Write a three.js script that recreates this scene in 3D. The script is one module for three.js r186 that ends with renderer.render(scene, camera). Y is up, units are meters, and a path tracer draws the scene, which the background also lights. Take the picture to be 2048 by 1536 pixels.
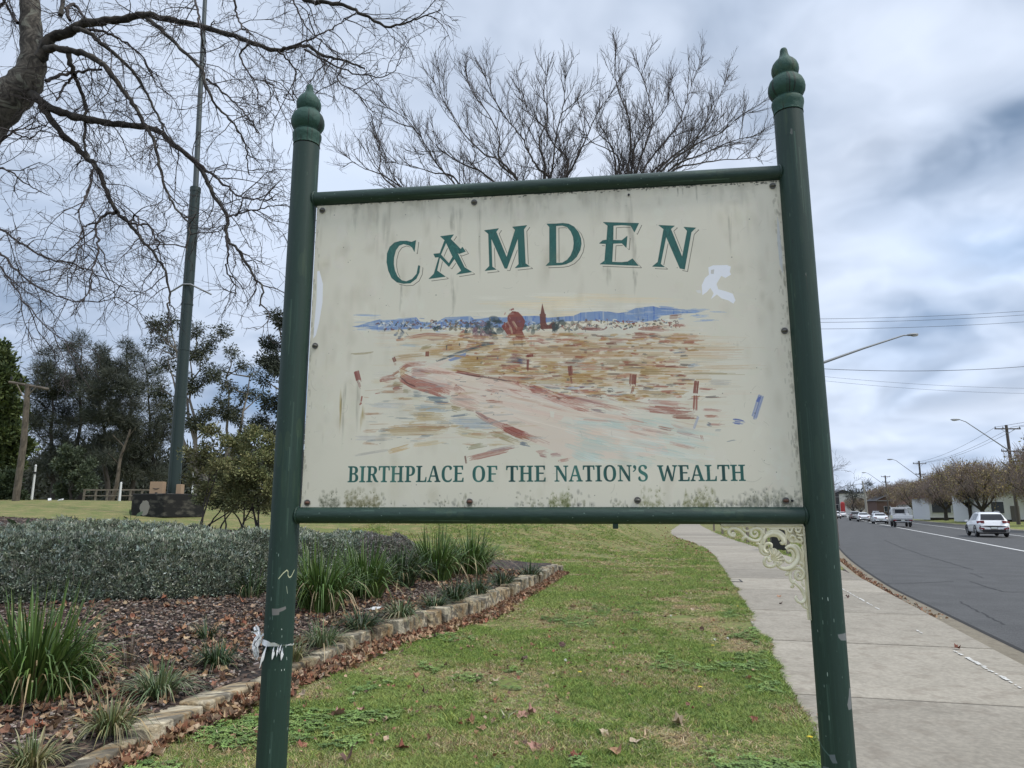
import * as THREE from 'three';
import { mergeGeometries, mergeVertices } from 'three/addons/utils/BufferGeometryUtils.js';
import { RoundedBoxGeometry } from 'three/addons/geometries/RoundedBoxGeometry.js';

/* ------------------------------------------------------------------ camera, sky, sun, exposure */
const scene = new THREE.Scene();
const PITCH = Math.atan(1395 / 7683), EYE = 1.65;
const camera = new THREE.PerspectiveCamera(57.67, 4 / 3, 0.05, 6000);
camera.position.set(0, EYE, 0);
camera.rotation.set(PITCH, 0, 0);
const renderer = new THREE.WebGLRenderer();
renderer.toneMapping = THREE.LinearToneMapping;
renderer.toneMappingExposure = 1.08;
renderer.shadowMap.enabled = true;
const SUN = new THREE.Vector3(0.5, 0.8, 0.2).normalize();
const sun = new THREE.DirectionalLight(new THREE.Color(1, 0.95, 0.86), 2.0);
sun.position.copy(SUN).multiplyScalar(120);
sun.castShadow = true; sun.shadow.radius = 16; sun.shadow.mapSize.set(4096, 4096);
Object.assign(sun.shadow.camera, { left: -80, right: 80, top: 80, bottom: -80, near: 1, far: 400 });
scene.add(sun, sun.target);

/* ------------------------------------------------------------------ numbers: random, noise, curves */
function rngOf(seed) { let a = seed >>> 0; return () => { a = (a + 0x6d2b79f5) | 0; let t = Math.imul(a ^ (a >>> 15), 1 | a); t = (t + Math.imul(t ^ (t >>> 7), 61 | t)) ^ t; return ((t ^ (t >>> 14)) >>> 0) / 4294967296; }; }
const hash = (x, y, s) => { let h = Math.imul(x | 0, 374761393) + Math.imul(y | 0, 668265263) + Math.imul(s | 0, 1274126177); h = Math.imul(h ^ (h >>> 13), 1274126177); return ((h ^ (h >>> 16)) >>> 0) / 4294967296; };
const mod = (a, n) => ((a % n) + n) % n;
function vnoise(x, y, s = 0, per = 0) {
  const ix = Math.floor(x), iy = Math.floor(y), fx = x - ix, fy = y - iy, u = fx * fx * (3 - 2 * fx), v = fy * fy * (3 - 2 * fy);
  const c = (a, b) => (per ? hash(mod(a, per), mod(b, per), s) : hash(a, b, s));
  return (c(ix, iy) * (1 - u) + c(ix + 1, iy) * u) * (1 - v) + (c(ix, iy + 1) * (1 - u) + c(ix + 1, iy + 1) * u) * v;
}
function fbm(x, y, oct = 4, s = 0, per = 0) { let t = 0, a = 0.5, n = 0; for (let i = 0; i < oct; i++) { t += a * vnoise(x, y, s + i * 17, per); n += a; a *= 0.5; x *= 2; y *= 2; if (per) per *= 2; } return t / n; }
const clamp = (x, a = 0, b = 1) => Math.min(b, Math.max(a, x)), lerp = (a, b, t) => a + (b - a) * t;
const sstep = (a, b, x) => { const t = clamp((x - a) / (b - a)); return t * t * (3 - 2 * t); };
function curve(pts) {  // smooth monotone-ish curve through [t, value]
  const n = pts.length, m = pts.map((p, i) => { const a = pts[Math.max(0, i - 1)], b = pts[Math.min(n - 1, i + 1)]; return (b[1] - a[1]) / (b[0] - a[0]); });
  return (t) => {
    if (t <= pts[0][0]) return pts[0][1] + m[0] * (t - pts[0][0]);
    if (t >= pts[n - 1][0]) return pts[n - 1][1] + m[n - 1] * (t - pts[n - 1][0]);
    let i = 0; while (t > pts[i + 1][0]) i++;
    const h = pts[i + 1][0] - pts[i][0], u = (t - pts[i][0]) / h, u2 = u * u, u3 = u2 * u;
    return (2 * u3 - 3 * u2 + 1) * pts[i][1] + (u3 - 2 * u2 + u) * h * m[i] + (-2 * u3 + 3 * u2) * pts[i + 1][1] + (u3 - u2) * h * m[i + 1];
  };
}
const V = (x, y, z) => new THREE.Vector3(x, y, z);

/* ------------------------------------------------------------------ measuring: directions seen from the camera */
const CP = Math.cos(PITCH), SP = Math.sin(PITCH), F = 1395;
const ray = (px, py) => { const a = (px - 1024) / F, b = (768 - py) / F; return V(a, b * CP + SP, -(CP - b * SP)); };
const atDepth = (px, py, dist) => { const r = ray(px, py); return V(0, EYE, 0).addScaledVector(r, dist / -r.z); };

/* ------------------------------------------------------------------ sky */
{
  const W = 2048, H = 1024, data = new Float32Array(W * H * 4);
  // broad cloud masses measured in the photograph: direction, size (radians), change of brightness, change towards blue
  const mass = [[1975, 290, 0.06, -0.26, 0.05], [1770, 400, 0.045, -0.16, 0.03], [1900, 200, 0.12, 0.06, 0], [1850, 480, 0.05, 0.08, 0], [2010, 470, 0.055, -0.2, 0.1], [1830, 590, 0.1, 0.1, 0], [1880, 700, 0.06, -0.14, 0.05], [1000, 20, 0.2, -0.15, 0], [640, 330, 0.16, 0.14, 0.01],
    [80, 690, 0.14, -0.2, 0.04], [250, 480, 0.12, 0.06, 0], [540, 830, 0.05, -0.36, 0.12], [520, 760, 0.05, -0.12, 0.05], [1820, 120, 0.16, 0.05, -0.02], [1900, 860, 0.09, 0.06, 0], [1960, 980, 0.07, 0.02, 0.03], [-300, 200, 0.3, -0.08, 0], [2500, 300, 0.3, -0.05, 0]]
    .map(([x, y, r, l, b]) => ({ d: ray(x, y).normalize(), r, l, b }));
  for (let j = 0; j < H; j++) {
    const up = ((j + 0.5) / H - 0.5) * Math.PI, y = Math.sin(up), cu = Math.cos(up);
    for (let i = 0; i < W; i++) {
      const az = ((i + 0.5) / W - 0.5) * 2 * Math.PI, x = Math.cos(az) * cu, z = Math.sin(az) * cu, o = (j * W + i) * 4;
      let L, blue;
      if (y > -0.05) {
        const k = 1 / (Math.max(y, 0) + 0.22), u = x * k * 1.6, v = z * k * 1.6;
        const w1 = fbm(u * 1.3 + 11, v * 1.3, 4, 3) - 0.5, w2 = fbm(u * 1.3, v * 1.3 + 7, 4, 5) - 0.5;
        const big = fbm(u * 0.9 + w1 * 1.6 + 4, v * 0.9 + w2 * 1.6, 4, 9) - 0.5, fine = (fbm(u * 3.6 + w1 * 4, v * 3.6 + w2 * 4, 6, 21) - 0.5) * 0.7 + (0.32 - Math.abs(fbm(u * 2.1 + w2 * 3, v * 2.1 + w1 * 3, 6, 33) - 0.5) * 2.2) * 0.38;
        const east = sstep(0.12, 0.42, x / Math.hypot(x, z)); L = 0.715 + big * 0.26 + fine * (0.2 + 0.3 * east); blue = 0.05 - big * 0.08 - fine * 0.03;
        const wx = x + w1 * 0.14 + fine * 0.09, wy = y + w2 * 0.11 + fine * 0.07;
        for (const m of mass) { const q = ((wx - m.d.x) ** 2 * 0.45 + (wy - m.d.y) ** 2 * 1.5 + (z - m.d.z) ** 2 * 0.45) / (m.r * m.r); if (q < 6) { const g = Math.exp(-q); L += m.l * g * (1 - fine * 2.2); blue += m.b * g; } }
        L *= 1 + 0.9 * sstep(0.62, 1, y);            // an overcast sky is brightest overhead
        blue += 0.02;
      } else { L = 0.3; blue = 0.02; }
      data[o] = Math.max(0.05, L * 0.93 - blue * 0.75); data[o + 1] = Math.max(0.05, L * 1.0 - blue * 0.18); data[o + 2] = Math.max(0.05, L * 1.13 + blue * 0.7); data[o + 3] = 1;
    }
  }
  const t = new THREE.DataTexture(data, W, H, THREE.RGBAFormat, THREE.FloatType);
  t.mapping = THREE.EquirectangularReflectionMapping; t.magFilter = t.minFilter = THREE.LinearFilter; t.needsUpdate = true;
  scene.background = t; scene.environment = t;
}

/* ------------------------------------------------------------------ naming */
const taken = new Map();
function numbered(name) { const n = taken.get(name) ?? 0; taken.set(name, n + 1); return n ? `${name}_${String(n).padStart(3, '0')}` : name; }
function tag(o, label, category, group, kind) { o.userData = {}; if (label) o.userData.label = label; if (category) o.userData.category = category; if (group) o.userData.group = group; if (kind) o.userData.kind = kind; return o; }
function shade(o) { o.traverse((m) => { if (m.isMesh) { m.castShadow = true; m.receiveShadow = true; } }); return o; }
function thing(name, pos, label, category, group, turn = 0) { const o = new THREE.Group(); o.name = numbered(name); o.position.copy(pos); o.rotation.y = turn; tag(o, label, category, group); scene.add(o); return o; }
function part(name, geo, mat, parent, kind) { const m = new THREE.Mesh(geo, mat); m.name = name; m.castShadow = m.receiveShadow = true; if (kind) m.userData.kind = kind; parent.add(m); return m; }
function solo(name, geo, mat, label, category, group, kind) { const m = new THREE.Mesh(geo, mat); m.name = numbered(name); m.castShadow = m.receiveShadow = true; tag(m, label, category, group, kind); scene.add(m); return m; }
function structure(name, geo, mat, label) { return solo(name, geo, mat, label, null, null, 'structure'); }

/* ------------------------------------------------------------------ geometry builders */
class GB {
  constructor() { this.p = []; this.n = []; this.t = []; this.c = []; this.i = []; this.col = null; }
  v(x, y, z, nx, ny, nz, u, w) { this.p.push(x, y, z); this.n.push(nx, ny, nz); this.t.push(u, w); if (this.col) this.c.push(this.col[0], this.col[1], this.col[2]); return this.p.length / 3 - 1; }
  tube(pts, rad, sides = 6, cap = true) {
    const n = pts.length; let nx = null; const rings = []; let len = 0;
    const T = V(), N = V(), B = V(), tmp = V();
    for (let k = 0; k < n; k++) {
      T.subVectors(pts[Math.min(n - 1, k + 1)], pts[Math.max(0, k - 1)]).normalize();
      if (!nx) { nx = Math.abs(T.y) < 0.9 ? V(0, 1, 0) : V(1, 0, 0); }
      N.copy(nx).addScaledVector(T, -nx.dot(T)); if (N.lengthSq() < 1e-8) N.set(T.y, T.z, T.x).addScaledVector(T, -(T.x * T.y + T.y * T.z + T.z * T.x)); N.normalize(); nx = N.clone(); B.crossVectors(T, N);
      if (k) len += tmp.subVectors(pts[k], pts[k - 1]).length();
      const r = typeof rad === 'number' ? rad : rad[k], ring = [];
      for (let s = 0; s <= sides; s++) { const a = (s / sides) * Math.PI * 2, c = Math.cos(a), d = Math.sin(a), x = N.x * c + B.x * d, y = N.y * c + B.y * d, z = N.z * c + B.z * d; ring.push(this.v(pts[k].x + x * r, pts[k].y + y * r, pts[k].z + z * r, x, y, z, (s / sides) * 6.28 * Math.max(r, 0.01), len)); }
      rings.push(ring);
    }
    for (let k = 0; k + 1 < n; k++) for (let s = 0; s < sides; s++) { const a = rings[k][s], b = rings[k][s + 1], c = rings[k + 1][s], d = rings[k + 1][s + 1]; this.i.push(a, b, c, b, d, c); }
    if (cap) for (const [k, sg] of [[0, -1], [n - 1, 1]]) {
      T.subVectors(pts[Math.min(n - 1, k + 1)], pts[Math.max(0, k - 1)]).normalize().multiplyScalar(sg);
      const c = this.v(pts[k].x, pts[k].y, pts[k].z, T.x, T.y, T.z, 0, 0), ring = rings[k];
      for (let s = 0; s < sides; s++) sg < 0 ? this.i.push(c, ring[s + 1], ring[s]) : this.i.push(c, ring[s], ring[s + 1]);
    }
    return this;
  }
  tri(a, b, c) { const n = b.clone().sub(a).cross(c.clone().sub(a)).normalize(); const i = [a, b, c].map((q) => this.v(q.x, q.y, q.z, n.x, n.y, n.z, q.x, q.z)); this.i.push(...i); return this; }
  quad(a, b, c, d) { const n = b.clone().sub(a).cross(d.clone().sub(a)).normalize(); const uv = [[0, 0], [1, 0], [1, 1], [0, 1]]; const i = [a, b, c, d].map((q, k) => this.v(q.x, q.y, q.z, n.x, n.y, n.z, uv[k][0], uv[k][1])); this.i.push(i[0], i[1], i[2], i[0], i[2], i[3]); return this; }
  strip(L, R, up) {  // a ribbon between two edges
    const ids = L.map((l, k) => { const r = R[k], t = (L[Math.min(k + 1, L.length - 1)].clone().sub(L[Math.max(0, k - 1)])), n = r.clone().sub(l).cross(t).normalize(); return [this.v(l.x, l.y, l.z, n.x, n.y, n.z, 0, k), this.v(r.x, r.y, r.z, n.x, n.y, n.z, 1, k)]; });
    for (let k = 0; k + 1 < ids.length; k++) this.i.push(ids[k][0], ids[k][1], ids[k + 1][0], ids[k][1], ids[k + 1][1], ids[k + 1][0]);
    return this;
  }
  geo() {
    const g = new THREE.BufferGeometry();
    g.setAttribute('position', new THREE.Float32BufferAttribute(this.p, 3)); g.setAttribute('normal', new THREE.Float32BufferAttribute(this.n, 3)); g.setAttribute('uv', new THREE.Float32BufferAttribute(this.t, 2));
    if (this.c.length) g.setAttribute('color', new THREE.Float32BufferAttribute(this.c, 3));
    g.setIndex(this.i.length > 0 ? this.i : [0, 0, 0]); return g;
  }
}
function join(list) { return mergeGeometries(list.map((g) => { const h = g.index ? g.toNonIndexed() : g; for (const k of Object.keys(h.attributes)) if (!['position', 'normal', 'uv'].includes(k)) h.deleteAttribute(k); return h; })); }
const M4 = (x, y, z, rx = 0, ry = 0, rz = 0, s = 1) => new THREE.Matrix4().compose(V(x, y, z), new THREE.Quaternion().setFromEuler(new THREE.Euler(rx, ry, rz)), typeof s === 'number' ? V(s, s, s) : V(...s));
const box = (w, h, d, x = 0, y = 0, z = 0, rx = 0, ry = 0, rz = 0) => new THREE.BoxGeometry(w, h, d).applyMatrix4(M4(x, y, z, rx, ry, rz));
const rbox = (w, h, d, r, x = 0, y = 0, z = 0, rx = 0, ry = 0, rz = 0, seg = 2) => new RoundedBoxGeometry(w, h, d, seg, r).applyMatrix4(M4(x, y, z, rx, ry, rz));
const cyl = (r0, r1, h, x = 0, y = 0, z = 0, rx = 0, ry = 0, rz = 0, n = 12) => new THREE.CylinderGeometry(r0, r1, h, n).applyMatrix4(M4(x, y, z, rx, ry, rz));

/* ------------------------------------------------------------------ textures and materials */
function tex(w, h, fn, srgb = true, rep = [1, 1]) {
  const d = new Uint8Array(w * h * 4);
  for (let y = 0; y < h; y++) for (let x = 0; x < w; x++) { const c = fn(x / w, y / h), o = (y * w + x) * 4; d[o] = clamp(c[0]) * 255; d[o + 1] = clamp(c[1]) * 255; d[o + 2] = clamp(c[2]) * 255; d[o + 3] = 255; }
  const t = new THREE.DataTexture(d, w, h); t.wrapS = t.wrapT = THREE.RepeatWrapping; t.magFilter = THREE.LinearFilter; t.minFilter = THREE.LinearMipmapLinearFilter; t.generateMipmaps = true; if (srgb) t.colorSpace = THREE.SRGBColorSpace; t.repeat.set(...rep); t.needsUpdate = true; return t;
}
const mix3 = (a, b, t) => [lerp(a[0], b[0], t), lerp(a[1], b[1], t), lerp(a[2], b[2], t)];
const std = (rgb, rough = 0.8, o = {}) => new THREE.MeshStandardMaterial({ color: new THREE.Color().setRGB(...rgb), roughness: rough, side: THREE.DoubleSide, ...o });
const textured = (map, rough = 0.9, o = {}) => new THREE.MeshStandardMaterial({ map, roughness: rough, side: THREE.DoubleSide, ...o });

const T = {};
T.bump = tex(512, 512, (x, y) => { const v = fbm(x * 32, y * 32, 5, 5, 32); return [v, v, v]; }, false);
T.bark = tex(512, 512, (x, y) => { const r = fbm(x * 30, y * 10, 5, 31, 0), s = fbm(x * 40, y * 40, 3, 7, 40); const b = mix3([0.22, 0.205, 0.185], [0.37, 0.35, 0.32], sstep(0.3, 0.7, r)); const l = sstep(0.62, 0.72, fbm(x * 9, y * 9, 4, 77, 9)) * 0.6; return mix3(b.map((c) => c * (0.75 + s * 0.5)), [0.52, 0.53, 0.48], l); });
T.concrete = tex(1024, 1024, (x, y) => { const a = fbm(x * 6, y * 6, 5, 3, 6), b = fbm(x * 80, y * 80, 3, 9, 80), st = sstep(0.54, 0.78, fbm(x * 16, y * 16, 5, 41, 16)), sp = hash(x * 1024, y * 1024, 5); const c = mix3([0.56, 0.535, 0.485], [0.645, 0.617, 0.565], a); const k = 0.9 + b * 0.2 + (sp > 0.985 ? 0.1 : sp < 0.02 ? -0.12 : 0); return mix3(c.map((v) => v * k), [0.43, 0.39, 0.34], st * 0.26); });
T.asphalt = tex(1024, 1024, (x, y) => { const a = fbm(x * 5, y * 5, 5, 13, 5), g = hash(x * 1024, y * 1024, 8), g2 = vnoise(x * 256, y * 256, 4, 256); const k = 0.87 + a * 0.2 + (g - 0.5) * 0.3 + (g2 - 0.5) * 0.34; return [0.3 * k, 0.3 * k, 0.298 * k]; });
T.turf = tex(1024, 1024, (x, y) => { const a = fbm(x * 7, y * 7, 5, 23, 7), b = fbm(x * 90, y * 90, 3, 29, 90), c = vnoise(x * 300, y * 300, 2, 300); let k = mix3([0.4, 0.44, 0.21], [0.53, 0.49, 0.31], sstep(0.35, 0.68, a)); k = mix3(k, [0.33, 0.27, 0.19], sstep(0.52, 0.75, b) * 0.7); return k.map((v) => v * (0.75 + c * 0.5)); });
T.meadow = tex(1024, 1024, (x, y) => { const a = fbm(x * 9, y * 9, 5, 123, 9), b = fbm(x * 120, y * 120, 3, 129, 120); let k = mix3([0.44, 0.48, 0.22], [0.56, 0.56, 0.31], sstep(0.3, 0.7, a)); return k.map((v) => v * (0.7 + b * 0.55)); });
T.mulch = tex(1024, 1024, (x, y) => { const a = fbm(x * 60 + fbm(x * 30, y * 30, 2, 1, 30) * 4, y * 30, 4, 53, 0), b = fbm(x * 8, y * 8, 4, 57, 8), c = hash(x * 512, y * 512, 3); return mix3([0.14, 0.115, 0.1], [0.4, 0.33, 0.28], sstep(0.35, 0.72, a)).map((v) => v * (0.65 + b * 0.5 + (c - 0.5) * 0.2)); });
T.stone = tex(512, 512, (x, y) => { const a = fbm(x * 5, y * 5, 5, 61, 5), b = fbm(x * 30, y * 30, 4, 63, 30), l = fbm(x * 8, y * 8, 5, 67, 8), d = fbm(x * 12, y * 3, 4, 69, 0); let k = mix3([0.58, 0.52, 0.42], [0.74, 0.71, 0.64], sstep(0.3, 0.65, a)); k = mix3(k, [0.52, 0.4, 0.27], sstep(0.58, 0.74, d) * 0.5); k = mix3(k, [0.36, 0.35, 0.33], sstep(0.5, 0.66, l) * 0.75); return k.map((v) => v * (0.8 + b * 0.4)); });
T.wood = tex(256, 512, (x, y) => { const a = fbm(x * 24, y * 3, 4, 71, 0), b = fbm(x * 5, y * 5, 3, 73, 5); return mix3([0.38, 0.35, 0.31], [0.62, 0.58, 0.53], a).map((v) => v * (0.8 + b * 0.4)); });
T.darkconc = tex(512, 512, (x, y) => { const a = fbm(x * 6, y * 6, 5, 83, 6), b = fbm(x * 50, y * 50, 3, 85, 50); return mix3([0.1, 0.1, 0.095], [0.3, 0.29, 0.26], sstep(0.42, 0.75, a)).map((v) => v * (0.75 + b * 0.5)); });
const MAT = {
  bark: textured(T.bark, 0.95, { bumpMap: T.bump, bumpScale: 0.004 }), shadedBoughBark: textured(T.bark, 0.95, { color: new THREE.Color().setRGB(0.5, 0.48, 0.46) }),  // bough copy of the bark, darkened to paint in its backlit shade
  twig: std([0.055, 0.045, 0.042], 0.9), twigFar: std([0.07, 0.058, 0.055], 0.9), darkBark: std([0.05, 0.043, 0.037], 0.95), paleBark: std([0.24, 0.21, 0.18], 0.9),
  concrete: textured(T.concrete, 0.92, { bumpMap: T.bump, bumpScale: 0.003 }),
  kerb: textured(T.concrete, 0.92, { color: new THREE.Color(0.72, 0.71, 0.62), bumpMap: T.bump, bumpScale: 0.004 }),
  gutter: textured(T.concrete, 0.92, { color: new THREE.Color(0.6, 0.57, 0.5), bumpMap: T.bump, bumpScale: 0.004 }),
  asphalt: textured(T.asphalt, 0.9, { bumpMap: T.bump, bumpScale: 0.004 }),
  turf: textured(T.turf, 1), meadow: textured(T.meadow, 1), mulch: textured(T.mulch, 1, { bumpMap: T.bump, bumpScale: 0.02 }),
  stone: textured(T.stone, 0.95, { bumpMap: T.bump, bumpScale: 0.008 }),
  wood: textured(T.wood, 0.9), darkconc: textured(T.darkconc, 0.95),
  white: std([0.72, 0.73, 0.73], 0.6), line: std([0.68, 0.68, 0.66], 0.8), black: std([0.015, 0.015, 0.016], 0.6), rubber: std([0.018, 0.018, 0.02], 0.85),
  steel: std([0.35, 0.36, 0.37], 0.5, { metalness: 0.6 }), wire: std([0.05, 0.05, 0.055], 0.7), galv: std([0.3, 0.31, 0.32], 0.6, { metalness: 0.3 }),
};

/* ------------------------------------------------------------------ the lie of the land */
const kerbX = curve([[-20, -2.2], [0, 3.05], [7.58, 5.26], [12.9, 6.9], [17.1, 8.24], [27, 12], [45, 19.5], [75, 32], [120, 51], [200, 85], [400, 168], [900, 370]]);       // by distance ahead
const pathL = curve([[-20, -4.0], [0, 0.85], [4.97, 2.03], [6.75, 2.47], [11.17, 3.65], [20.3, 5.88], [27.1, 7.58], [34.9, 9.05], [44.6, 10.3], [77.7, 16.2], [120, 26]]);
const pathR = curve([[-20, -2.25], [0, 3.0], [7.58, 5.21], [12.9, 6.85], [17.1, 8.15], [19.5, 8.9], [22, 9.4], [30.5, 10.75], [44.6, 13.3], [80, 21], [120, 31]]);
const edgeX = curve([[-20, -3.6], [0, -2.9], [4.92, -2.66], [5.6, -2.54], [6.84, -2.32], [8.53, -1.86], [9.67, -1.35], [11.43, -0.62], [15.28, 0.36], [18.8, 1.12], [38, 5.9], [80, 17]]);   // the stone edging and its run-out
const rise = curve([[-6, 0], [-2.5, 0], [0, 0.05], [2, 0.2], [4.3, 0.42], [8, 0.72], [12, 1.02], [18, 1.36], [31, 1.84], [60, 2.1], [140, 2.3], [600, 2.4]]);
function lawnH(x, z) {
  const d = -z, q = edgeX(d) - x; let h = Math.max(0, q < -4 ? 0 : rise(q));
  h += 0.12 * sstep(0, 9, q) * sstep(24, 55, d) + 1.15 * sstep(-2.2, 1.2, q) * sstep(25, 39, d) * (1 - 0.75 * sstep(6, 16, q));
  return h + (fbm(x * 0.8, z * 0.8, 3, 91) - 0.5) * 0.05 * sstep(-3.2, -1.6, q) * (1 - sstep(14, 20, d)) + 0.012;
}
function bedH(x, z) { const q = edgeX(-z) - x; return Math.max(lawnH(x, z), lerp(0.15, 0.27, sstep(6, 10, -z)) + 0.06 * q) + (fbm(x * 2.2, z * 2.2, 3, 95) - 0.5) * 0.07; }
const bedBack = (q) => 19 + 5 * sstep(2.5, 9, q), inBed = (x, z) => { const q = edgeX(-z) - x; return q > 0 && -z < bedBack(q) && -z > -2; };
function landH(x, z) { return inBed(x, z) ? bedH(x, z) : lawnH(x, z); }
const ROAD = -0.085;
function spot(px, py, f = landH) { const r = ray(px, py).normalize(), o = V(0, EYE, 0); for (let t = 2; t < 300; t += Math.max(0.02, t * 0.002)) { const y = EYE + r.y * t; if (y < f(r.x * t, r.z * t)) { o.addScaledVector(r, t); return V(o.x, f(o.x, o.z), o.z); } } return o.addScaledVector(r, 300); }

const ds = []; for (let d = -18; d < 900; ) { ds.push(d); d += d < 24 ? 0.5 : d < 60 ? 1.5 : d < 140 ? 5 : 40; }
function sheet(xOf, hOf, uvs = 0.5, rows = ds) {  // rows ahead, columns across
  const g = new GB(), cols = xOf(0).length; const id = [];
  for (const d of rows) id.push(xOf(d).map((x) => { const h = hOf(x, -d), e = 0.2, nx = hOf(x - e, -d) - hOf(x + e, -d), nz = hOf(x, -d - e) - hOf(x, -d + e); const n = V(nx, 2 * e, nz).normalize(); return g.v(x, h, -d, n.x, n.y, n.z, x * uvs, d * uvs); }));
  for (let r = 0; r + 1 < rows.length; r++) for (let c = 0; c + 1 < cols; c++) { const a = id[r][c], b = id[r][c + 1], e = id[r + 1][c], f = id[r + 1][c + 1]; g.i.push(a, b, e, b, f, e); }
  return g.geo();
}
const across = [-900, -400, -200, -120, -80, -60]; for (let s = -50; s < -22; s += 2) across.push(s); for (let s = -22; s < 0; s += 0.5) across.push(s); across.push(0);
const groundH = (x, z) => { const d = -z, q = edgeX(d) - x; let h = lawnH(x, z); if (q > 0.1 && d < bedBack(q) - 0.3 && d > -1.5) h -= 0.12; if (x > pathL(d) + 0.35 && x < pathR(d) - 0.05) h -= 0.08; else if (x > pathL(d) - 0.05) h -= 0.006; return h; };
structure('lawn_ground', sheet((d) => across.map((s) => kerbX(d) + s), groundH, 0.4), MAT.turf, 'short patchy lawn rising in a gentle bank away from the footpath');
structure('road', sheet((d) => [0.4, 3, 6, 8.5, 11, 14, 18.1].map((s) => kerbX(d) + s), () => ROAD, 0.35), MAT.asphalt, 'grey asphalt road curving away to the right');
const vergeH = (x, z) => { const s = x - kerbX(-z) - 18.3; return -0.02 + 0.06 * sstep(0, 6, s) * 8 * 0.35 + Math.max(0, s) * 0.012 * (s < 40 ? 1 : 40 / s); };
structure('far_verge', sheet((d) => [18.25, 20, 23, 28, 35, 50, 90, 200, 500, 1200].map((s) => kerbX(d) + s), vergeH, 0.4), MAT.meadow, 'green grass verge along the far side of the road');
function strake(s0, s1, h0, h1, rows) { return sheet((d) => [s0, s1].map((s) => kerbX(d) + s), (x, z) => lerp(h0, h1, clamp((x - kerbX(-z) - s0) / (s1 - s0))), 0.5, rows); }
{
  const rows = ds.filter((d) => d < 300);
  const kg = thing('kerb', V(0, 0, 0), 'pale concrete kerb and gutter between footpath and asphalt', 'kerb'); kg.userData.kind = 'structure'; delete kg.userData.category;
  part('kerb_top', strake(0, 0.13, 0.012, 0.008, rows), MAT.kerb, kg); part('kerb_face', strake(0.13, 0.2, 0.008, ROAD + 0.035, rows), MAT.kerb, kg); part('gutter', strake(0.2, 0.62, ROAD + 0.035, ROAD + 0.006, rows), MAT.gutter, kg);
  structure('kerb_seam', strake(-0.075, 0.002, 0.006, 0.006, rows.filter((d) => d < 21)), MAT.mulch, 'dark earthy seam between footpath slabs and kerb');
  structure('gutter_seam', strake(0.6, 0.69, ROAD + 0.01, ROAD + 0.005, rows), std([0.02, 0.019, 0.018], 0.95), 'dark dirty joint between gutter and asphalt');
  structure('far_kerb', strake(18.0, 18.26, ROAD + 0.006, 0.0, rows), MAT.kerb, 'low concrete kerb under the far grass verge');
  const lines = (s, w, breaks, r0, r1) => { const g = new GB(); for (let d = r0; d < r1; d += 1) { if (breaks && mod(d, 9) > 5) continue; const a = kerbX(d) + s, b = kerbX(d + 1) + s; g.quad(V(a, ROAD + 0.005, -d), V(a + w, ROAD + 0.005, -d), V(b + w, ROAD + 0.005, -d - 1), V(b, ROAD + 0.005, -d - 1)); } return g.geo(); };
  structure('edge_line', lines(8.5, 0.17, false, -10, 260), MAT.line, 'unbroken white line painted along the asphalt road');
  structure('centre_line', lines(13.9, 0.15, false, -10, 260), MAT.line, 'white line painted along the middle of the road beyond the vehicles');
}
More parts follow.
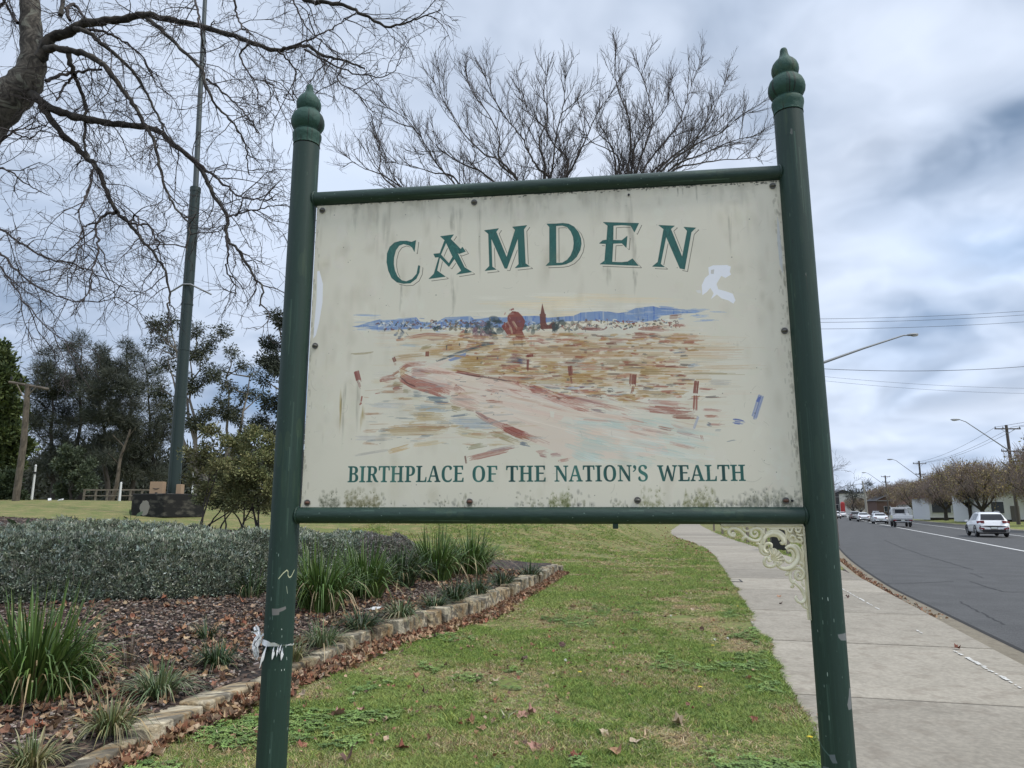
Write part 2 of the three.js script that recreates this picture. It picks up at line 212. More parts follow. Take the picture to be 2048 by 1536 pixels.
// footpath, slab by slab
{
  const fp = new THREE.Group(); fp.name = 'footpath'; tag(fp, 'concrete footpath of jointed slabs between lawn and kerb', null, null, 'structure'); scene.add(fp);
  const tops = [-4.05, -1.35, 1.35, 4.05, 6.75, 9.45, 12.25, 15.4, 17.9]; for (let d = 20.6; d < 118; d += 2.7) tops.push(d);
  part('path_base', sheet((d) => [pathL(d) + 0.06, pathR(d) - 0.03], () => 0.009, 0.5, ds.filter((d) => d > -6 && d < 112)), std([0.05, 0.044, 0.038], 1), fp);
  const r = rngOf(5), mats = [1.0, 0.84, 0.93, 0.74].map((k) => { const m = MAT.concrete.clone(); m.color = new THREE.Color(k, k * (0.99), k * 0.975); return m; });
  tops.forEach((d0, i) => {
    if (i + 1 >= tops.length) return; const d1 = tops[i + 1], gap = 0.022, y = 0.016 + r() * 0.004, b = 0.005;
    const P = (d, right, ins, h) => { const w = pathR(d) - pathL(d), x = right ? pathR(d) - ins : pathL(d) + ins; return V(x, h, -d + (right ? 0.245 * w : 0)); };
    const g = new GB(), q0 = d0 + gap, q1 = d1 - gap;
    const ring = (ins, h) => [P(q0 + ins, 0, ins, h), P(q0 + ins, 1, ins, h), P(q1 - ins, 1, ins, h), P(q1 - ins, 0, ins, h)];
    const A = ring(0, y - 0.1), B = ring(0, y - b), C = ring(b, y);
    for (let k = 0; k < 4; k++) { const n = (k + 1) % 4; g.quad(A[k], A[n], B[n], B[k]); g.quad(B[k], B[n], C[n], C[k]); }
    g.quad(C[0], C[1], C[2], C[3]);
    for (let k = 0; k < g.p.length / 3; k++) { g.t[2 * k] = g.p[3 * k] * 0.45 + i * 0.37; g.t[2 * k + 1] = g.p[3 * k + 2] * 0.45 + i * 0.21; }
    part('concrete_slab', g.geo(), mats[[0, 2, 0, 1, 0, 2, 1, 0, 3, 1, 2][i % 11]], fp);
  });
  // worn white line on the slabs
  const g = new GB(), rr = rngOf(8);
  for (let d = 4; d < 15.5; d += 0.05) { const m = fbm(d * 1.1, 3, 3, 7); if (m < 0.4 || rr() < 0.22) continue; const w = 0.008 + fbm(d * 4, 1, 3, 4) * 0.05 * (m > 0.5 ? 1 : 0.55), X = (q) => lerp(4.72, 6.84, (q - 6.84) / 7.98), j = (rr() - 0.5) * 0.014, l = 0.03 + rr() * 0.04; g.quad(V(X(d) + j, 0.026, -d), V(X(d) + w + j, 0.026, -d + 0.004), V(X(d + l) + w * (0.7 + rr() * 0.4) + j, 0.026, -d - l), V(X(d + l) + j, 0.026, -d - l)); }
  structure('worn_line', g.geo(), std([0.6, 0.59, 0.55], 0.9), 'worn broken white line running along the footpath slabs');
  const ic = thing('inspection_cover', V(4.95, 0.022, -17.1), 'rectangular service cover with dark steel rim set in the footpath', 'cover', null, -0.2);
  part('lid', box(0.86, 0.012, 0.5, 0, 0, 0), MAT.concrete, ic); part('rim', join([box(0.94, 0.014, 0.03, 0, 0.001, -0.27), box(0.94, 0.014, 0.03, 0, 0.001, 0.27), box(0.03, 0.014, 0.5, -0.455, 0.001, 0), box(0.03, 0.014, 0.5, 0.455, 0.001, 0)]), MAT.black, ic);
}
// seams and patches in the asphalt
{
  const seam = (pts, w) => { const g = new GB(), P = pts.map(([x, y]) => spot(x, y, () => ROAD)), r = rngOf(pts[0][0]); const L = [], R = []; for (let k = 0; k + 1 < P.length; k++) for (let t = 0; t < 1; t += 0.1) { const p = P[k].clone().lerp(P[k + 1], t), dir = P[k + 1].clone().sub(P[k]).normalize(), s = V(-dir.z, 0, dir.x), j = (r() - 0.5) * 0.05, ww = w * (0.4 + r()); L.push(p.clone().addScaledVector(s, j - ww).setY(ROAD + 0.004)); R.push(p.clone().addScaledVector(s, j + ww).setY(ROAD + 0.004)); } g.strip(L, R, V(0, 1, 0)); return g; };
  const slabCrack = (() => { const P = [[1577, 1393], [1600, 1425], [1622, 1458], [1642, 1486]].map(([x, y]) => spot(x, y, () => 0.024)), L = [], R = []; P.forEach((p) => { L.push(p.clone().setX(p.x - 0.004).setY(0.0235)); R.push(p.clone().setX(p.x + 0.004).setY(0.0235)); }); return new GB().strip(L, R); })();
  structure('slab_crack', slabCrack.geo(), std([0.06, 0.055, 0.05], 0.9), 'thin dark crack across the near footpath slab');
  const all = [[[[1768, 1080], [1800, 1094], [1850, 1112], [1900, 1126], [1945, 1140]], 0.03], [[[1735, 1169], [1790, 1167], [1850, 1166], [1905, 1163]], 0.02], [[[1940, 1163], [1975, 1175], [2010, 1184], [2060, 1185]], 0.025], [[[1918, 1203], [1960, 1225], [2010, 1250]], 0.016], [[[1940, 1146], [1965, 1156]], 0.02]];
  const gs = all.map(([p, w]) => seam(p, w).geo());
  structure('road_seam', join(gs), std([0.034, 0.034, 0.035], 0.9), 'dark cracks and tar seams across the near lane');
}

/* ------------------------------------------------------------------ the town sign */
const SIGN = V(-0.97, 0, -3.04), SPAN = 2.1867, STURN = -0.1238, SU = V(Math.cos(STURN), 0, -Math.sin(STURN)), SN = V(Math.sin(STURN), 0, Math.cos(STURN));
const onSign = (px, py, off = 0) => { const r = ray(px, py), p0 = SIGN.clone().addScaledVector(SN, off), t = p0.clone().sub(V(0, EYE, 0)).dot(SN) / r.dot(SN); const q = V(0, EYE, 0).addScaledVector(r, t); return [q.clone().sub(SIGN).dot(SU), q.y]; };  // along the sign, height
const PX0 = 0.0695, PX1 = 2.127, PY0 = 1.6645, PY1 = 3.0365, PW = PX1 - PX0, PH = PY1 - PY0;
function paintPanel() {
  const W = 2048, H = 1366, cv = document.createElement('canvas'); cv.width = W; cv.height = H; const g = cv.getContext('2d'), R = rngOf(77);
  const at = (px, py) => { const [u, y] = onSign(px, py); return [((u - PX0) / PW) * W, ((PY1 - y) / PH) * H]; };
  const frames = { 1: [560, 360, 3.7926], 2: [1100, 360, 3.7926], 3: [560, 680, 3.7926], 4: [1100, 680, 3.7926], 5: [900, 560, 5.12], 6: [640, 560, 5.12], 7: [1060, 420, 11.378] };
  const Q = (f, list) => { const [ox, oy, s] = frames[f], o = []; for (let i = 0; i < list.length; i += 2) o.push(at(ox + list[i] / s, oy + list[i + 1] / s)); return o; };
  const CREAM = 'rgb(221,216,199)', css = (c, a) => `rgba(${c[0]},${c[1]},${c[2]},${a})`;
  g.fillStyle = CREAM; g.fillRect(0, 0, W, H);
  const blotch = (x, y, r, c, a, n = 26) => { for (let i = 0; i < n; i++) { const t = R() * 6.28, d = Math.sqrt(R()) * r; g.fillStyle = css(c, a * (0.4 + R())); g.beginPath(); g.ellipse(x + Math.cos(t) * d, y + Math.sin(t) * d * 0.7, r * (0.1 + R() * 0.3), r * (0.05 + R() * 0.2), R() * 3, 0, 6.28); g.fill(); } };
  // uneven primer
  for (let i = 0; i < 160; i++) blotch(R() * W, R() * H, 40 + R() * 90, R() < 0.5 ? [208, 202, 184] : [236, 234, 224], 0.06, 8);
  // brush: many dry bristle lines
  function stroke(pts, w, c, a = 0.8, dry = 0.3, taper = true) {
    const n = Math.max(4, Math.round(w * 0.9)); g.lineCap = 'round'; g.lineJoin = 'round';
    for (let k = 0; k < n; k++) {
      const o = (k / (n - 1) - 0.5) * w, skip = R(), s0 = R() * dry * 0.5, s1 = 1 - R() * dry, j = () => (R() - 0.5) * w * 0.1; if (skip < dry * 0.35) continue;
      const v = (R() - 0.5) * 34, col = c.map((q) => Math.round(clamp(q + v, 0, 255)));
      g.strokeStyle = css(col, a * (0.55 + R() * 0.45)); g.lineWidth = (w / n) * (1 + R() * 1.1); g.beginPath();
      const m = pts.length; let first = true, total = 0; const seg = []; for (let i = 1; i < m; i++) { const l = Math.hypot(pts[i][0] - pts[i - 1][0], pts[i][1] - pts[i - 1][1]); seg.push(l); total += l; }
      for (let t = s0; t <= s1 + 1e-6; t += Math.max(0.02, 10 / Math.max(total, 1))) { let d = t * total, i = 0; while (i < seg.length - 1 && d > seg[i]) d -= seg[i++]; const f = clamp(d / (seg[i] || 1)), dx = pts[i + 1][0] - pts[i][0], dy = pts[i + 1][1] - pts[i][1], L = Math.hypot(dx, dy) || 1, tp = taper ? Math.min(1, 0.82 + Math.sin(Math.PI * clamp(t)) * 0.25) : 1; const x = pts[i][0] + dx * f - (dy / L) * o * tp + j() * 0.4, y = pts[i][1] + dy * f + (dx / L) * o * tp + j() * 0.4; first ? g.moveTo(x, y) : g.lineTo(x, y); first = false; }
      g.stroke();
    }
  }
  const S = (f, list, w, c, a, dry, taper) => stroke(Q(f, list), w, c, a, dry, taper);
  const fill = (pts, c, a) => { g.fillStyle = css(c, a); g.beginPath(); pts.forEach((p, i) => (i ? g.lineTo(...p) : g.moveTo(...p))); g.closePath(); g.fill(); };
  const RED = [139, 71, 58], ROSE = [176, 128, 116], PINK = [203, 178, 163], OCH = [168, 132, 74], OLIVE = [152, 136, 96], BLUE = [74, 108, 178], SLATE = [92, 106, 122], DARK = [52, 66, 68], WARM = [236, 214, 174], PALE = [238, 234, 220], LBLUE = [170, 190, 200];
  // warm sky behind the spire
  for (let i = 0; i < 46; i++) { const y = 590 + R() * 58, x = 930 + R() * 300; stroke([at(x, y), at(x + 60 + R() * 130, y + (R() - 0.5) * 6)], 8 + R() * 16, R() < 0.55 ? WARM : PALE, 0.3, 0.6); }
  // thin washes over the whole scene
  for (let i = 0; i < 420; i++) { const t = R(), x = 730 + R() * 690, y = 650 + t * 240, fade = 1 - 0.6 * Math.abs((x - 1060) / 360) - 0.25 * t; if (R() > fade) continue; stroke([at(x, y), at(x + 40 + R() * 120, y + (R() - 0.5) * 8)], 10 + R() * 24, [[222, 206, 176], [206, 184, 148], [214, 190, 168], [200, 198, 188], [228, 214, 190]][Math.floor(R() * 5)], 0.2 + 0.16 * fade, 0.7); }
  // blue ranges
  const hills = [...Q(6, [330, 480, 400, 470, 470, 445, 560, 420, 620, 405, 650, 415, 800, 408, 990, 385, 1030, 430, 1150, 440, 1205, 428, 1285, 385, 1400, 380, 1540, 370, 1580, 402, 1650, 397, 1780, 377, 1880, 385]), ...Q(5, [760, 370, 900, 368, 1000, 388, 1200, 372, 1265, 370, 1340, 335, 1540, 320, 1640, 328, 1700, 345, 1820, 325, 1900, 290, 2048, 272]), ...Q(2, [690, 965, 780, 958, 830, 970, 970, 980, 1180, 992, 1100, 1010, 980, 1014, 860, 1030, 780, 1068, 610, 1086, 400, 1068, 200, 1072, 0, 1078]), ...Q(5, [760, 480, 560, 490, 300, 490, 0, 490]), ...Q(6, [1200, 500, 900, 508, 700, 518, 560, 512, 400, 490])];
  g.save(); g.beginPath(); hills.forEach((p, i) => (i ? g.lineTo(...p) : g.moveTo(...p))); g.closePath(); g.clip();
  fill(hills, [104, 136, 190], 0.78); const hx0 = hills[0][0];
  for (let i = 0; i < 420; i++) { const x = hx0 + R() * 1500, y = 430 + R() * 150, l = 14 + R() * 50; g.strokeStyle = css(R() < 0.5 ? [66, 104, 184] : R() < 0.5 ? [150, 172, 204] : [200, 204, 204], 0.18 + R() * 0.3); g.lineWidth = 2 + R() * 5; g.beginPath(); g.moveTo(x, y); g.lineTo(x + (R() - 0.5) * 6, y + l); g.stroke(); }
  for (let i = 0; i < 60; i++) { const x = hx0 + R() * 1500, y = 440 + R() * 130; g.fillStyle = css(R() < 0.6 ? [206, 208, 206] : [150, 170, 204], 0.25 + R() * 0.3); g.beginPath(); g.ellipse(x, y, 4 + R() * 16, 3 + R() * 9, R() - 0.5, 0, 6.28); g.fill(); }
  g.restore();
  S(6, [1020, 395, 1100, 400], 3, BLUE, 0.6); S(2, [430, 1000, 520, 1015, 590, 1005], 3, BLUE, 0.8, 0.1); S(2, [820, 965, 980, 980], 10, [96, 128, 190], 0.7); S(2, [1040, 990, 1180, 992], 10, [140, 160, 190], 0.5);
  S(2, [440, 1030, 530, 1050], 30, [150, 172, 200], 0.5, 0.6);
  for (let i = 0; i < 90; i++) { const x = 705 + Math.pow(R(), 1.6) * 260, y = 630 + R() * 34; stroke([at(x, y), at(x + 8 + R() * 40, y + (R() - 0.5) * 4)], 2 + R() * 5, R() < 0.65 ? [224, 220, 204] : [150, 172, 206], 0.4 + R() * 0.3, 0.5); }
  for (let i = 0; i < 70; i++) { const x = 1240 + R() * 180, y = 618 + R() * 26; stroke([at(x, y), at(x + 8 + R() * 36, y + (R() - 0.5) * 3)], 2 + R() * 5, R() < 0.5 ? [224, 220, 204] : [140, 166, 208], 0.35 + R() * 0.3, 0.5); }
  // scrubby tree line
  for (let i = 0; i < 460; i++) { const t = R(), x = 755 + t * 600 + (R() - 0.5) * 20, y = 653 + (R() - 0.5) * 18 - t * 8 + (t > 0.45 ? 3 : 0); const [a, b] = at(x, y); const c = [DARK, RED, SLATE, [96, 74, 70], OLIVE, PALE, PALE, [120, 70, 60]][Math.floor(R() * 8)]; g.strokeStyle = css(c, 0.5 + R() * 0.4); g.lineWidth = 1.5 + R() * 4; g.beginPath(); g.moveTo(a, b); g.quadraticCurveTo(a + (R() - 0.5) * 22, b + (R() - 0.7) * 20, a + (R() - 0.5) * 26, b + (R() - 0.4) * 14); g.stroke(); }
  S(6, [870, 600, 1100, 560, 1300, 575, 1480, 590], 14, RED, 0.75); S(6, [780, 620, 900, 605], 10, [180, 120, 90], 0.6); S(6, [1100, 615, 1300, 605, 1420, 590], 8, [130, 84, 70], 0.6);
  for (const [x, y, w, h, c] of [[1480, 560, 60, 40, RED], [1660, 600, 100, 70, [120, 84, 100]], [1800, 500, 130, 110, DARK], [1590, 470, 50, 40, [96, 70, 60]], [1215, 510, 60, 40, DARK], [835, 560, 70, 36, SLATE], [1390, 470, 70, 50, [110, 104, 90]], [1560, 520, 120, 30, DARK]]) { const [a, b] = Q(6, [x, y])[0]; blotch(a, b, (w + h) * 0.26, c, 0.5, 16); }
  for (const [x, y, w, h, c] of [[470, 480, 120, 120, DARK], [1070, 460, 120, 90, DARK], [850, 470, 120, 90, [80, 92, 88]], [330, 530, 140, 110, [110, 80, 92]], [1240, 470, 90, 70, [100, 100, 90]], [1370, 460, 80, 70, [130, 110, 96]]]) { const [a, b] = Q(5, [x, y])[0]; blotch(a, b, (w + h) * 0.2, c, 0.45, 18); }
  // red tree
  { const c = [128, 58, 48]; const body = Q(5, [590, 370, 640, 320, 700, 330, 740, 370, 770, 420, 760, 470, 740, 520, 770, 590, 700, 600, 660, 560, 600, 580, 560, 520, 530, 470, 590, 430]); fill(body, c, 0.85); const [a, b] = Q(5, [640, 318])[0]; blotch(a, b, 15, c, 0.6, 10); const [a2, b2] = Q(5, [560, 480])[0]; blotch(a2, b2, 18, c, 0.5, 12); S(5, [640, 420, 700, 520], 9, [196, 168, 140], 0.8); S(5, [600, 350, 680, 340], 6, [170, 140, 126], 0.7); S(5, [620, 480, 650, 590], 6, [200, 180, 150], 0.8); const [a3, b3] = Q(5, [720, 430])[0]; blotch(a3, b3, 12, [120, 96, 140], 0.5, 8); for (let k = 0; k < 34; k++) { const x = 560 + R() * 190, y = 330 + R() * 250; S(5, [x, y, x + (R() - 0.5) * 40, y + 14 + R() * 40], 2 + R() * 4, [[206, 180, 156], [96, 44, 40], [160, 84, 70], [214, 204, 186]][Math.floor(R() * 4)], 0.55, 0.3); } for (const x of [650, 735]) S(5, [x, 590, x + 5, 690], 5, [112, 72, 58], 0.8, 0.1); for (const x of [520, 830, 860]) S(5, [x, 640, x + 6, 700], 4, [140, 140, 136], 0.7); S(5, [830, 560, 830, 700], 6, [150, 158, 160], 0.6); }
  // spire
  fill(Q(5, [945, 238, 972, 345, 982, 352, 980, 430, 1000, 470, 1070, 430, 1080, 500, 930, 505, 918, 352, 928, 345]), [108, 62, 54], 0.9); fill(Q(5, [1080, 430, 1120, 500, 1050, 530, 1040, 460]), DARK, 0.7);
  // fields
  const bands = [[5, 1360, 495, 1600, 500, 14, [126, 70, 62]], [5, 880, 610, 1030, 650, 16, ROSE], [5, 1050, 620, 1230, 630, 10, [190, 150, 130]], [5, 1240, 640, 1520, 650, 14, OLIVE], [5, 1560, 605, 2040, 620, 8, [160, 110, 90]], [5, 1860, 570, 2040, 580, 26, [134, 82, 66]], [5, 1100, 560, 1450, 575, 9, OLIVE], [5, 560, 650, 880, 640, 14, OCH], [5, 560, 720, 1500, 725, 26, [176, 144, 106]], [5, 1440, 720, 2040, 690, 10, ROSE], [5, 900, 750, 2040, 760, 18, [186, 160, 126]], [5, 620, 775, 740, 775, 18, [130, 80, 72]], [5, 570, 820, 860, 845, 22, [120, 96, 98]], [5, 690, 825, 760, 850, 16, [70, 84, 120]], [5, 100, 835, 480, 830, 40, OCH], [5, 890, 870, 1160, 885, 34, OCH], [5, 1150, 860, 1500, 840, 26, [172, 164, 146]], [5, 0, 900, 420, 925, 26, OCH], [5, 420, 920, 980, 930, 26, [170, 140, 86]], [5, 1100, 1000, 1640, 1020, 34, OCH], [5, 1640, 850, 2040, 900, 40, [176, 156, 124]], [5, 1940, 940, 2048, 940, 30, OCH], [5, 1740, 1220, 1970, 1215, 30, OCH], [5, 1900, 1165, 2048, 1160, 24, [176, 140, 96]], [5, 1180, 1110, 1480, 1095, 8, [150, 160, 196]], [5, 1230, 1145, 1560, 1135, 12, RED], [5, 1440, 1160, 1640, 1190, 12, [140, 96, 60]], [5, 960, 1095, 1160, 1120, 8, SLATE], [5, 300, 1060, 620, 1085, 16, ROSE], [5, 240, 1020, 600, 1060, 12, ROSE],
    [6, 820, 665, 1100, 690, 8, LBLUE], [6, 1020, 710, 1190, 670, 12, OLIVE], [6, 1180, 670, 1500, 660, 18, [180, 148, 100]], [6, 300, 765, 600, 740, 5, OLIVE], [6, 760, 800, 1090, 760, 14, [176, 148, 110]], [6, 1100, 750, 1300, 735, 20, [176, 138, 84]], [6, 700, 825, 1050, 810, 10, [190, 166, 130]], [6, 610, 1025, 810, 985, 20, RED], [6, 660, 1050, 760, 1040, 6, ROSE], [6, 740, 1060, 860, 1075, 16, OLIVE], [6, 745, 1112, 860, 1108, 14, RED], [6, 850, 1135, 940, 1145, 14, [168, 160, 130]], [6, 560, 1165, 640, 1155, 4, RED], [6, 950, 1170, 1060, 1170, 26, [140, 148, 150]], [6, 1090, 1215, 1335, 1225, 18, [84, 104, 116]], [6, 1160, 1260, 1330, 1262, 12, SLATE], [6, 740, 1215, 1100, 1222, 10, [196, 180, 140]], [6, 960, 1300, 1320, 1320, 24, [150, 164, 172]], [6, 520, 1280, 900, 1290, 18, [190, 192, 190]], [6, 1340, 1310, 1470, 1340, 20, OLIVE], [6, 1320, 1400, 1560, 1370, 6, SLATE], [6, 950, 1400, 1320, 1400, 30, [180, 154, 106]], [6, 1320, 1440, 1800, 1450, 22, [160, 172, 182]], [6, 690, 1530, 1380, 1500, 28, [178, 146, 106]], [6, 1390, 1490, 1840, 1500, 20, [166, 176, 186]],
    [3, 1020, 680, 1320, 660, 14, [160, 120, 84]], [3, 760, 700, 1320, 690, 28, [190, 172, 136]], [3, 560, 745, 850, 740, 16, [192, 190, 186]], [3, 1330, 690, 1600, 730, 26, [200, 186, 150]], [3, 1590, 700, 1820, 780, 20, OLIVE], [3, 820, 850, 1000, 800, 16, [190, 156, 104]], [3, 1000, 800, 1250, 770, 14, [204, 182, 140]], [3, 560, 880, 860, 830, 8, [184, 180, 172]], [3, 1420, 820, 1580, 790, 16, [160, 154, 124]], [3, 1420, 905, 1800, 820, 18, [142, 72, 60]], [3, 1560, 850, 1830, 800, 10, [166, 148, 146]], [3, 1820, 780, 1900, 800, 12, SLATE], [3, 1940, 850, 2048, 840, 10, ROSE], [3, 1960, 870, 2048, 890, 10, [146, 96, 90]],
    [4, 0, 80, 340, 90, 22, [180, 146, 108]], [4, 300, 70, 1100, 50, 10, [186, 164, 136]], [4, 330, 170, 760, 165, 26, [176, 160, 132]], [4, 740, 195, 1050, 205, 8, RED], [4, 1040, 205, 1150, 185, 14, [160, 170, 180]], [4, 680, 240, 920, 235, 22, [160, 134, 88]], [4, 980, 250, 1560, 258, 7, OLIVE], [4, 640, 410, 1040, 415, 24, [172, 146, 104]], [4, 1130, 370, 1270, 375, 5, RED], [4, 480, 440, 690, 450, 20, OCH], [4, 450, 420, 620, 408, 6, SLATE], [4, 740, 470, 1000, 480, 14, ROSE], [4, 710, 520, 1130, 545, 26, RED], [4, 920, 580, 1140, 590, 14, [130, 74, 58]], [4, 1150, 530, 1310, 540, 10, ROSE], [4, 1170, 580, 1290, 580, 8, [160, 96, 76]], [4, 1190, 640, 1340, 645, 6, ROSE], [4, 1190, 635, 1240, 650, 12, SLATE], [4, 1250, 688, 1320, 690, 6, SLATE], [4, 1380, 615, 1480, 630, 18, [64, 86, 160]], [4, 815, 665, 960, 690, 14, RED], [4, 960, 690, 1150, 740, 14, [178, 150, 144]], [4, 1145, 720, 1158, 770, 7, RED], [4, 310, 540, 430, 560, 18, [120, 96, 100]], [4, 900, 100, 1100, 95, 4, SLATE], [4, 960, 75, 1180, 60, 9, [180, 170, 150]], [4, 1200, 320, 1390, 325, 18, [190, 186, 176]], [4, 0, 875, 110, 870, 14, [160, 110, 108]], [4, 60, 920, 180, 900, 10, ROSE], [4, 1340, 775, 1420, 760, 3, SLATE], [4, 830, 160, 1000, 170, 5, RED],
    [2, 250, 1130, 380, 1135, 8, [120, 72, 66]], [2, 660, 1135, 940, 1110, 12, [140, 82, 68]], [2, 930, 1105, 1060, 1100, 8, [150, 84, 70]], [2, 700, 1130, 960, 1150, 10, ROSE], [2, 640, 1170, 860, 1190, 20, [144, 92, 74]], [2, 860, 1205, 1200, 1205, 24, [184, 138, 106]], [2, 380, 1210, 440, 1205, 12, [150, 66, 50]], [2, 160, 1235, 440, 1245, 12, [176, 146, 106]], [2, 430, 1235, 640, 1220, 8, ROSE], [2, 900, 1040, 1020, 1030, 14, [128, 84, 76]]];
  for (let i = 0; i < 330; i++) { const x = 780 + R() * 620, y = 668 + R() * 110; if (x < 950 && y > 720) continue; stroke([at(x, y), at(x + 40 + R() * 110, y + (R() - 0.5) * 6)], 5 + R() * 12, [[220, 202, 168], [200, 168, 130], [206, 184, 150], [206, 176, 146], [190, 182, 160]][Math.floor(R() * 5)], 0.38, 0.6); }
  for (let i = 0; i < 90; i++) { const x = 860 + R() * 480, y = 690 + R() * 80; stroke([at(x, y), at(x + 50 + R() * 130, y + (R() - 0.5) * 5)], 6 + R() * 16, [[186, 152, 104], [176, 140, 92], [196, 160, 124], [170, 150, 112], [160, 112, 90]][Math.floor(R() * 5)], 0.42, 0.55); }
  for (const [f, x0, y0, x1, y1, w, c] of bands) S(f, [x0, y0, (x0 + x1) / 2, (y0 + y1) / 2 + (R() - 0.5) * 8, x1, y1], w * 1.15, c, 0.72, 0.45);
  // the road
  const roadP = [...Q(6, [1690, 655, 1450, 720, 1180, 850, 1060, 900, 940, 950, 830, 975, 960, 1060, 1340, 1190, 1640, 1400]), ...Q(3, [1480, 560, 1700, 690, 1900, 770, 2048, 830]), ...Q(4, [140, 900, 600, 900, 900, 860, 840, 680, 620, 580, 420, 560]), ...Q(5, [1450, 1340, 900, 1140, 700, 1065, 400, 1010, 60, 945]), ...Q(6, [1210, 890, 1320, 830, 1560, 700, 1800, 655])];
  g.save(); g.beginPath(); roadP.forEach((p, i) => (i ? g.lineTo(...p) : g.moveTo(...p))); g.closePath(); g.clip(); fill(roadP, [226, 210, 194], 0.8);
  for (let i = 0; i < 90; i++) { const t = R(), x = 820 + t * 560, y = 735 + t * 150 + (R() - 0.5) * 90; stroke([at(x, y), at(x + 60 + R() * 90, y + 14 + R() * 26)], 8 + R() * 22, [[224, 196, 180], [234, 222, 208], [218, 214, 206], [222, 196, 180], [232, 214, 194]][Math.floor(R() * 5)], 0.34, 0.5); }
  g.restore();
  for (let i = 0; i < 60; i++) { const x = 1110 + R() * 250, y = 835 + R() * 85; stroke([at(x, y), at(x + 30 + R() * 70, y + 6 + R() * 14)], 10 + R() * 26, R() < 0.7 ? [178, 206, 200] : [222, 232, 224], 0.3, 0.5); }
  S(6, [1700, 655, 1440, 740, 1290, 800, 1180, 850], 9, [70, 80, 84], 0.8, 0.2); S(6, [1790, 650, 1620, 690, 1480, 745], 9, [60, 76, 80], 0.85, 0.2); S(6, [1300, 800, 1500, 740], 8, SLATE, 0.7); fill(Q(6, [1310, 820, 1500, 745, 1490, 790, 1340, 835]), [116, 140, 190], 0.75);
  S(6, [820, 920, 900, 870, 1110, 850], 18, [150, 88, 72], 0.8); S(6, [740, 985, 800, 940, 830, 915], 8, [150, 96, 76], 0.8); S(6, [820, 955, 900, 935], 40, [196, 166, 124], 0.7); S(6, [930, 945, 1160, 950], 40, ROSE, 0.6); S(6, [930, 1000, 990, 1000], 10, [150, 156, 160], 0.7);
  S(6, [820, 990, 960, 1060, 1160, 1120, 1340, 1185], 44, [160, 92, 78], 0.85, 0.25); S(6, [820, 990, 900, 1060, 1000, 1100], 5, [96, 60, 56], 0.8, 0.1); S(6, [1000, 1020, 1200, 1080, 1440, 1120], 24, ROSE, 0.55); S(6, [1370, 1110, 1440, 1125], 16, [176, 138, 124], 0.6);
  S(6, [1340, 1190, 1500, 1250, 1640, 1300], 60, [202, 164, 148], 0.7, 0.5); S(6, [1700, 1240, 1900, 1255], 10, [150, 86, 66], 0.7, 0.5); S(6, [1490, 1330, 1590, 1345], 6, [120, 76, 66], 0.7);
  S(3, [1480, 545, 1560, 600, 1700, 660, 1760, 690, 1900, 740, 2048, 800], 22, ROSE, 0.7, 0.3); S(3, [1680, 650, 1780, 700, 1900, 745], 34, [142, 66, 56], 0.85, 0.3); S(3, [1480, 545, 1600, 615], 6, [120, 80, 80], 0.7);
  S(5, [50, 935, 200, 965, 380, 1000], 12, RED, 0.85, 0.2); S(5, [60, 950, 380, 1000, 560, 1030, 700, 1050], 4, [80, 60, 56], 0.8, 0.1); S(5, [680, 1050, 740, 1060], 16, RED, 0.8); S(5, [720, 1065, 900, 1120, 1150, 1180, 1400, 1240, 1640, 1300], 8, [120, 84, 84], 0.7, 0.2); S(5, [760, 1090, 960, 1160, 1200, 1250, 1450, 1340], 40, [180, 122, 108], 0.75, 0.35); S(5, [830, 1100, 980, 1170], 26, [150, 82, 72], 0.7); S(4, [0, 395, 300, 470, 600, 545], 16, ROSE, 0.6, 0.3);
  for (const x of [400, 505]) { const [a, b] = Q(5, [x, 1005])[0]; blotch(a, b, 8, RED, 0.7, 8); }
  for (let i = 0; i < 620; i++) { const t = R(), y = 668 + Math.pow(t, 1.2) * 130, x = (y < 715 ? 880 : 930 + (y - 715) * 1.9) + R() * (y < 715 ? 500 : 430 - (y - 715) * 1.2), l = 6 + R() * 34; if (x > 1420) continue; stroke([at(x, y), at(x + l, y + (R() - 0.5) * 5)], 2 + R() * 7, [[150, 84, 62], [168, 126, 70], [188, 150, 96], [232, 222, 200], [232, 222, 200], [110, 104, 96], [184, 128, 104], [120, 76, 60]][Math.floor(R() * 8)], 0.55 + R() * 0.3, 0.4); }
  for (let i = 0; i < 200; i++) { const x = 720 + R() * 330, y = 740 + R() * 150; if (y < 760 + (x - 880) * 0.55 && x > 830) continue; const l = 10 + R() * 50; stroke([at(x, y), at(x + l, y + (R() - 0.6) * 6)], 2 + R() * 9, [[186, 160, 118], [160, 166, 166], [206, 196, 176], [132, 140, 142], [170, 128, 96], [226, 220, 204]][Math.floor(R() * 6)], 0.35 + R() * 0.3, 0.5); }
  for (let i = 0; i < 130; i++) { const t = R(), x = 790 + t * 560, y = 728 + t * 122 + (R() - 0.5) * (20 + t * 70); stroke([at(x, y), at(x + 20 + R() * 70, y + 5 + R() * 17)], 3 + R() * 10, [[196, 150, 134], [232, 220, 206], [206, 178, 158], [168, 110, 94], [214, 206, 196]][Math.floor(R() * 5)], 0.4 + R() * 0.25, 0.5); }
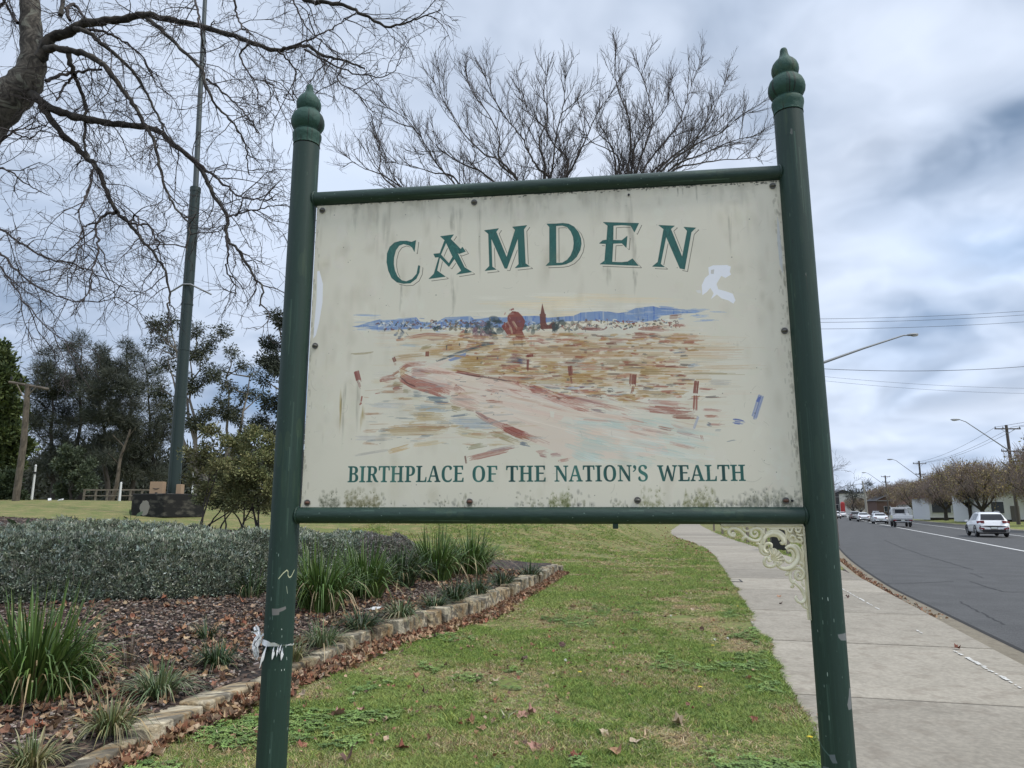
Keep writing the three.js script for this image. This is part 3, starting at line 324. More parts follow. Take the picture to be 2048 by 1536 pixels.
  // posts
  for (const [f, x0, y0, x1, y1, w, c] of [[6, 375, 935, 405, 1050, 22, [120, 50, 44]], [6, 400, 1050, 420, 1120, 9, [170, 140, 130]], [6, 435, 1190, 420, 1270, 5, RED], [6, 430, 1262, 400, 1288, 5, RED], [6, 755, 795, 775, 850, 13, [120, 70, 58]], [6, 772, 850, 775, 900, 7, [170, 140, 120]], [6, 1102, 735, 1100, 798, 14, [124, 66, 50]], [6, 1300, 670, 1300, 720, 4, DARK], [6, 1430, 650, 1430, 695, 3, DARK], [5, 282, 790, 280, 840, 5, [96, 60, 50]], [5, 490, 790, 490, 830, 4, SLATE], [5, 800, 815, 795, 940, 8, [120, 62, 52]], [5, 820, 765, 822, 795, 26, [130, 62, 50]], [5, 1228, 880, 1240, 990, 18, [120, 60, 50]], [5, 1240, 990, 1246, 1070, 6, [120, 70, 60]], [5, 1875, 965, 1868, 1090, 26, [120, 62, 50]], [5, 1880, 1090, 1858, 1170, 8, [130, 80, 66]], [4, 1112, 310, 1100, 420, 18, [118, 60, 48]], [4, 1095, 420, 1088, 545, 6, [140, 80, 66]], [4, 1112, 420, 1110, 540, 6, [150, 90, 76]], [4, 1600, 420, 1540, 610, 22, [124, 138, 176]], [4, 1570, 470, 1600, 420, 10, [84, 104, 166]], [4, 1125, 580, 1085, 690, 8, [180, 186, 200]], [3, 1405, 880, 1415, 940, 6, [120, 90, 80]]]) S(f, [x0, y0, x1, y1], w, c, 0.9, 0.12, false);
  for (let i = 0; i < 90; i++) { const x = 900 + R() * 330, y = 735 + R() * 65; const [a, b] = at(x, y); g.strokeStyle = css([DARK, RED, SLATE, PALE][Math.floor(R() * 4)], 0.5); g.lineWidth = 1.2 + R() * 2; g.beginPath(); g.moveTo(a, b); g.quadraticCurveTo(a + 10, b + (R() - 0.5) * 12, a + R() * 30, b + (R() - 0.5) * 8); g.stroke(); }
  // lettering
  const letters = [
    { f: 1, o: [[1033, 462, 1022, 546, 1006, 515, 985, 500, 940, 487, 905, 500, 880, 535, 866, 590, 864, 640, 873, 690, 893, 735, 925, 765, 960, 773, 1005, 755, 1040, 715, 1052, 652, 1064, 655, 1058, 705, 1035, 752, 990, 785, 940, 788, 890, 778, 850, 745, 825, 690, 812, 625, 815, 560, 835, 510, 870, 478, 915, 466, 965, 466, 1000, 475]] },
    { f: 1, o: [[1220, 432, 1318, 418, 1295, 450, 1372, 528, 1385, 512, 1408, 545, 1360, 562, 1345, 552, 1400, 665, 1455, 700, 1342, 718, 1378, 690, 1325, 600, 1283, 660, 1215, 590, 1192, 690, 1255, 735, 1132, 752, 1170, 715, 1208, 588, 1180, 590, 1168, 565, 1215, 560, 1252, 460], [1262, 478, 1222, 570, 1283, 636, 1312, 585]] },
    { f: 1, o: [[1552, 385, 1658, 370, 1640, 395, 1720, 590, 1785, 380, 1765, 358, 1872, 346, 1850, 375, 1862, 635, 1893, 656, 1785, 668, 1812, 640, 1806, 440, 1722, 672, 1706, 672, 1602, 440, 1610, 660, 1640, 680, 1556, 690, 1590, 655, 1582, 410]] },
    { f: 7, o: [[385, 322, 600, 318, 740, 308, 880, 325, 1000, 390, 1100, 510, 1155, 650, 1168, 780, 1140, 920, 1060, 1070, 950, 1175, 820, 1235, 700, 1255, 365, 1268, 445, 1190, 445, 390], [590, 365, 740, 358, 850, 395, 930, 490, 985, 620, 1000, 760, 985, 900, 930, 1040, 850, 1140, 740, 1205, 595, 1212]] },
    { f: 2, o: [[405, 325, 672, 332, 640, 398, 612, 350, 540, 345, 480, 350, 478, 460, 545, 462, 585, 430, 578, 515, 545, 482, 478, 485, 470, 625, 545, 628, 590, 622, 625, 600, 670, 652, 380, 640, 415, 615, 425, 487, 375, 484, 400, 462, 430, 458, 438, 350]] },
    { f: 2, o: [[825, 346, 942, 352, 915, 375, 1002, 590, 1040, 390, 1015, 362, 1103, 368, 1070, 400, 1020, 680, 985, 672, 880, 430, 838, 640, 868, 662, 777, 658, 818, 625, 862, 375]] }];
  for (const L of letters) {
    const path = (dx, dy) => { g.beginPath(); for (const o of L.o) { const p = []; for (let i = 0; i < o.length; i += 2) p.push(o[i] + dx, o[i + 1] + dy); Q(L.f, p).forEach((q, i) => (i ? g.lineTo(...q) : g.moveTo(...q))); g.closePath(); } };
    g.lineJoin = 'round';
    const sc = frames[L.f][2] / 3.7926; path(22 * sc, 16 * sc); g.strokeStyle = 'rgb(92,88,76)'; g.lineWidth = 3.4; g.stroke();
    g.fillStyle = g.strokeStyle = CREAM; for (let k = 0; k <= 1.001; k += 0.125) { path(21 * sc * k, 15 * sc * k); g.fill('evenodd'); } path(0, 0); g.lineWidth = 9; g.stroke();
    path(0, 0); g.fillStyle = 'rgb(40,98,92)'; g.fill('evenodd'); g.save(); path(0, 0); g.clip('evenodd');
    for (let i = 0; i < 200; i++) { const o = L.o[0], k = 2 * Math.floor(R() * (o.length / 2)), k2 = 2 * Math.floor(R() * (o.length / 2)), t = R(); const [p] = Q(L.f, [lerp(o[k], o[k2], t), lerp(o[k + 1], o[k2 + 1], t)]); g.strokeStyle = css([[70, 134, 124], [26, 76, 72], [52, 112, 104], [20, 52, 52]][Math.floor(R() * 4)], 0.25); g.lineWidth = 1 + R() * 5; g.beginPath(); g.moveTo(...p); g.lineTo(p[0] + (R() - 0.5) * 24, p[1] + (R() - 0.5) * 60); g.stroke(); }
    g.restore(); path(0, 0); g.strokeStyle = 'rgba(28,72,68,0.8)'; g.lineWidth = 2.2; g.stroke();
  }
  // lower line
  g.font = 'bold 100px serif'; g.textAlign = 'left'; g.textBaseline = 'alphabetic';
  const capH = g.measureText('H').actualBoundingBoxAscent;
  for (const [w, x0, x1] of [['BIRTHPLACE', 696, 928], ['OF', 945, 995], ['THE', 1012, 1092], ['NATION’S', 1109, 1296], ['WEALTH', 1315, 1491]]) {
    const b0 = at(x0, 964.8 - (x0 - 696) * 0.0035), b1 = at(x1, 964.8 - (x1 - 696) * 0.0035), t0 = at(x0, 932.5 - (x0 - 696) * 0.0035), m = g.measureText(w), wide = m.actualBoundingBoxRight + m.actualBoundingBoxLeft;
    g.save(); g.transform((b1[0] - b0[0]) / wide, (b1[1] - b0[1]) / wide, 0, (b0[1] - t0[1]) / capH, b0[0], b0[1]); g.fillStyle = 'rgb(40,92,86)'; g.fillText(w, m.actualBoundingBoxLeft, 0); g.restore();
    // each letter's paint has weathered to its own tone
    for (let k = 0; k < w.length; k++) if (R() < 0.6) { const x0k = g.measureText(w.slice(0, k)).width, x1k = g.measureText(w.slice(0, k + 1)).width, sx = (b1[0] - b0[0]) / wide; g.save(); g.beginPath(); g.rect(b0[0] + x0k * sx + (x1k - x0k) * sx * R() * 0.5, t0[1] - 8, (x1k - x0k) * sx * (0.3 + R() * 0.4), b0[1] - t0[1] + 16); g.clip(); g.transform(sx, (b1[1] - b0[1]) / wide, 0, (b0[1] - t0[1]) / capH, b0[0], b0[1]); g.fillStyle = R() < 0.6 ? 'rgba(20,52,52,0.55)' : 'rgba(84,140,128,0.45)'; g.fillText(w, m.actualBoundingBoxLeft, 0); g.restore(); }
  }
  // grime, and a dimmer top painted in with it: runs under the top rail, mould along the foot, scuffs, flaked paint
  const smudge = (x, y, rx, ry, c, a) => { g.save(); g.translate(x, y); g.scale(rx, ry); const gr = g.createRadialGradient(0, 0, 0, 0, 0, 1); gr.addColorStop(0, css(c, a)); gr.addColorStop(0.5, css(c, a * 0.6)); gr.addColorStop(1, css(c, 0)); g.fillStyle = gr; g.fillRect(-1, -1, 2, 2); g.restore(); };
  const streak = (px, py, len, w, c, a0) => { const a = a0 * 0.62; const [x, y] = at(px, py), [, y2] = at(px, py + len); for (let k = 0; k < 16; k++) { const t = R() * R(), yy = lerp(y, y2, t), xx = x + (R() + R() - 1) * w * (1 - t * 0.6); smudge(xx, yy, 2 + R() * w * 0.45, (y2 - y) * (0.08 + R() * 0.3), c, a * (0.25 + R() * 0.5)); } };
  for (let i = 0; i < 900; i++) { const px = 640 + R() * 930, py = 395 + R() * 600, lump = fbm(px * 0.012, py * 0.006, 4, 15); if (R() > sstep(0.42, 0.7, lump) * (py < 640 ? 1 : 0.5)) continue; const [x, y] = at(px, py); smudge(x, y, 6 + R() * 30, 14 + R() * 70, R() < 0.7 ? [128, 122, 102] : [150, 140, 112], 0.05 + R() * 0.07); }  // mottled grime, laid denser in the upper half to paint in its dimmer light
  for (let i = 0; i < 500; i++) { const [x, y] = at(630 + R() * 960, 380 + R() * 630), l = 4 + R() * 24; g.strokeStyle = css(R() < 0.6 ? [140, 134, 116] : [236, 232, 218], 0.1 + R() * 0.16); g.lineWidth = 0.8 + R() * 1.6; g.beginPath(); g.moveTo(x, y); g.quadraticCurveTo(x + (R() - 0.5) * l, y + (R() - 0.5) * l, x + (R() - 0.5) * l * 2, y + (R() - 0.5) * l * 2); g.stroke(); }
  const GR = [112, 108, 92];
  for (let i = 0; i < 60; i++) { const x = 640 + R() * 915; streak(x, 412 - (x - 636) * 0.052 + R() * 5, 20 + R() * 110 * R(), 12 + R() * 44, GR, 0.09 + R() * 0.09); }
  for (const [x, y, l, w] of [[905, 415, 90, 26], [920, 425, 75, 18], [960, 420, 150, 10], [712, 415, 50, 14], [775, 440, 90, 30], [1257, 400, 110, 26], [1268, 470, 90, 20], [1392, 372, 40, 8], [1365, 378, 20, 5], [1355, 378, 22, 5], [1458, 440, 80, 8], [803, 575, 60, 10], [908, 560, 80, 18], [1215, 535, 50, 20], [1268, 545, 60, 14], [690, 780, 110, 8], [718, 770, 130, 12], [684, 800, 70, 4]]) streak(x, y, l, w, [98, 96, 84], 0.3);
  streak(683, 800, 85, 6, [142, 116, 50], 0.6); streak(726, 820, 50, 14, [146, 122, 64], 0.5);
  for (let i = 0; i < 700; i++) { const x = 606 + R() * 996, lump = fbm(x * 0.02, 3, 3, 6), y = 1012 - R() * R() * 26 * lump * 2.2; const dens = sstep(0.3, 0.62, lump); if (R() > dens) continue; const [a, b] = at(x, y); smudge(a, b, 2 + R() * 8, 3 + R() * 14, R() < 0.5 ? [86, 88, 58] : [74, 76, 70], 0.12 + R() * 0.25); if (R() < 0.5) { g.fillStyle = css([70, 72, 58], 0.2 + R() * 0.3); g.beginPath(); g.ellipse(a + R() * 6, b + R() * 6, 0.7 + R() * 2, 0.8 + R() * 3, 0, 0, 6.28); g.fill(); } }
  for (const [x0, x1, n, c] of [[640, 680, 90, [82, 84, 66]], [690, 760, 160, [96, 92, 56]], [1100, 1140, 90, [84, 92, 44]], [1280, 1330, 60, [110, 112, 70]], [1365, 1430, 90, [98, 100, 56]], [1488, 1600, 160, [110, 112, 100]]]) for (let i = 0; i < n; i++) { const [a, b] = at(lerp(x0, x1, R()), 1012 - R() * R() * 40); smudge(a, b, 3 + R() * 9, 4 + R() * 14, c, 0.1 + R() * 0.22); g.fillStyle = css(c, 0.25 + R() * 0.3); g.beginPath(); g.ellipse(a + (R() - 0.5) * 12, b + R() * 10, 0.8 + R() * 2.2, 1 + R() * 3, 0, 0, 6.28); g.fill(); }
  for (let i = 0; i < 240; i++) { const y = 370 + R() * 640, k = (y - 365) / 648, x = R() < 0.35 ? lerp(637, 604, k) + R() * R() * 16 : lerp(1556, 1604, k) - R() * R() * 20; const [a, b] = at(x, y); g.fillStyle = css([120, 116, 100], 0.1 + R() * 0.18); g.beginPath(); g.ellipse(a, b, 1 + R() * 4, 3 + R() * 16, 0, 0, 6.28); g.fill(); }
  for (let i = 0; i < 330; i++) { const x = 640 + R() * 920, y = 400 - (x - 640) * 0.05 + 9 + R() * R() * 7; const [a, b] = at(x, y); g.fillStyle = css([50, 50, 44], 0.25 + R() * 0.4); g.beginPath(); g.ellipse(a, b, 1 + R() * 6, 1 + R() * 3, 0, 0, 6.28); g.fill(); }
  for (let i = 0; i < 70; i++) { const [a, b] = at(640 + R() * 930, 420 + R() * 580); g.fillStyle = css([60, 60, 52], 0.5); g.beginPath(); g.arc(a, b, 0.8 + R() * 1.8, 0, 6.28); g.fill(); }
  for (let i = 0; i < 90; i++) { const [a, b] = at(640 + R() * 930, 420 + R() * 580), t = R() * 6.28, r = 10 + R() * 40; g.strokeStyle = css(R() < 0.5 ? [150, 146, 130] : [226, 224, 214], 0.22); g.lineWidth = 1 + R() * 2; g.beginPath(); g.arc(a, b, r, t, t + 0.6 + R() * 2); g.stroke(); }
  const flake = (f, l, c = [240, 242, 250], a = 0.95) => fill(Q(f, l), c, a);
  flake(2, [1200, 665, 1235, 650, 1340, 648, 1370, 660, 1362, 700, 1372, 720, 1330, 745, 1298, 730, 1280, 760, 1262, 790, 1275, 830, 1330, 845, 1385, 865, 1405, 915, 1390, 940, 1350, 915, 1300, 900, 1265, 870, 1220, 905, 1240, 860, 1215, 820, 1190, 850, 1155, 875, 1150, 800, 1175, 745, 1205, 720]); flake(2, [1105, 840, 1140, 835, 1150, 860, 1120, 858], [226, 226, 226], 0.7); flake(2, [1220, 685, 1245, 680, 1240, 715, 1218, 712], [196, 194, 186], 0.8);
  flake(1, [285, 695, 302, 690, 328, 790, 325, 930, 300, 1080, 275, 1180, 255, 1205, 262, 1100, 280, 900]); flake(2, [1722, 275, 1735, 330, 1745, 430, 1760, 560, 1765, 720, 1740, 640, 1722, 460], [198, 202, 206], 0.75); flake(4, [0, 540, 35, 545, 30, 590, 5, 585], [226, 222, 208], 0.8); flake(4, [80, 610, 110, 580, 165, 590, 188, 640, 170, 645, 140, 615, 95, 620], [222, 218, 202], 0.8);
  const t = new THREE.CanvasTexture(cv); t.colorSpace = THREE.SRGBColorSpace; t.magFilter = THREE.LinearFilter; t.anisotropy = 8; return t;
}
function postTexture(seed, chips, marks) {
  const W = 512, H = 2048, cv = document.createElement('canvas'); cv.width = W; cv.height = H; const g = cv.getContext('2d'), R = rngOf(seed);
  g.fillStyle = 'rgb(25,52,43)'; g.fillRect(0, 0, W, H);
  for (let i = 0; i < 900; i++) { const x = R() * W, y = R() * H; g.strokeStyle = R() < 0.5 ? `rgba(28,54,48,${0.1 + R() * 0.16})` : `rgba(54,86,74,${0.06 + R() * 0.12})`; g.lineWidth = 1 + R() * 8; g.beginPath(); g.moveTo(x, y); g.lineTo(x + (R() - 0.5) * 8, y + 20 + R() * 140); g.stroke(); }
  for (let i = 0; i < 46; i++) { const x = R() * W, y = R() * H, l = 60 + R() * 260; g.strokeStyle = `rgba(120,140,124,${0.05 + R() * 0.12})`; for (let k = 0; k < 5; k++) { g.lineWidth = 1 + R() * 6; const xx = x + (R() - 0.5) * 14; g.beginPath(); g.moveTo(xx, y); g.lineTo(xx + (R() - 0.5) * 6, y + l * (0.4 + R() * 0.6)); g.stroke(); } }
  for (let i = 0; i < 260; i++) { g.fillStyle = R() < 0.6 ? `rgba(18,34,30,${0.2 + R() * 0.4})` : `rgba(96,112,98,${0.15 + R() * 0.3})`; g.beginPath(); g.ellipse(R() * W, R() * H, 0.8 + R() * 3, 1 + R() * 6, 0, 0, 6.28); g.fill(); }
  for (let i = 0; i < 70; i++) { g.fillStyle = `rgba(190,205,195,${0.3 + R() * 0.5})`; g.beginPath(); g.ellipse(R() * W, H * (0.55 + R() * 0.45), 0.7 + R() * 1.6, 1 + R() * 5, 0, 0, 6.28); g.fill(); }
  for (let i = 0; i < 40; i++) { g.fillStyle = `rgba(92,100,66,${0.1 + R() * 0.12})`; g.beginPath(); g.ellipse(R() * W, R() * H * 0.5, 4 + R() * 18, 10 + R() * 60, 0, 0, 6.28); g.fill(); }
  for (let i = 0; i < 16; i++) { const x = R() * W, y = R() * H, s = 2 + R() * 7, n = 9; g.beginPath(); for (let k = 0; k < n; k++) { const a = (k / n) * 6.283, q = s * (0.5 + R() * 0.8); g.lineTo(x + Math.cos(a) * q, y + Math.sin(a) * q * 1.5); } g.closePath(); g.fillStyle = R() < 0.5 ? 'rgba(104,104,100,0.85)' : 'rgba(84,56,40,0.7)'; g.fill(); if (R() < 0.4) { g.strokeStyle = 'rgba(84,56,40,0.28)'; g.lineWidth = 2 + R() * 3; g.beginPath(); g.moveTo(x, y); g.lineTo(x + (R() - 0.5) * 4, y + 30 + R() * 90); g.stroke(); } }
  for (const [list, c] of chips) { g.fillStyle = c; g.beginPath(); for (let i = 0; i < list.length; i += 2) i ? g.lineTo(list[i] * W, list[i + 1] * H) : g.moveTo(list[i] * W, list[i + 1] * H); g.closePath(); g.fill(); }
  g.lineCap = 'round'; for (const [list, c, w] of marks) { g.strokeStyle = c; g.lineWidth = w; g.beginPath(); for (let i = 0; i < list.length; i += 2) i ? g.lineTo(list[i] * W, list[i + 1] * H) : g.moveTo(list[i] * W, list[i + 1] * H); g.stroke(); }
  const t = new THREE.CanvasTexture(cv); t.colorSpace = THREE.SRGBColorSpace; t.magFilter = THREE.LinearFilter; return t;
}
{
  const sign = thing('town_sign', SIGN, 'cream town sign painted with a country road, held between two green posts with turned finials', 'sign', null, STURN);
  const POST_TOP = 3.337, R0 = 0.06;
  // unrolled post: u 0.5 faces the camera, v runs from the ground (1) to the top (0)
  const uv = (cx, half, px, py, k) => { const [, y] = onSign(cx, py); const a = Math.asin(clamp((px - cx) / half, -0.98, 0.98)); return [0.5 + a / 6.283, 1 - y / POST_TOP]; };
  const leftC = (py) => 612 - (py - 340) * 0.0573, rightC = (py) => 1582.5 + (py - 300) * 0.0769;
  const L = (l) => { const o = []; for (let i = 0; i < l.length; i += 2) o.push(...uv(leftC(490 + 0, 0) && leftC(1100 + l[i + 1] / 6.4), 30, 490 + l[i] / 6.4, 1100 + l[i + 1] / 6.4)); return o; };
  const Rr = (l) => { const o = []; for (let i = 0; i < l.length; i += 2) { const px = 1100 + l[i] / 2.8656, py = 1000 + l[i + 1] / 2.8656; o.push(...uv(rightC(py), 34, px, py)); } return o; };
  const grey = 'rgb(116,114,112)';
  const texL = postTexture(3, [[L([355, 725, 430, 728, 480, 715, 530, 700, 535, 735, 500, 755, 450, 770, 445, 805, 360, 812]), grey], [L([330, 820, 345, 850, 325, 880]), 'rgb(70,90,86)'], [L([520, 1200, 545, 1195, 530, 1230]), 'rgb(170,180,176)']], [[L([440, 350, 500, 280, 545, 245, 560, 262, 558, 310, 575, 340, 600, 330, 640, 250]), 'rgb(206,206,170)', 3], [L([540, 450, 552, 540]), 'rgb(190,196,170)', 2], [L([540, 1350, 542, 1385]), 'rgb(220,226,220)', 2], [L([475, 1500, 476, 1508]), 'rgb(225,230,225)', 3], [L([510, 1500, 511, 1508]), 'rgb(225,230,225)', 3], [L([478, 985, 480, 990]), 'rgb(225,230,225)', 3]]);
  const texR = postTexture(4, [[Rr([1645, 755, 1690, 750, 1698, 795, 1665, 790, 1650, 775]), 'rgb(110,114,114)'], [Rr([1708, 1060, 1718, 1065, 1726, 1180, 1705, 1182, 1697, 1150, 1706, 1100]), 'rgb(112,116,116)'], [Rr([1598, 1440, 1630, 1432, 1636, 1460, 1645, 1480, 1620, 1485, 1605, 1462]), 'rgb(96,106,110)'], [Rr([1570, 1520, 1600, 1515, 1605, 1535, 1565, 1536]), 'rgb(96,106,110)']], [[Rr([1545, 1385, 1600, 1445]), 'rgb(74,102,96)', 3], [Rr([1590, 550, 1592, 565]), 'rgb(200,214,206)', 3], [Rr([1534, 738, 1535, 748]), 'rgb(190,206,200)', 2]]);
  const paintL = textured(texL, 0.58, { bumpMap: T.bump, bumpScale: 0.0006 }), paintR = textured(texR, 0.58, { bumpMap: T.bump, bumpScale: 0.0006 });
  const RAILTEX = postTexture(6, [], []); RAILTEX.wrapS = RAILTEX.wrapT = THREE.RepeatWrapping;
  const railPaint = textured(RAILTEX, 0.5, { bumpMap: T.bump, bumpScale: 0.0012 });
  const finialPaint = textured(T.finial = tex(256, 256, (x, y) => { const a = fbm(x * 10, y * 3, 4, 3, 0), b = sstep(0.62, 0.7, fbm(x * 40, y * 2.5, 3, 8, 0)), m = sstep(0.55, 0.75, fbm(x * 6, y * 5, 4, 19, 6)); let k = mix3([0.13, 0.27, 0.235], [0.19, 0.33, 0.28], a); k = mix3(k, [0.32, 0.36, 0.24], m * 0.5); return mix3(k, [0.1, 0.13, 0.11], b * 0.7); }), 0.7, { bumpMap: T.bump, bumpScale: 0.0025 });
  const postGeo = () => new THREE.CylinderGeometry(R0, R0, POST_TOP, 48, 40, true);
  const turnTo = (x) => { const wx = SIGN.x + SU.x * x, wz = SIGN.z + SU.z * x; return Math.atan2(-wx, -wz) - STURN; };  // the seam of the texture goes round the back
  const prof = [[0, 0], [0.0615, 0.0], [0.0615, 0.004], [0.0605, 0.012], [0.063, 0.03], [0.0665, 0.045], [0.0665, 0.058], [0.063, 0.066], [0.056, 0.071], [0.053, 0.074], [0.058, 0.079], [0.068, 0.09], [0.0755, 0.105], [0.0776, 0.121], [0.0755, 0.138], [0.069, 0.155], [0.059, 0.168], [0.049, 0.176], [0.046, 0.18], [0.049, 0.184], [0.0545, 0.194], [0.0576, 0.209], [0.0565, 0.224], [0.051, 0.24], [0.041, 0.254], [0.031, 0.264], [0.023, 0.275], [0.0185, 0.288], [0.0165, 0.3], [0.0155, 0.309], [0.012, 0.317], [0.006, 0.321], [0, 0.322]].map(([r, y]) => new THREE.Vector2(r, y));
  const finialGeo = new THREE.LatheGeometry(prof, 40);
  for (const [x, m] of [[0, paintL], [SPAN, paintR]]) {
    const p = part('post', postGeo(), m, sign); p.position.set(x, POST_TOP / 2, 0); p.rotation.y = turnTo(x) + Math.PI;
    const f = part('finial', finialGeo, finialPaint, p); f.position.set(0, POST_TOP / 2 + 0.004, 0); f.rotation.y = x * 1.3;
    const w = part('collar', new THREE.CylinderGeometry(0.0585, 0.0585, 0.012, 36), MAT.black, p); w.position.set(0, POST_TOP / 2 - 0.002, 0);
  }
  for (const [y, r] of [[3.071, 0.0325], [1.6305, 0.0338]]) {
    const g = new GB(); const pts = []; for (let k = 0; k <= 40; k++) pts.push(V(0.03 + (SPAN - 0.06) * (k / 40), y, 0)); g.tube(pts, r, 28, false);
    for (let k = 0; k < g.t.length; k += 2) { g.t[k] *= 2.4; g.t[k + 1] *= 0.9; }
    const rail = part(y > 2 ? 'top_rail' : 'bottom_rail', g.geo(), railPaint, sign);
    // weld beads where the rail meets the posts
    for (const x of [R0 - 0.004, SPAN - R0 + 0.004]) { const w = part('weld', new THREE.TorusGeometry(r + 0.001, 0.005, 8, 30), railPaint, rail); w.position.set(x, y, 0); w.rotation.y = Math.PI / 2; }
  }
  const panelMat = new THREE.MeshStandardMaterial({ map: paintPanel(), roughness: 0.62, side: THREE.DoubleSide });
  const NX = 60, NY = 40, pg = new THREE.PlaneGeometry(PW, PH, NX, NY);      // sheet metal, very slightly buckled
  { const a = pg.attributes.position; for (let k = 0; k < a.count; k++) { const x = a.getX(k), y = a.getY(k), e = sstep(0, 0.12, Math.min(PW / 2 - Math.abs(x), PH / 2 - Math.abs(y))); a.setZ(k, (fbm(x * 2 + 5, y * 2 + 5, 3, 12) - 0.5) * 0.012 * e); } pg.computeVertexNormals(); }
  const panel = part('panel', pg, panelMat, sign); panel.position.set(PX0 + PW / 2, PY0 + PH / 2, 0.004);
  const backing = part('backing_frame', join([box(PW - 0.02, 0.03, 0.02, PX0 + PW / 2, PY1 - 0.02, -0.014), box(PW - 0.02, 0.03, 0.02, PX0 + PW / 2, PY0 + 0.02, -0.014), box(0.03, PH - 0.08, 0.02, PX0 + 0.022, PY0 + PH / 2, -0.014), box(0.03, PH - 0.08, 0.02, PX1 - 0.022, PY0 + PH / 2, -0.014), box(PW - 0.02, PH - 0.02, 0.003, PX0 + PW / 2, PY0 + PH / 2, -0.008)]), MAT.galv, sign);
  const dome = new THREE.SphereGeometry(0.0115, 16, 8, 0, 6.2832, 0, Math.PI / 2).applyMatrix4(M4(0, 0, 0, Math.PI / 2, 0, 0, [1, 1, 0.6]));
  const rust = std([0.11, 0.055, 0.038], 0.85), dull = std([0.13, 0.125, 0.115], 0.5, { metalness: 0.5 });
  const boltHead = mergeVertices(dome);
  for (const [x, y, m] of [[0.097, 3.012, dull], [0.807, 3.011, dull], [2.098, 3.012, dull], [0.096, 2.371, dull], [2.104, 2.375, dull], [0.097, 1.683, rust], [0.801, 1.686, rust], [1.488, 1.691, dull], [2.063, 1.688, rust]]) {
    const b = part('bolt', boltHead, m, sign); b.position.set(x, y, 0.0085);
    const w = part('washer', new THREE.CylinderGeometry(0.0135, 0.0135, 0.003, 20), dull, b); w.rotation.x = Math.PI / 2; w.position.z = -0.001;
  }
  for (const [x, y] of [[1.492, 3.006], [2.086, 1.688]]) { const h = part('bolt_hole', new THREE.CylinderGeometry(0.005, 0.005, 0.003, 14), MAT.black, sign); h.rotation.x = Math.PI / 2; h.position.set(x, y, 0.0095); }
  { const t = part('tab', rbox(0.022, 0.03, 0.012, 0.003), railPaint, sign); t.position.set(...onSign(1231, 1050), 0.004); }
  // cast iron corner bracket
  {
    const I = (x, y, z = 0) => { const [u, h] = onSign(1400 + x / 7.3125, 1030 + y / 7.3125); return V(u, h, z); };
    const iron = std([0.8, 0.75, 0.55], 0.5, { bumpMap: T.bump, bumpScale: 0.002 });
    const sm = (list, rad, z = 0, lift = 0.003) => { const P = []; for (let i = 0; i < list.length; i += 2) P.push(I(list[i], list[i + 1], z + lift * Math.sin(i * 0.7))); const c = new THREE.CatmullRomCurve3(P, false, 'centripetal'), n = P.length * 4; const pts = c.getPoints(n); return [pts, pts.map((_, k) => { const t = k / n; return 0.00031 * rad * (0.45 + 0.55 * Math.sin(Math.PI * clamp(0.12 + t * 0.8))); })]; };
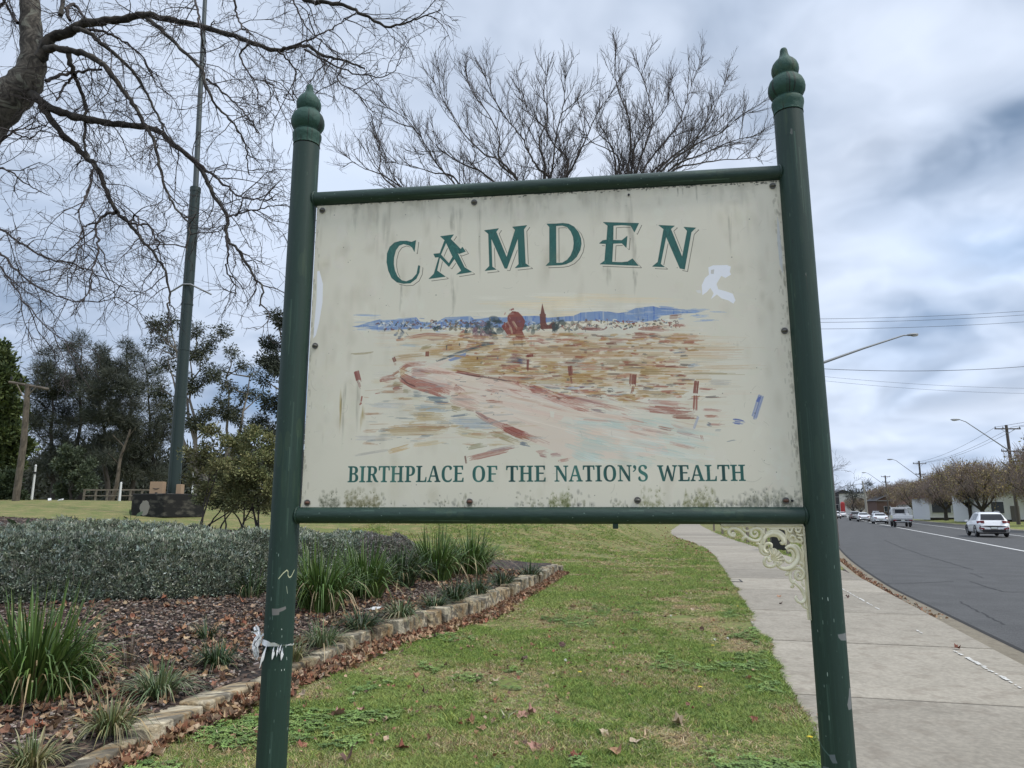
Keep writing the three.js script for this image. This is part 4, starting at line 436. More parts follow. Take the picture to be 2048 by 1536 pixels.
    const br = part('bracket', (() => { const g = new GB();
      for (const [l, r, z] of [
        [[480, 292, 462, 285, 470, 268, 495, 268, 505, 290, 480, 310, 445, 298, 420, 262, 428, 222, 470, 198, 530, 204, 590, 238, 640, 288, 690, 335, 750, 368, 820, 380, 868, 360, 896, 318, 900, 255, 868, 208, 812, 195, 765, 212, 738, 252, 750, 298, 792, 318, 828, 298, 832, 262, 805, 244, 782, 262], 22, 0.006],
        [[700, 335, 660, 325, 628, 340, 622, 362, 645, 366], 18, 0.006], [[310, 175, 345, 205, 395, 208, 450, 190], 15, 0], [[620, 175, 640, 215, 700, 235, 760, 200], 14, 0],
        [[812, 415, 850, 420, 872, 470, 890, 530, 930, 568, 980, 570, 1010, 545, 1000, 510, 968, 518], 22, 0.006], [[905, 330, 893, 420, 908, 500, 950, 540], 26, 0.002],
        [[1035, 478, 1030, 430, 990, 415, 945, 440, 930, 490, 950, 535, 1000, 555], 22, 0.01],
        [[915, 420, 930, 340, 985, 288, 1060, 268, 1140, 285, 1195, 340, 1215, 400, 1190, 412, 1172, 390], 30, 0.01], [[960, 262, 1050, 232, 1150, 245, 1225, 305, 1250, 390, 1240, 440], 22, 0.004], [[1000, 320, 1060, 300, 1130, 315, 1160, 370], 16, 0.004],
        [[1245, 490, 1290, 455, 1360, 475, 1415, 555, 1420, 640, 1380, 705, 1320, 762, 1230, 785, 1150, 755, 1108, 712], 30, 0.01], [[1270, 520, 1325, 520, 1358, 580, 1348, 650, 1300, 690, 1250, 668, 1215, 628], 22, 0.006], [[1310, 430, 1400, 450, 1470, 540, 1480, 640, 1440, 730], 18, 0.002],
        [[1000, 612, 955, 618, 932, 670, 955, 728, 1015, 752, 1078, 735, 1100, 695, 1065, 678], 22, 0.008], [[1010, 600, 985, 640, 1000, 668, 1040, 662], 18, 0.012], [[1118, 722, 1160, 708, 1165, 680, 1140, 672], 20, 0.01],
        [[1240, 868, 1265, 862, 1282, 820, 1310, 790], 18, 0.004], [[1382, 965, 1340, 985, 1312, 905, 1322, 822, 1372, 780, 1442, 774, 1502, 818, 1510, 888, 1470, 938, 1412, 930, 1385, 876, 1412, 828, 1462, 846, 1460, 894, 1430, 885], 22, 0.006],
        [[1340, 950, 1352, 1010, 1330, 1045, 1355, 1055, 1375, 1030], 15, 0.004], [[1350, 960, 1400, 1010, 1468, 1072, 1510, 1142, 1530, 1220, 1492, 1272, 1430, 1262, 1395, 1210, 1408, 1180], 22, 0.006], [[1495, 930, 1490, 1000, 1520, 1050], 14, 0.002], [[1480, 1290, 1520, 1340, 1572, 1370], 16, 0.003], [[1520, 1220, 1550, 1300, 1580, 1440], 14, 0],
        [[1270, 200, 1300, 250, 1330, 240, 1340, 200, 1370, 180], 16, 0.006], [[1390, 185, 1400, 240, 1440, 250, 1470, 200], 16, 0.006], [[1295, 340, 1340, 300, 1385, 330, 1370, 375], 14, 0.008], [[1420, 330, 1470, 340, 1480, 390, 1440, 400], 16, 0.006], [[1400, 270, 1460, 300, 1510, 290], 14, 0.004], [[1180, 200, 1240, 215, 1262, 270, 1255, 330], 16, 0.004], [[1010, 205, 1080, 195, 1150, 210], 14, 0.002], [[920, 205, 930, 260, 945, 300], 14, 0.002], [[1480, 460, 1500, 520, 1505, 620, 1480, 700], 14, 0.003], [[1400, 720, 1460, 700, 1510, 740, 1500, 790], 18, 0.004]]) { const [p, rr] = sm(l, r, z); g.tube(p, rr, 8); }
      return g.geo(); })(), iron, sign);
    // backing web between the scrolls, with its straight edge bars
    const web = (list) => { const s = new THREE.Shape(); for (let i = 0; i < list.length; i += 2) { const p = I(list[i], list[i + 1]); i ? s.lineTo(p.x, p.y) : s.moveTo(p.x, p.y); } return new THREE.ExtrudeGeometry(s, { depth: 0.006, bevelEnabled: true, bevelSize: 0.0012, bevelThickness: 0.0012, bevelSegments: 1 }).translate(0, 0, -0.004); };
    part('bracket_web', join([web([300, 150, 1510, 150, 1522, 180, 1600, 1530, 1582, 1530, 1565, 1400, 1535, 900, 1520, 560, 1490, 420, 1400, 330, 1290, 230, 1180, 205, 900, 182, 620, 172, 320, 168]), web([1290, 200, 1500, 200, 1510, 440, 1420, 400, 1330, 400, 1262, 330]), web([1470, 640, 1520, 640, 1530, 800, 1480, 760]), web([890, 190, 950, 190, 935, 340, 905, 330])]), iron, sign);
    part('edge_bar', join([(() => { const a = I(300, 148), b = I(1500, 148), g = new THREE.BoxGeometry(b.x - a.x, 0.007, 0.022); return g.translate((a.x + b.x) / 2, a.y + 0.001, 0); })(), (() => { const a = I(1528, 170), b = I(1600, 1532), g = new THREE.BoxGeometry(0.008, a.y - b.y, 0.022); return g.translate(2.1215, (a.y + b.y) / 2, 0); })()]), iron, sign);
    const sh = new GB(), c0 = I(1035, 660, 0.008); const rim = []; for (let k = 0; k <= 24; k++) { const a = -0.25 + (k / 24) * 2.0, rr = 0.00027 * (168 + 12 * Math.abs(Math.sin(k * 0.78 + 0.4))), w = Math.cos(k * 1.5708) * 0.004; rim.push([V(c0.x + Math.cos(a) * rr, c0.y + Math.sin(a) * rr, 0.012 + w), V(c0.x + Math.cos(a) * rr * 0.55, c0.y + Math.sin(a) * rr * 0.55, 0.02 + w * 0.6)]); }
    for (let k = 0; k < 24; k++) { sh.quad(rim[k][1], rim[k + 1][1], rim[k + 1][0], rim[k][0]); sh.tri(c0, rim[k + 1][1], rim[k][1]); const b0 = rim[k][0].clone().setZ(0.002), b1 = rim[k + 1][0].clone().setZ(0.002); sh.quad(rim[k][0], rim[k + 1][0], b1, b0); }
    part('shell', sh.geo(), iron, sign);
  }
  // torn tape round the left post
  const tp = thing('torn_tape', SIGN.clone().setY(1.16), 'torn silver and black tape tied round the left green post', 'tape', null, 0);
  { const R = rngOf(41), g = new GB(), k = new GB();
    const ribbon = (G, pts, w, tw) => { const L = [], Rt = []; pts.forEach((p, i) => { const t = i / (pts.length - 1), a = tw + t * (2 + R()), ww = w * (0.6 + Math.sin(t * 3.1) * 0.6); L.push(p.clone().add(V(Math.cos(a) * 0.4, Math.sin(a), Math.cos(a * 2) * 0.5).multiplyScalar(ww))); Rt.push(p.clone().sub(V(Math.cos(a) * 0.4, Math.sin(a), Math.cos(a * 2) * 0.5).multiplyScalar(ww))); }); G.strip(L, Rt, V(0, 0, 1)); };
    const rd = 0.0635, ring = (a0, a1, y0, y1, n = 12) => { const o = []; for (let i = 0; i <= n; i++) { const t = i / n, a = lerp(a0, a1, t); o.push(V(Math.sin(a) * rd, lerp(y0, y1, t) + (R() - 0.5) * 0.004, Math.cos(a) * rd)); } return o; };
    // angles: 0 faces +z, towards the camera
    ribbon(g, ring(-1.2, 1.5, 0.004, -0.012), 0.012, 1.4); ribbon(k, ring(-1.1, 0.3, -0.01, -0.03), 0.006, 1.5); ribbon(g, ring(1.5, 5.1, -0.012, 0.01, 16), 0.005, 1.5);
    for (let i = 0; i < 13; i++) { const x = -0.062 + (R() - 0.5) * 0.016, y = 0.01 + R() * 0.03; const pts = []; const dx = -0.012 - R() * 0.016, dy = -0.03 - R() * 0.06; for (let s = 0; s <= 5; s++) pts.push(V(x + dx * Math.sin(s * 0.5) + (R() - 0.5) * 0.008, y + dy * (s / 5), 0.03 + 0.012 * R())); ribbon(i % 7 === 6 ? k : g, pts, 0.008 + R() * 0.005, R() * 3); }
    for (let i = 0; i < 6; i++) { const pts = []; const a = 1.8 + R() * 1.2; for (let s = 0; s <= 4; s++) pts.push(V(-0.066 + Math.cos(a) * s * 0.009, 0.03 + Math.sin(a) * s * 0.011, 0.03 + R() * 0.01)); ribbon(g, pts, 0.006, R() * 3); }
    for (const [a, l] of [[0.1, 0.05], [0.35, 0.04], [0.62, 0.055], [-0.4, 0.085], [0.5, 0.03]]) { const pts = []; for (let s = 0; s <= 5; s++) pts.push(V(Math.sin(a - s * 0.03 * (a < 0 ? 3 : 0.5)) * (rd + 0.003), -0.008 - l * (s / 5), Math.cos(a) * (rd + 0.004))); ribbon(g, pts, 0.009, 1.5); }
    part('silver_strand', g.geo(), std([0.8, 0.81, 0.84], 0.35), tp); part('black_strand', k.geo(), MAT.black, tp);
    tp.position.y = onSign(555, 1282)[1];
  }
}

/* ------------------------------------------------------------------ instancing, leaves, blades */
function scatter(name, geo, mat, items, parent) {  // items: {p, e:[rx,ry,rz], s, c}
  const m = new THREE.InstancedMesh(geo, mat, items.length), M = new THREE.Matrix4(), q = new THREE.Quaternion(), e = new THREE.Euler(), s = V(), col = new THREE.Color();
  items.forEach((t, i) => { e.set(t.e[0], t.e[1], t.e[2], 'YXZ'); q.setFromEuler(e); typeof t.s === 'number' ? s.set(t.s, t.s, t.s) : s.set(...t.s); m.setMatrixAt(i, M.compose(t.p, q, s)); if (t.c) m.setColorAt(i, col.setRGB(...t.c)); });
  m.castShadow = m.receiveShadow = true;
  if (parent) { m.name = name; m.userData.kind = 'stuff'; parent.add(m); } else { m.name = numbered(name); scene.add(m); }
  return m;
}
const vary = (c, r, k) => { const t = 1 + (r() - 0.5) * k; return [c[0] * t * (1 + (r() - 0.5) * k * 0.4), c[1] * t, c[2] * t * (1 + (r() - 0.5) * k * 0.4)]; };
const leafMat = new THREE.MeshPhysicalMaterial({ color: 0xffffff, roughness: 0.75, side: THREE.DoubleSide, transmission: 0, thickness: 0 });
const dryMat = std([1, 1, 1], 0.9);
function bladeTuft(n, h, w, spread, seed, segs = 2, bend = 0.6) {
  const r = rngOf(seed), g = new GB();
  for (let i = 0; i < n; i++) {
    const a = r() * 6.28, o = Math.sqrt(r()) * spread, hh = h * (0.55 + r() * 0.6), b = bend * (0.3 + r()) * hh, ca = Math.cos(a), sa = Math.sin(a), t = r() * 6.28, wx = Math.cos(t) * w * 0.5, wz = Math.sin(t) * w * 0.5;
    let prev = null;
    for (let k = 0; k <= segs; k++) { const f = k / segs, x = Math.cos(a * 3) * o + ca * b * f * f, z = Math.sin(a * 3) * o + sa * b * f * f, y = hh * (f - 0.25 * bend * f * f), ww = 1 - f * 0.85; const A = V(x - wx * ww, y, z - wz * ww), B = V(x + wx * ww, y, z + wz * ww); if (prev) g.quad(prev[0], prev[1], B, A); prev = [A, B]; }
  }
  return g.geo();
}
function sprig(n, leafL, leafW, rad, seed, up = 0.4) {  // leaf-sized faces round a short stem
  const r = rngOf(seed), g = new GB();
  for (let i = 0; i < n; i++) {
    const a = r() * 6.28, el = (r() - 0.5 + up) * 1.8, d = V(Math.cos(a) * Math.cos(el), Math.sin(el), Math.sin(a) * Math.cos(el)), o = d.clone().multiplyScalar(rad * (0.15 + r() * 0.85)), L = leafL * (0.7 + r() * 0.6), W = leafW * (0.7 + r() * 0.6);
    const dir = d.clone().add(V((r() - 0.5) * 1.2, (r() - 0.5) * 1.2, (r() - 0.5) * 1.2)).normalize(), s = dir.clone().cross(V(r() - 0.5, r() - 0.5, r() - 0.5)).normalize().multiplyScalar(W * 0.5), m = o.clone().addScaledVector(dir, L * 0.5), e = o.clone().addScaledVector(dir, L);
    g.quad(o, m.clone().add(s), e, m.clone().sub(s));
  }
  return g.geo();
}
function planeLeaf(seed, curl = 1) {  // a dry five-lobed leaf, cupped, about one unit across
  const r = rngOf(seed), g = new GB(), out = []; const lobes = [[-2.5, 0.36], [-2.0, 0.3], [-1.35, 0.5], [-0.95, 0.38], [-0.6, 0.46], [-0.1, 0.58], [0.1, 0.56], [0.5, 0.4], [0.85, 0.4], [1.3, 0.5], [1.9, 0.3], [2.5, 0.36], [3.1, 0.22]];
  const z = (x, y) => curl * (0.75 * (x * x * 1.4 + y * y * 0.5) * (0.5 + r() * 0.9) + 0.12 * Math.sin(x * 6 + y * 4 + seed));
  for (const [a, q] of lobes) { const x = Math.sin(a) * q, y = Math.cos(a) * q; out.push(V(x, z(x, y), y)); }
  const c = V(0, 0, -0.05); for (let i = 0; i < out.length; i++) g.tri(c, out[(i + 1) % out.length], out[i]);
  g.tube([V(0, 0.01, -0.15), V(0.03, 0.05, -0.5)], 0.012, 3, false);
  return g.geo();
}
const LEAVES = [1, 2, 3, 4].map((s) => planeLeaf(s, 0.5 + s * 0.35));
const DRY = [[0.24, 0.13, 0.075], [0.32, 0.19, 0.105], [0.17, 0.09, 0.055], [0.4, 0.27, 0.16], [0.14, 0.09, 0.06], [0.28, 0.125, 0.075], [0.43, 0.32, 0.21]];

/* ------------------------------------------------------------------ the planted bed */
{
  const rows = []; for (let d = -1; d <= 19.01; d += 0.25) rows.push(d);
  const cols = []; for (let q = 0; q < 12; q += 0.25) cols.push(q); for (let q = 12; q <= 34; q += 1) cols.push(q);
  { const g = new GB(), id = rows.map((r0) => cols.map((q) => { const d = r0 < 14 ? r0 : 14 + (r0 - 14) * (bedBack(q) - 14) / 5, x = edgeX(d) - q, h = bedH(x, -d), e = 0.15, n = V(bedH(x - e, -d) - bedH(x + e, -d), 2 * e, bedH(x, -d - e) - bedH(x, -d + e)).normalize(); return g.v(x, h, -d, n.x, n.y, n.z, x * 0.5, d * 0.5); }));
    for (let r = 0; r + 1 < rows.length; r++) for (let c = 0; c + 1 < cols.length; c++) { const a = id[r][c + 1], b = id[r][c], e = id[r + 1][c + 1], f = id[r + 1][c]; g.i.push(a, b, e, b, f, e); }
    structure('mulch_bed', g.geo(), MAT.mulch, 'bed of dark bark mulch and fallen leaves behind the stone edging'); }
  const g = new GB(); for (let k = 0; k + 1 < rows.length; k++) { const a = rows[k], b = rows[k + 1]; g.quad(V(edgeX(a), -0.1, -a), V(edgeX(b), -0.1, -b), V(edgeX(b), bedH(edgeX(b) - 0.001, -b), -b), V(edgeX(a), bedH(edgeX(a) - 0.001, -a), -a)); }
  structure('bed_bank', g.geo(), MAT.mulch, 'low earth bank of the bed behind the stones');
}
{  // stone edging, stone by stone
  const ed = thing('stone_edging', V(0, 0, 0), 'curved edging of rough sandstone blocks between mulch bed and lawn', 'edging');
  const r = rngOf(19), tint = [[0.95, 0.95, 0.93], [0.8, 0.77, 0.71], [1.04, 1.02, 0.97], [0.66, 0.66, 0.64], [0.9, 0.82, 0.7]].map((c) => { const m = MAT.stone.clone(); m.color = new THREE.Color().setRGB(c[0] * 0.9, c[1] * 0.88, c[2] * 0.84); return m; });
  const shape = (w, h, l, s) => { const g = mergeVertices(new RoundedBoxGeometry(w, h, l, 4, 0.022)); const p = g.attributes.position; for (let k = 0; k < p.count; k++) { const x = p.getX(k), y = p.getY(k), z = p.getZ(k), n = (a) => fbm((x + y) * 9 + a, (z - y * 0.7) * 9 + a + s * 3.1, 3, s) - 0.5; const cut = fbm(z * 3 + s, y * 4, 2, s + 4) - 0.5; p.setXYZ(k, x + n(1) * 0.055 + cut * 0.05, y + n(7) * 0.045, z + n(13) * 0.05); } g.computeVertexNormals(); const uv = g.attributes.uv; for (let k = 0; k < uv.count; k++) uv.setXY(k, (p.getZ(k) + p.getX(k) * 0.7) * 1.4 + s * 0.37, p.getY(k) * 1.8 + p.getX(k) + s * 0.61); return g; };
  let d = 3.4, i = 0;
  while (d < 19.1) {
    const far = sstep(6, 10, d), L = 0.3 + r() * 0.3 + (d < 8 ? 0.1 : 0) - far * 0.02, slope = (edgeX(d + 0.1) - edgeX(d - 0.1)) / 0.2, c = Math.sqrt(1 + slope * slope), step = (L + 0.014) / c, m = d + step / 2;
    const H = lerp(0.24, 0.46, far) * (0.86 + r() * 0.26) * (d > 17 ? 0.75 : 1), W = 0.2 + r() * 0.09, top = lerp(0.155, 0.3, far) + (r() - 0.5) * 0.05 - (d > 16.8 ? (d - 16.8) * 0.03 : 0);
    const s = part('stone', shape(W, H, L, ++i), tint[Math.floor(r() * tint.length)], ed); s.position.set(edgeX(m) + 0.02 + (r() - 0.5) * 0.03, top - H / 2, -m); s.rotation.set((r() - 0.5) * 0.06, -Math.atan(slope) + (r() - 0.5) * 0.12, (r() - 0.5) * 0.14);
    d += step;
  }
}
{  // mulch chips and leaf litter
  const r = rngOf(23), chip = new THREE.BoxGeometry(1, 0.16, 0.3), items = [];
  const CH = [[0.055, 0.036, 0.028], [0.09, 0.062, 0.047], [0.032, 0.024, 0.02], [0.2, 0.15, 0.12], [0.32, 0.27, 0.23], [0.08, 0.052, 0.044], [0.26, 0.18, 0.13]];
  for (let k = 0; k < 46000; k++) { const d = 3.2 + Math.pow(r(), 1.3) * 12, q = r() * r() * 0.4 + r() * lerp(5.5, 5, r()), x = edgeX(d) - 0.08 - q; items.push({ p: V(x, bedH(x, -d) + 0.004 + r() * 0.02, -d), e: [(r() - 0.5) * 0.7, r() * 6.3, (r() - 0.5) * 0.7], s: [0.02 + r() * r() * 0.07, 0.05 + r() * 0.05, 0.03 + r() * 0.04], c: vary(CH[Math.floor(r() * CH.length)], r, 0.5) }); }
  for (let k = 0; k < 9000; k++) { const d = 13 + r() * 11, q = 4 + r() * 16, x = edgeX(d) - q; if (d > bedBack(q)) continue; items.push({ p: V(x, bedH(x, -d) + 0.01, -d), e: [(r() - 0.5) * 0.6, r() * 6.3, (r() - 0.5) * 0.6], s: [0.04 + r() * 0.08, 0.08, 0.06], c: vary(CH[Math.floor(r() * CH.length)], r, 0.5) }); }
  tag(scatter('bark_mulch', chip, dryMat, items), 'loose dark bark chips spread over the garden bed', null, null, 'stuff');
  const litter = [[], [], [], []];
  const add = (x, d, s, h, sink = 0) => litter[Math.floor(r() * 4)].push({ p: V(x, h + 0.008 + r() * 0.03 - sink, -d), e: [(r() - 0.5) * 1.5, r() * 6.3, (r() - 0.5) * 1.5], s: s * (0.6 + r() * 0.7), c: vary(DRY[Math.floor(r() * DRY.length)], r, 0.45) });
  for (let k = 0; k < 5200; k++) { const d = 3.6 + Math.pow(r(), 0.9) * 15, w = (0.1 + 0.28 * sstep(5, 8, d)) * (d > 12 ? 0.7 : 1), x = edgeX(d) + 0.14 + Math.abs(r() + r() - 1) * w * (1.1 + (d < 6.5 ? 0.8 : 0)); add(x, d, 0.085, lawnH(x, -d) + r() * 0.012); }
  for (let k = 0; k < 4300; k++) { const d = 3.4 + Math.pow(r(), 1.15) * 13, q = r() < 0.45 ? r() * 1.6 : r() * 5.2, x = edgeX(d) - 0.15 - q; if (fbm(x * 1.3, d * 1.3, 3, 44) < 0.38) continue; add(x, d, 0.075, bedH(x, -d)); }
  for (let k = 0; k < 1500; k++) { const d = 4 + Math.pow(r(), 1.2) * 18, x = lerp(edgeX(d) + 0.4, pathL(d) - 0.1, r()); if (fbm(x * 0.9, d * 0.9, 3, 47) < 0.45) continue; add(x, d, 0.04, lawnH(x, -d) + 0.012); }
  for (let k = 0; k < 900; k++) { const d = 11.5 + r() * 14, x = kerbX(d) + 0.16 + Math.abs(r() + r() - 1) * 0.28; if (d < 14 && r() < 0.7) continue; add(x, d, 0.06, ROAD + 0.03); }
  for (let k = 0; k < 260; k++) { const d = 26 + r() * 60, x = pathL(d) - r() * 1.1; add(x, d, 0.09, lawnH(x, -d) + 0.02); }
  const gl = new THREE.Group(); gl.name = 'leaf_litter'; tag(gl, 'brown fallen plane leaves lying thick along the stone edging', null, null, 'stuff'); scene.add(gl);
  litter.forEach((l, k) => scatter('leaves', LEAVES[k], dryMat, l, gl));
}
/* ------------------------------------------------------------------ lawn grass */
{
  const r = rngOf(31), kinds = [bladeTuft(7, 0.042, 0.006, 0.03, 1, 2, 1.0), bladeTuft(7, 0.036, 0.007, 0.035, 2, 2, 1.4), bladeTuft(6, 0.055, 0.0055, 0.022, 3, 2, 0.8)], items = [[], [], []];
  const G = [[0.165, 0.25, 0.042], [0.22, 0.305, 0.056], [0.095, 0.16, 0.03], [0.285, 0.335, 0.085]], S = [[0.48, 0.38, 0.19], [0.38, 0.27, 0.14], [0.2, 0.13, 0.075], [0.56, 0.46, 0.28]];
  const put = (x, d, sc) => {
    const bare = fbm(x * 0.75 + 3, d * 0.75, 4, 61), str = fbm(x * 1.7, d * 1.7 + 9, 4, 63), hue = fbm(x * 0.5, d * 0.5, 3, 65);
    if (bare > 0.6 && r() < (bare - 0.6) * 6) return;
    const straw = sstep(0.46, 0.7, str) * 0.5 + sstep(0.54, 0.64, bare) * 0.4, c = r() < straw ? S[Math.floor(r() * 4)] : mix3(G[Math.floor(r() * 4)], [0.27, 0.32, 0.09], sstep(0.45, 0.65, hue) * 0.6);
    items[Math.floor(r() * 3)].push({ p: V(x, lawnH(x, -d) - 0.004, -d), e: [(r() - 0.5) * 0.3, r() * 6.3, (r() - 0.5) * 0.3], s: [sc * (0.8 + r() * 0.7), sc * (0.55 + r() * 0.6) * (bare > 0.56 ? 0.6 : 1), sc * (0.8 + r() * 0.7)], c: vary(c, r, 0.8) });
  };
  for (let k = 0; k < 150000; k++) { const d = 3.9 + 7.5 * Math.pow(r(), 1.25), x = lerp(edgeX(d) + 0.12, pathL(d) - 0.01 + (r() < 0.04 ? 0.05 : 0), r()); put(x, d, 1); }
  for (let k = 0; k < 80000; k++) { const d = 11 + 10 * Math.pow(r(), 1.1), x = lerp(Math.max(edgeX(d) + 0.1, -3), pathL(d) + 0.01, r()); put(x, d, 1.35); }
  for (let k = 0; k < 50000; k++) { const d = 19 + 26 * r() * r(), x = pathL(d) - Math.pow(r(), 1.3) * 14; put(x, d, 2); }
  for (let k = 0; k < 9000; k++) { const d = 22 + 36 * r(), x = lerp(pathR(d) + 0.02, kerbX(d) - 0.05, r()); put(x, d, 2); }
  // longer unmown clumps, and grass leaning out over the path edge
  for (let k = 0; k < 5200; k++) { const d = 3.9 + 14 * Math.pow(r(), 1.4), x = lerp(edgeX(d) + 0.3, pathL(d), r()); if (fbm(x * 2.6, d * 2.6, 3, 111) < 0.6) continue; put(x, d, 1.5 + r() * 0.5); }
  for (let k = 0; k < 7000; k++) { const d = 3.9 + 18 * Math.pow(r(), 1.3), n = fbm(d * 1.9, 4, 3, 113); put(pathL(d) + (r() - 0.5) * 0.08 + Math.max(0, n - 0.46) * 0.3 * r(), d, 1.1 + r() * 0.5); }
  const gl = new THREE.Group(); gl.name = 'lawn_grass'; tag(gl, 'short green and straw-coloured grass of the lawn', null, null, 'stuff'); scene.add(gl);
  items.forEach((l, k) => scatter('blades', kinds[k], leafMat, l, gl));
  // broad-leaved clover patches
  const clover = (() => { const g = new GB(), q = rngOf(5); for (let k = 0; k < 9; k++) { const a = q() * 6.28, o = q() * 0.05, x = Math.cos(a) * o, z = Math.sin(a) * o, y = 0.018 + q() * 0.02; for (let l = 0; l < 3; l++) { const b = l * 2.09 + q(), R = 0.007 + q() * 0.004, px = x + Math.cos(b) * R, pz = z + Math.sin(b) * R; const P = []; for (let s = 0; s < 6; s++) P.push(V(px + Math.cos(s * 1.047) * R * 0.85, y + (q() - 0.5) * 0.006, pz + Math.sin(s * 1.047) * R * 0.85)); for (let s = 1; s < 5; s++) g.tri(P[0], P[s + 1], P[s]); } } return g.geo(); })();
  const cl = []; for (let k = 0; k < 16000; k++) { const d = 4.2 + r() * r() * 10, x = lerp(edgeX(d) + 0.3, pathL(d), r()), m = fbm(x * 1.1 + 20, d * 1.1, 3, 67) + (d < 6 && x < -0.9 ? 0.12 : 0) + (d < 5.6 && x > 0.4 ? 0.1 : 0); if (m < 0.575 + r() * 0.16) continue; cl.push({ p: V(x, lawnH(x, -d), -d), e: [0, r() * 6.3, 0], s: 0.8 + r() * 0.6, c: vary([[0.15, 0.24, 0.055], [0.11, 0.18, 0.045], [0.19, 0.28, 0.075]][Math.floor(r() * 3)], r, 0.5) }); }
  tag(scatter('clover', clover, leafMat, cl), 'low dark clover spreading through the lawn', null, null, 'stuff');
}
/* ------------------------------------------------------------------ single leaves and flowers */
{
  const r = rngOf(43), where = [[1358, 1455, 0.13, 'pale brown curled leaf lying near the foot of the lawn beside the footpath', 1], [1208, 1472, 0.1, 'tan leaf lying flat on the lawn left of the curled pale leaf'], [1508, 1447, 0.11, 'rust brown leaf lying on the lawn near the path edge'], [1275, 1490, 0.12, 'dark wrinkled leaf on the lawn between two paler leaves'], [1232, 1512, 0.12, 'orange brown leaf low on the lawn near the bottom of the photo'], [1153, 1523, 0.1, 'broad red brown leaf at the bottom of the lawn'], [672, 1437, 0.14, 'pink brown leaf on the grass just right of the left post'], [723, 1426, 0.08, 'small tan leaf on the grass right of the pink brown leaf'], [602, 1498, 0.1, 'red leaf on the grass beside the foot of the left post'], [695, 1525, 0.11, 'dark red leaf at the bottom edge of the lawn'], [748, 1452, 0.07, 'yellowish leaf fragment on the lawn'], [988, 1367, 0.1, 'pale fawn leaf standing up in the middle of the lawn'], [1042, 1438, 0.12, 'pink grey folded leaf in the worn lawn patch'], [1060, 1432, 0.1, 'dark brown folded leaf touching the pink grey one'], [943, 1452, 0.1, 'long tan leaf lying among the straw grass'], [962, 1466, 0.09, 'light tan leaf below the long tan leaf'], [1048, 1322, 0.1, 'dark purple brown leaf on the lawn in mid distance'], [1126, 1295, 0.11, 'dark leaf on the lawn nearest the bottom rail'], [1125, 1296, 0.09, 'brown leaf overlapping the dark leaf'], [1143, 1217, 0.12, 'cream white dry leaf on the lawn in the distance'], [1385, 1222, 0.1, 'small cream leaf near the path edge in the distance'], [850, 1393, 0.08, 'grey leaf on the grass in the lawn centre'], [835, 1360, 0.09, 'brown leaf near the leaf drift by the edging'], [1070, 1503, 0.12, 'pinkish leaf at the bottom of the lawn'], [800, 1505, 0.12, 'dull red leaf half hidden in the grass at the bottom'], [1405, 1262, 0.08, 'dark brown leaf beside the path slab edge'], [1640, 1436, 0.07, 'thin dry leaf on the footpath slab by the right post'], [1558, 1194, 0.12, 'brown leaf on the footpath below the iron bracket'], [1562, 1208, 0.09, 'flat dark leaf on the footpath just below the brown leaf'], [1915, 1298, 0.09, 'reddish leaf on the footpath near the kerb'], [1695, 1196, 0.1, 'dark leaf on the footpath beside the right post']];
  for (const [px, py, s, label] of where) { const onPath = px > 1530; const p = spot(px, py, onPath ? () => 0.02 : lawnH); p.y += onPath ? 0.01 : 0.026; const m = solo('fallen_leaf', LEAVES[Math.floor(r() * 4)], std(vary(/cream|fawn|pale/.test(label) ? [0.42, 0.33, 0.23] : /pink/.test(label) ? [0.4, 0.22, 0.17] : /dark|grey/.test(label) ? [0.12, 0.07, 0.055] : /red|rust/.test(label) ? [0.22, 0.08, 0.05] : [0.33, 0.19, 0.11], r, 0.2), 0.85), label, 'leaf', 'single fallen leaves'); m.position.copy(p); m.rotation.set((r() - 0.5) * 0.9 + 0.25, r() * 6.3, (r() - 0.5) * 0.9); m.scale.setScalar(s * 0.92); }
  const yel = std([0.75, 0.56, 0.02], 0.7), puff = std([0.75, 0.74, 0.7], 0.9), stem = std([0.07, 0.12, 0.03], 0.8);
  for (const [px, py, c, label] of [[1160, 1357, 'y', 'yellow dandelion flower in the left part of the lawn'], [1401, 1389, 'y', 'yellow dandelion flower towards the path, biggest in the lawn'], [1426, 1302, 'y', 'yellow dandelion flower next to white seed heads'], [1621, 1494, 'y', 'yellow dandelion flower at the path edge by the right post'], [1476, 1220, 'y', 'yellow dandelion flower far off beside the path'], [1430, 1290, 'w', 'white dandelion seed head next to a yellow flower'], [1456, 1287, 'w', 'white dandelion seed head nearer the path'], [1131, 1333, 'w', 'small white seed head left of the lawn middle'], [1342, 1240, 'w', 'small white seed head far off in the lawn']]) {
    const p = spot(px, py, lawnH), o = thing('dandelion', p, label, 'flower', 'dandelions in the lawn'); part('stem', cyl(0.002, 0.0025, 0.06, 0, 0.03, 0, 0, 0, 0, 6), stem, o);
    const g = new GB(); for (let k = 0; k < 26; k++) { const a = k * 2.4, rr = 0.008 + 0.012 * Math.sqrt(k / 26), el = c === 'y' ? 0.35 * (1 - k / 26) : 0.9 - 1.6 * (k / 26), d = V(Math.cos(a) * Math.cos(el), Math.sin(el), Math.sin(a) * Math.cos(el)), s = V(-Math.sin(a), 0, Math.cos(a)).multiplyScalar(0.004), b = V(0, 0.062, 0), e = b.clone().addScaledVector(d, c === 'y' ? rr * 1.15 : 0.017); g.tri(b, e.clone().add(s), e.clone().sub(s)); }
    part(c === 'y' ? 'petals' : 'seed_head', g.geo(), c === 'y' ? yel : puff, o);
  }
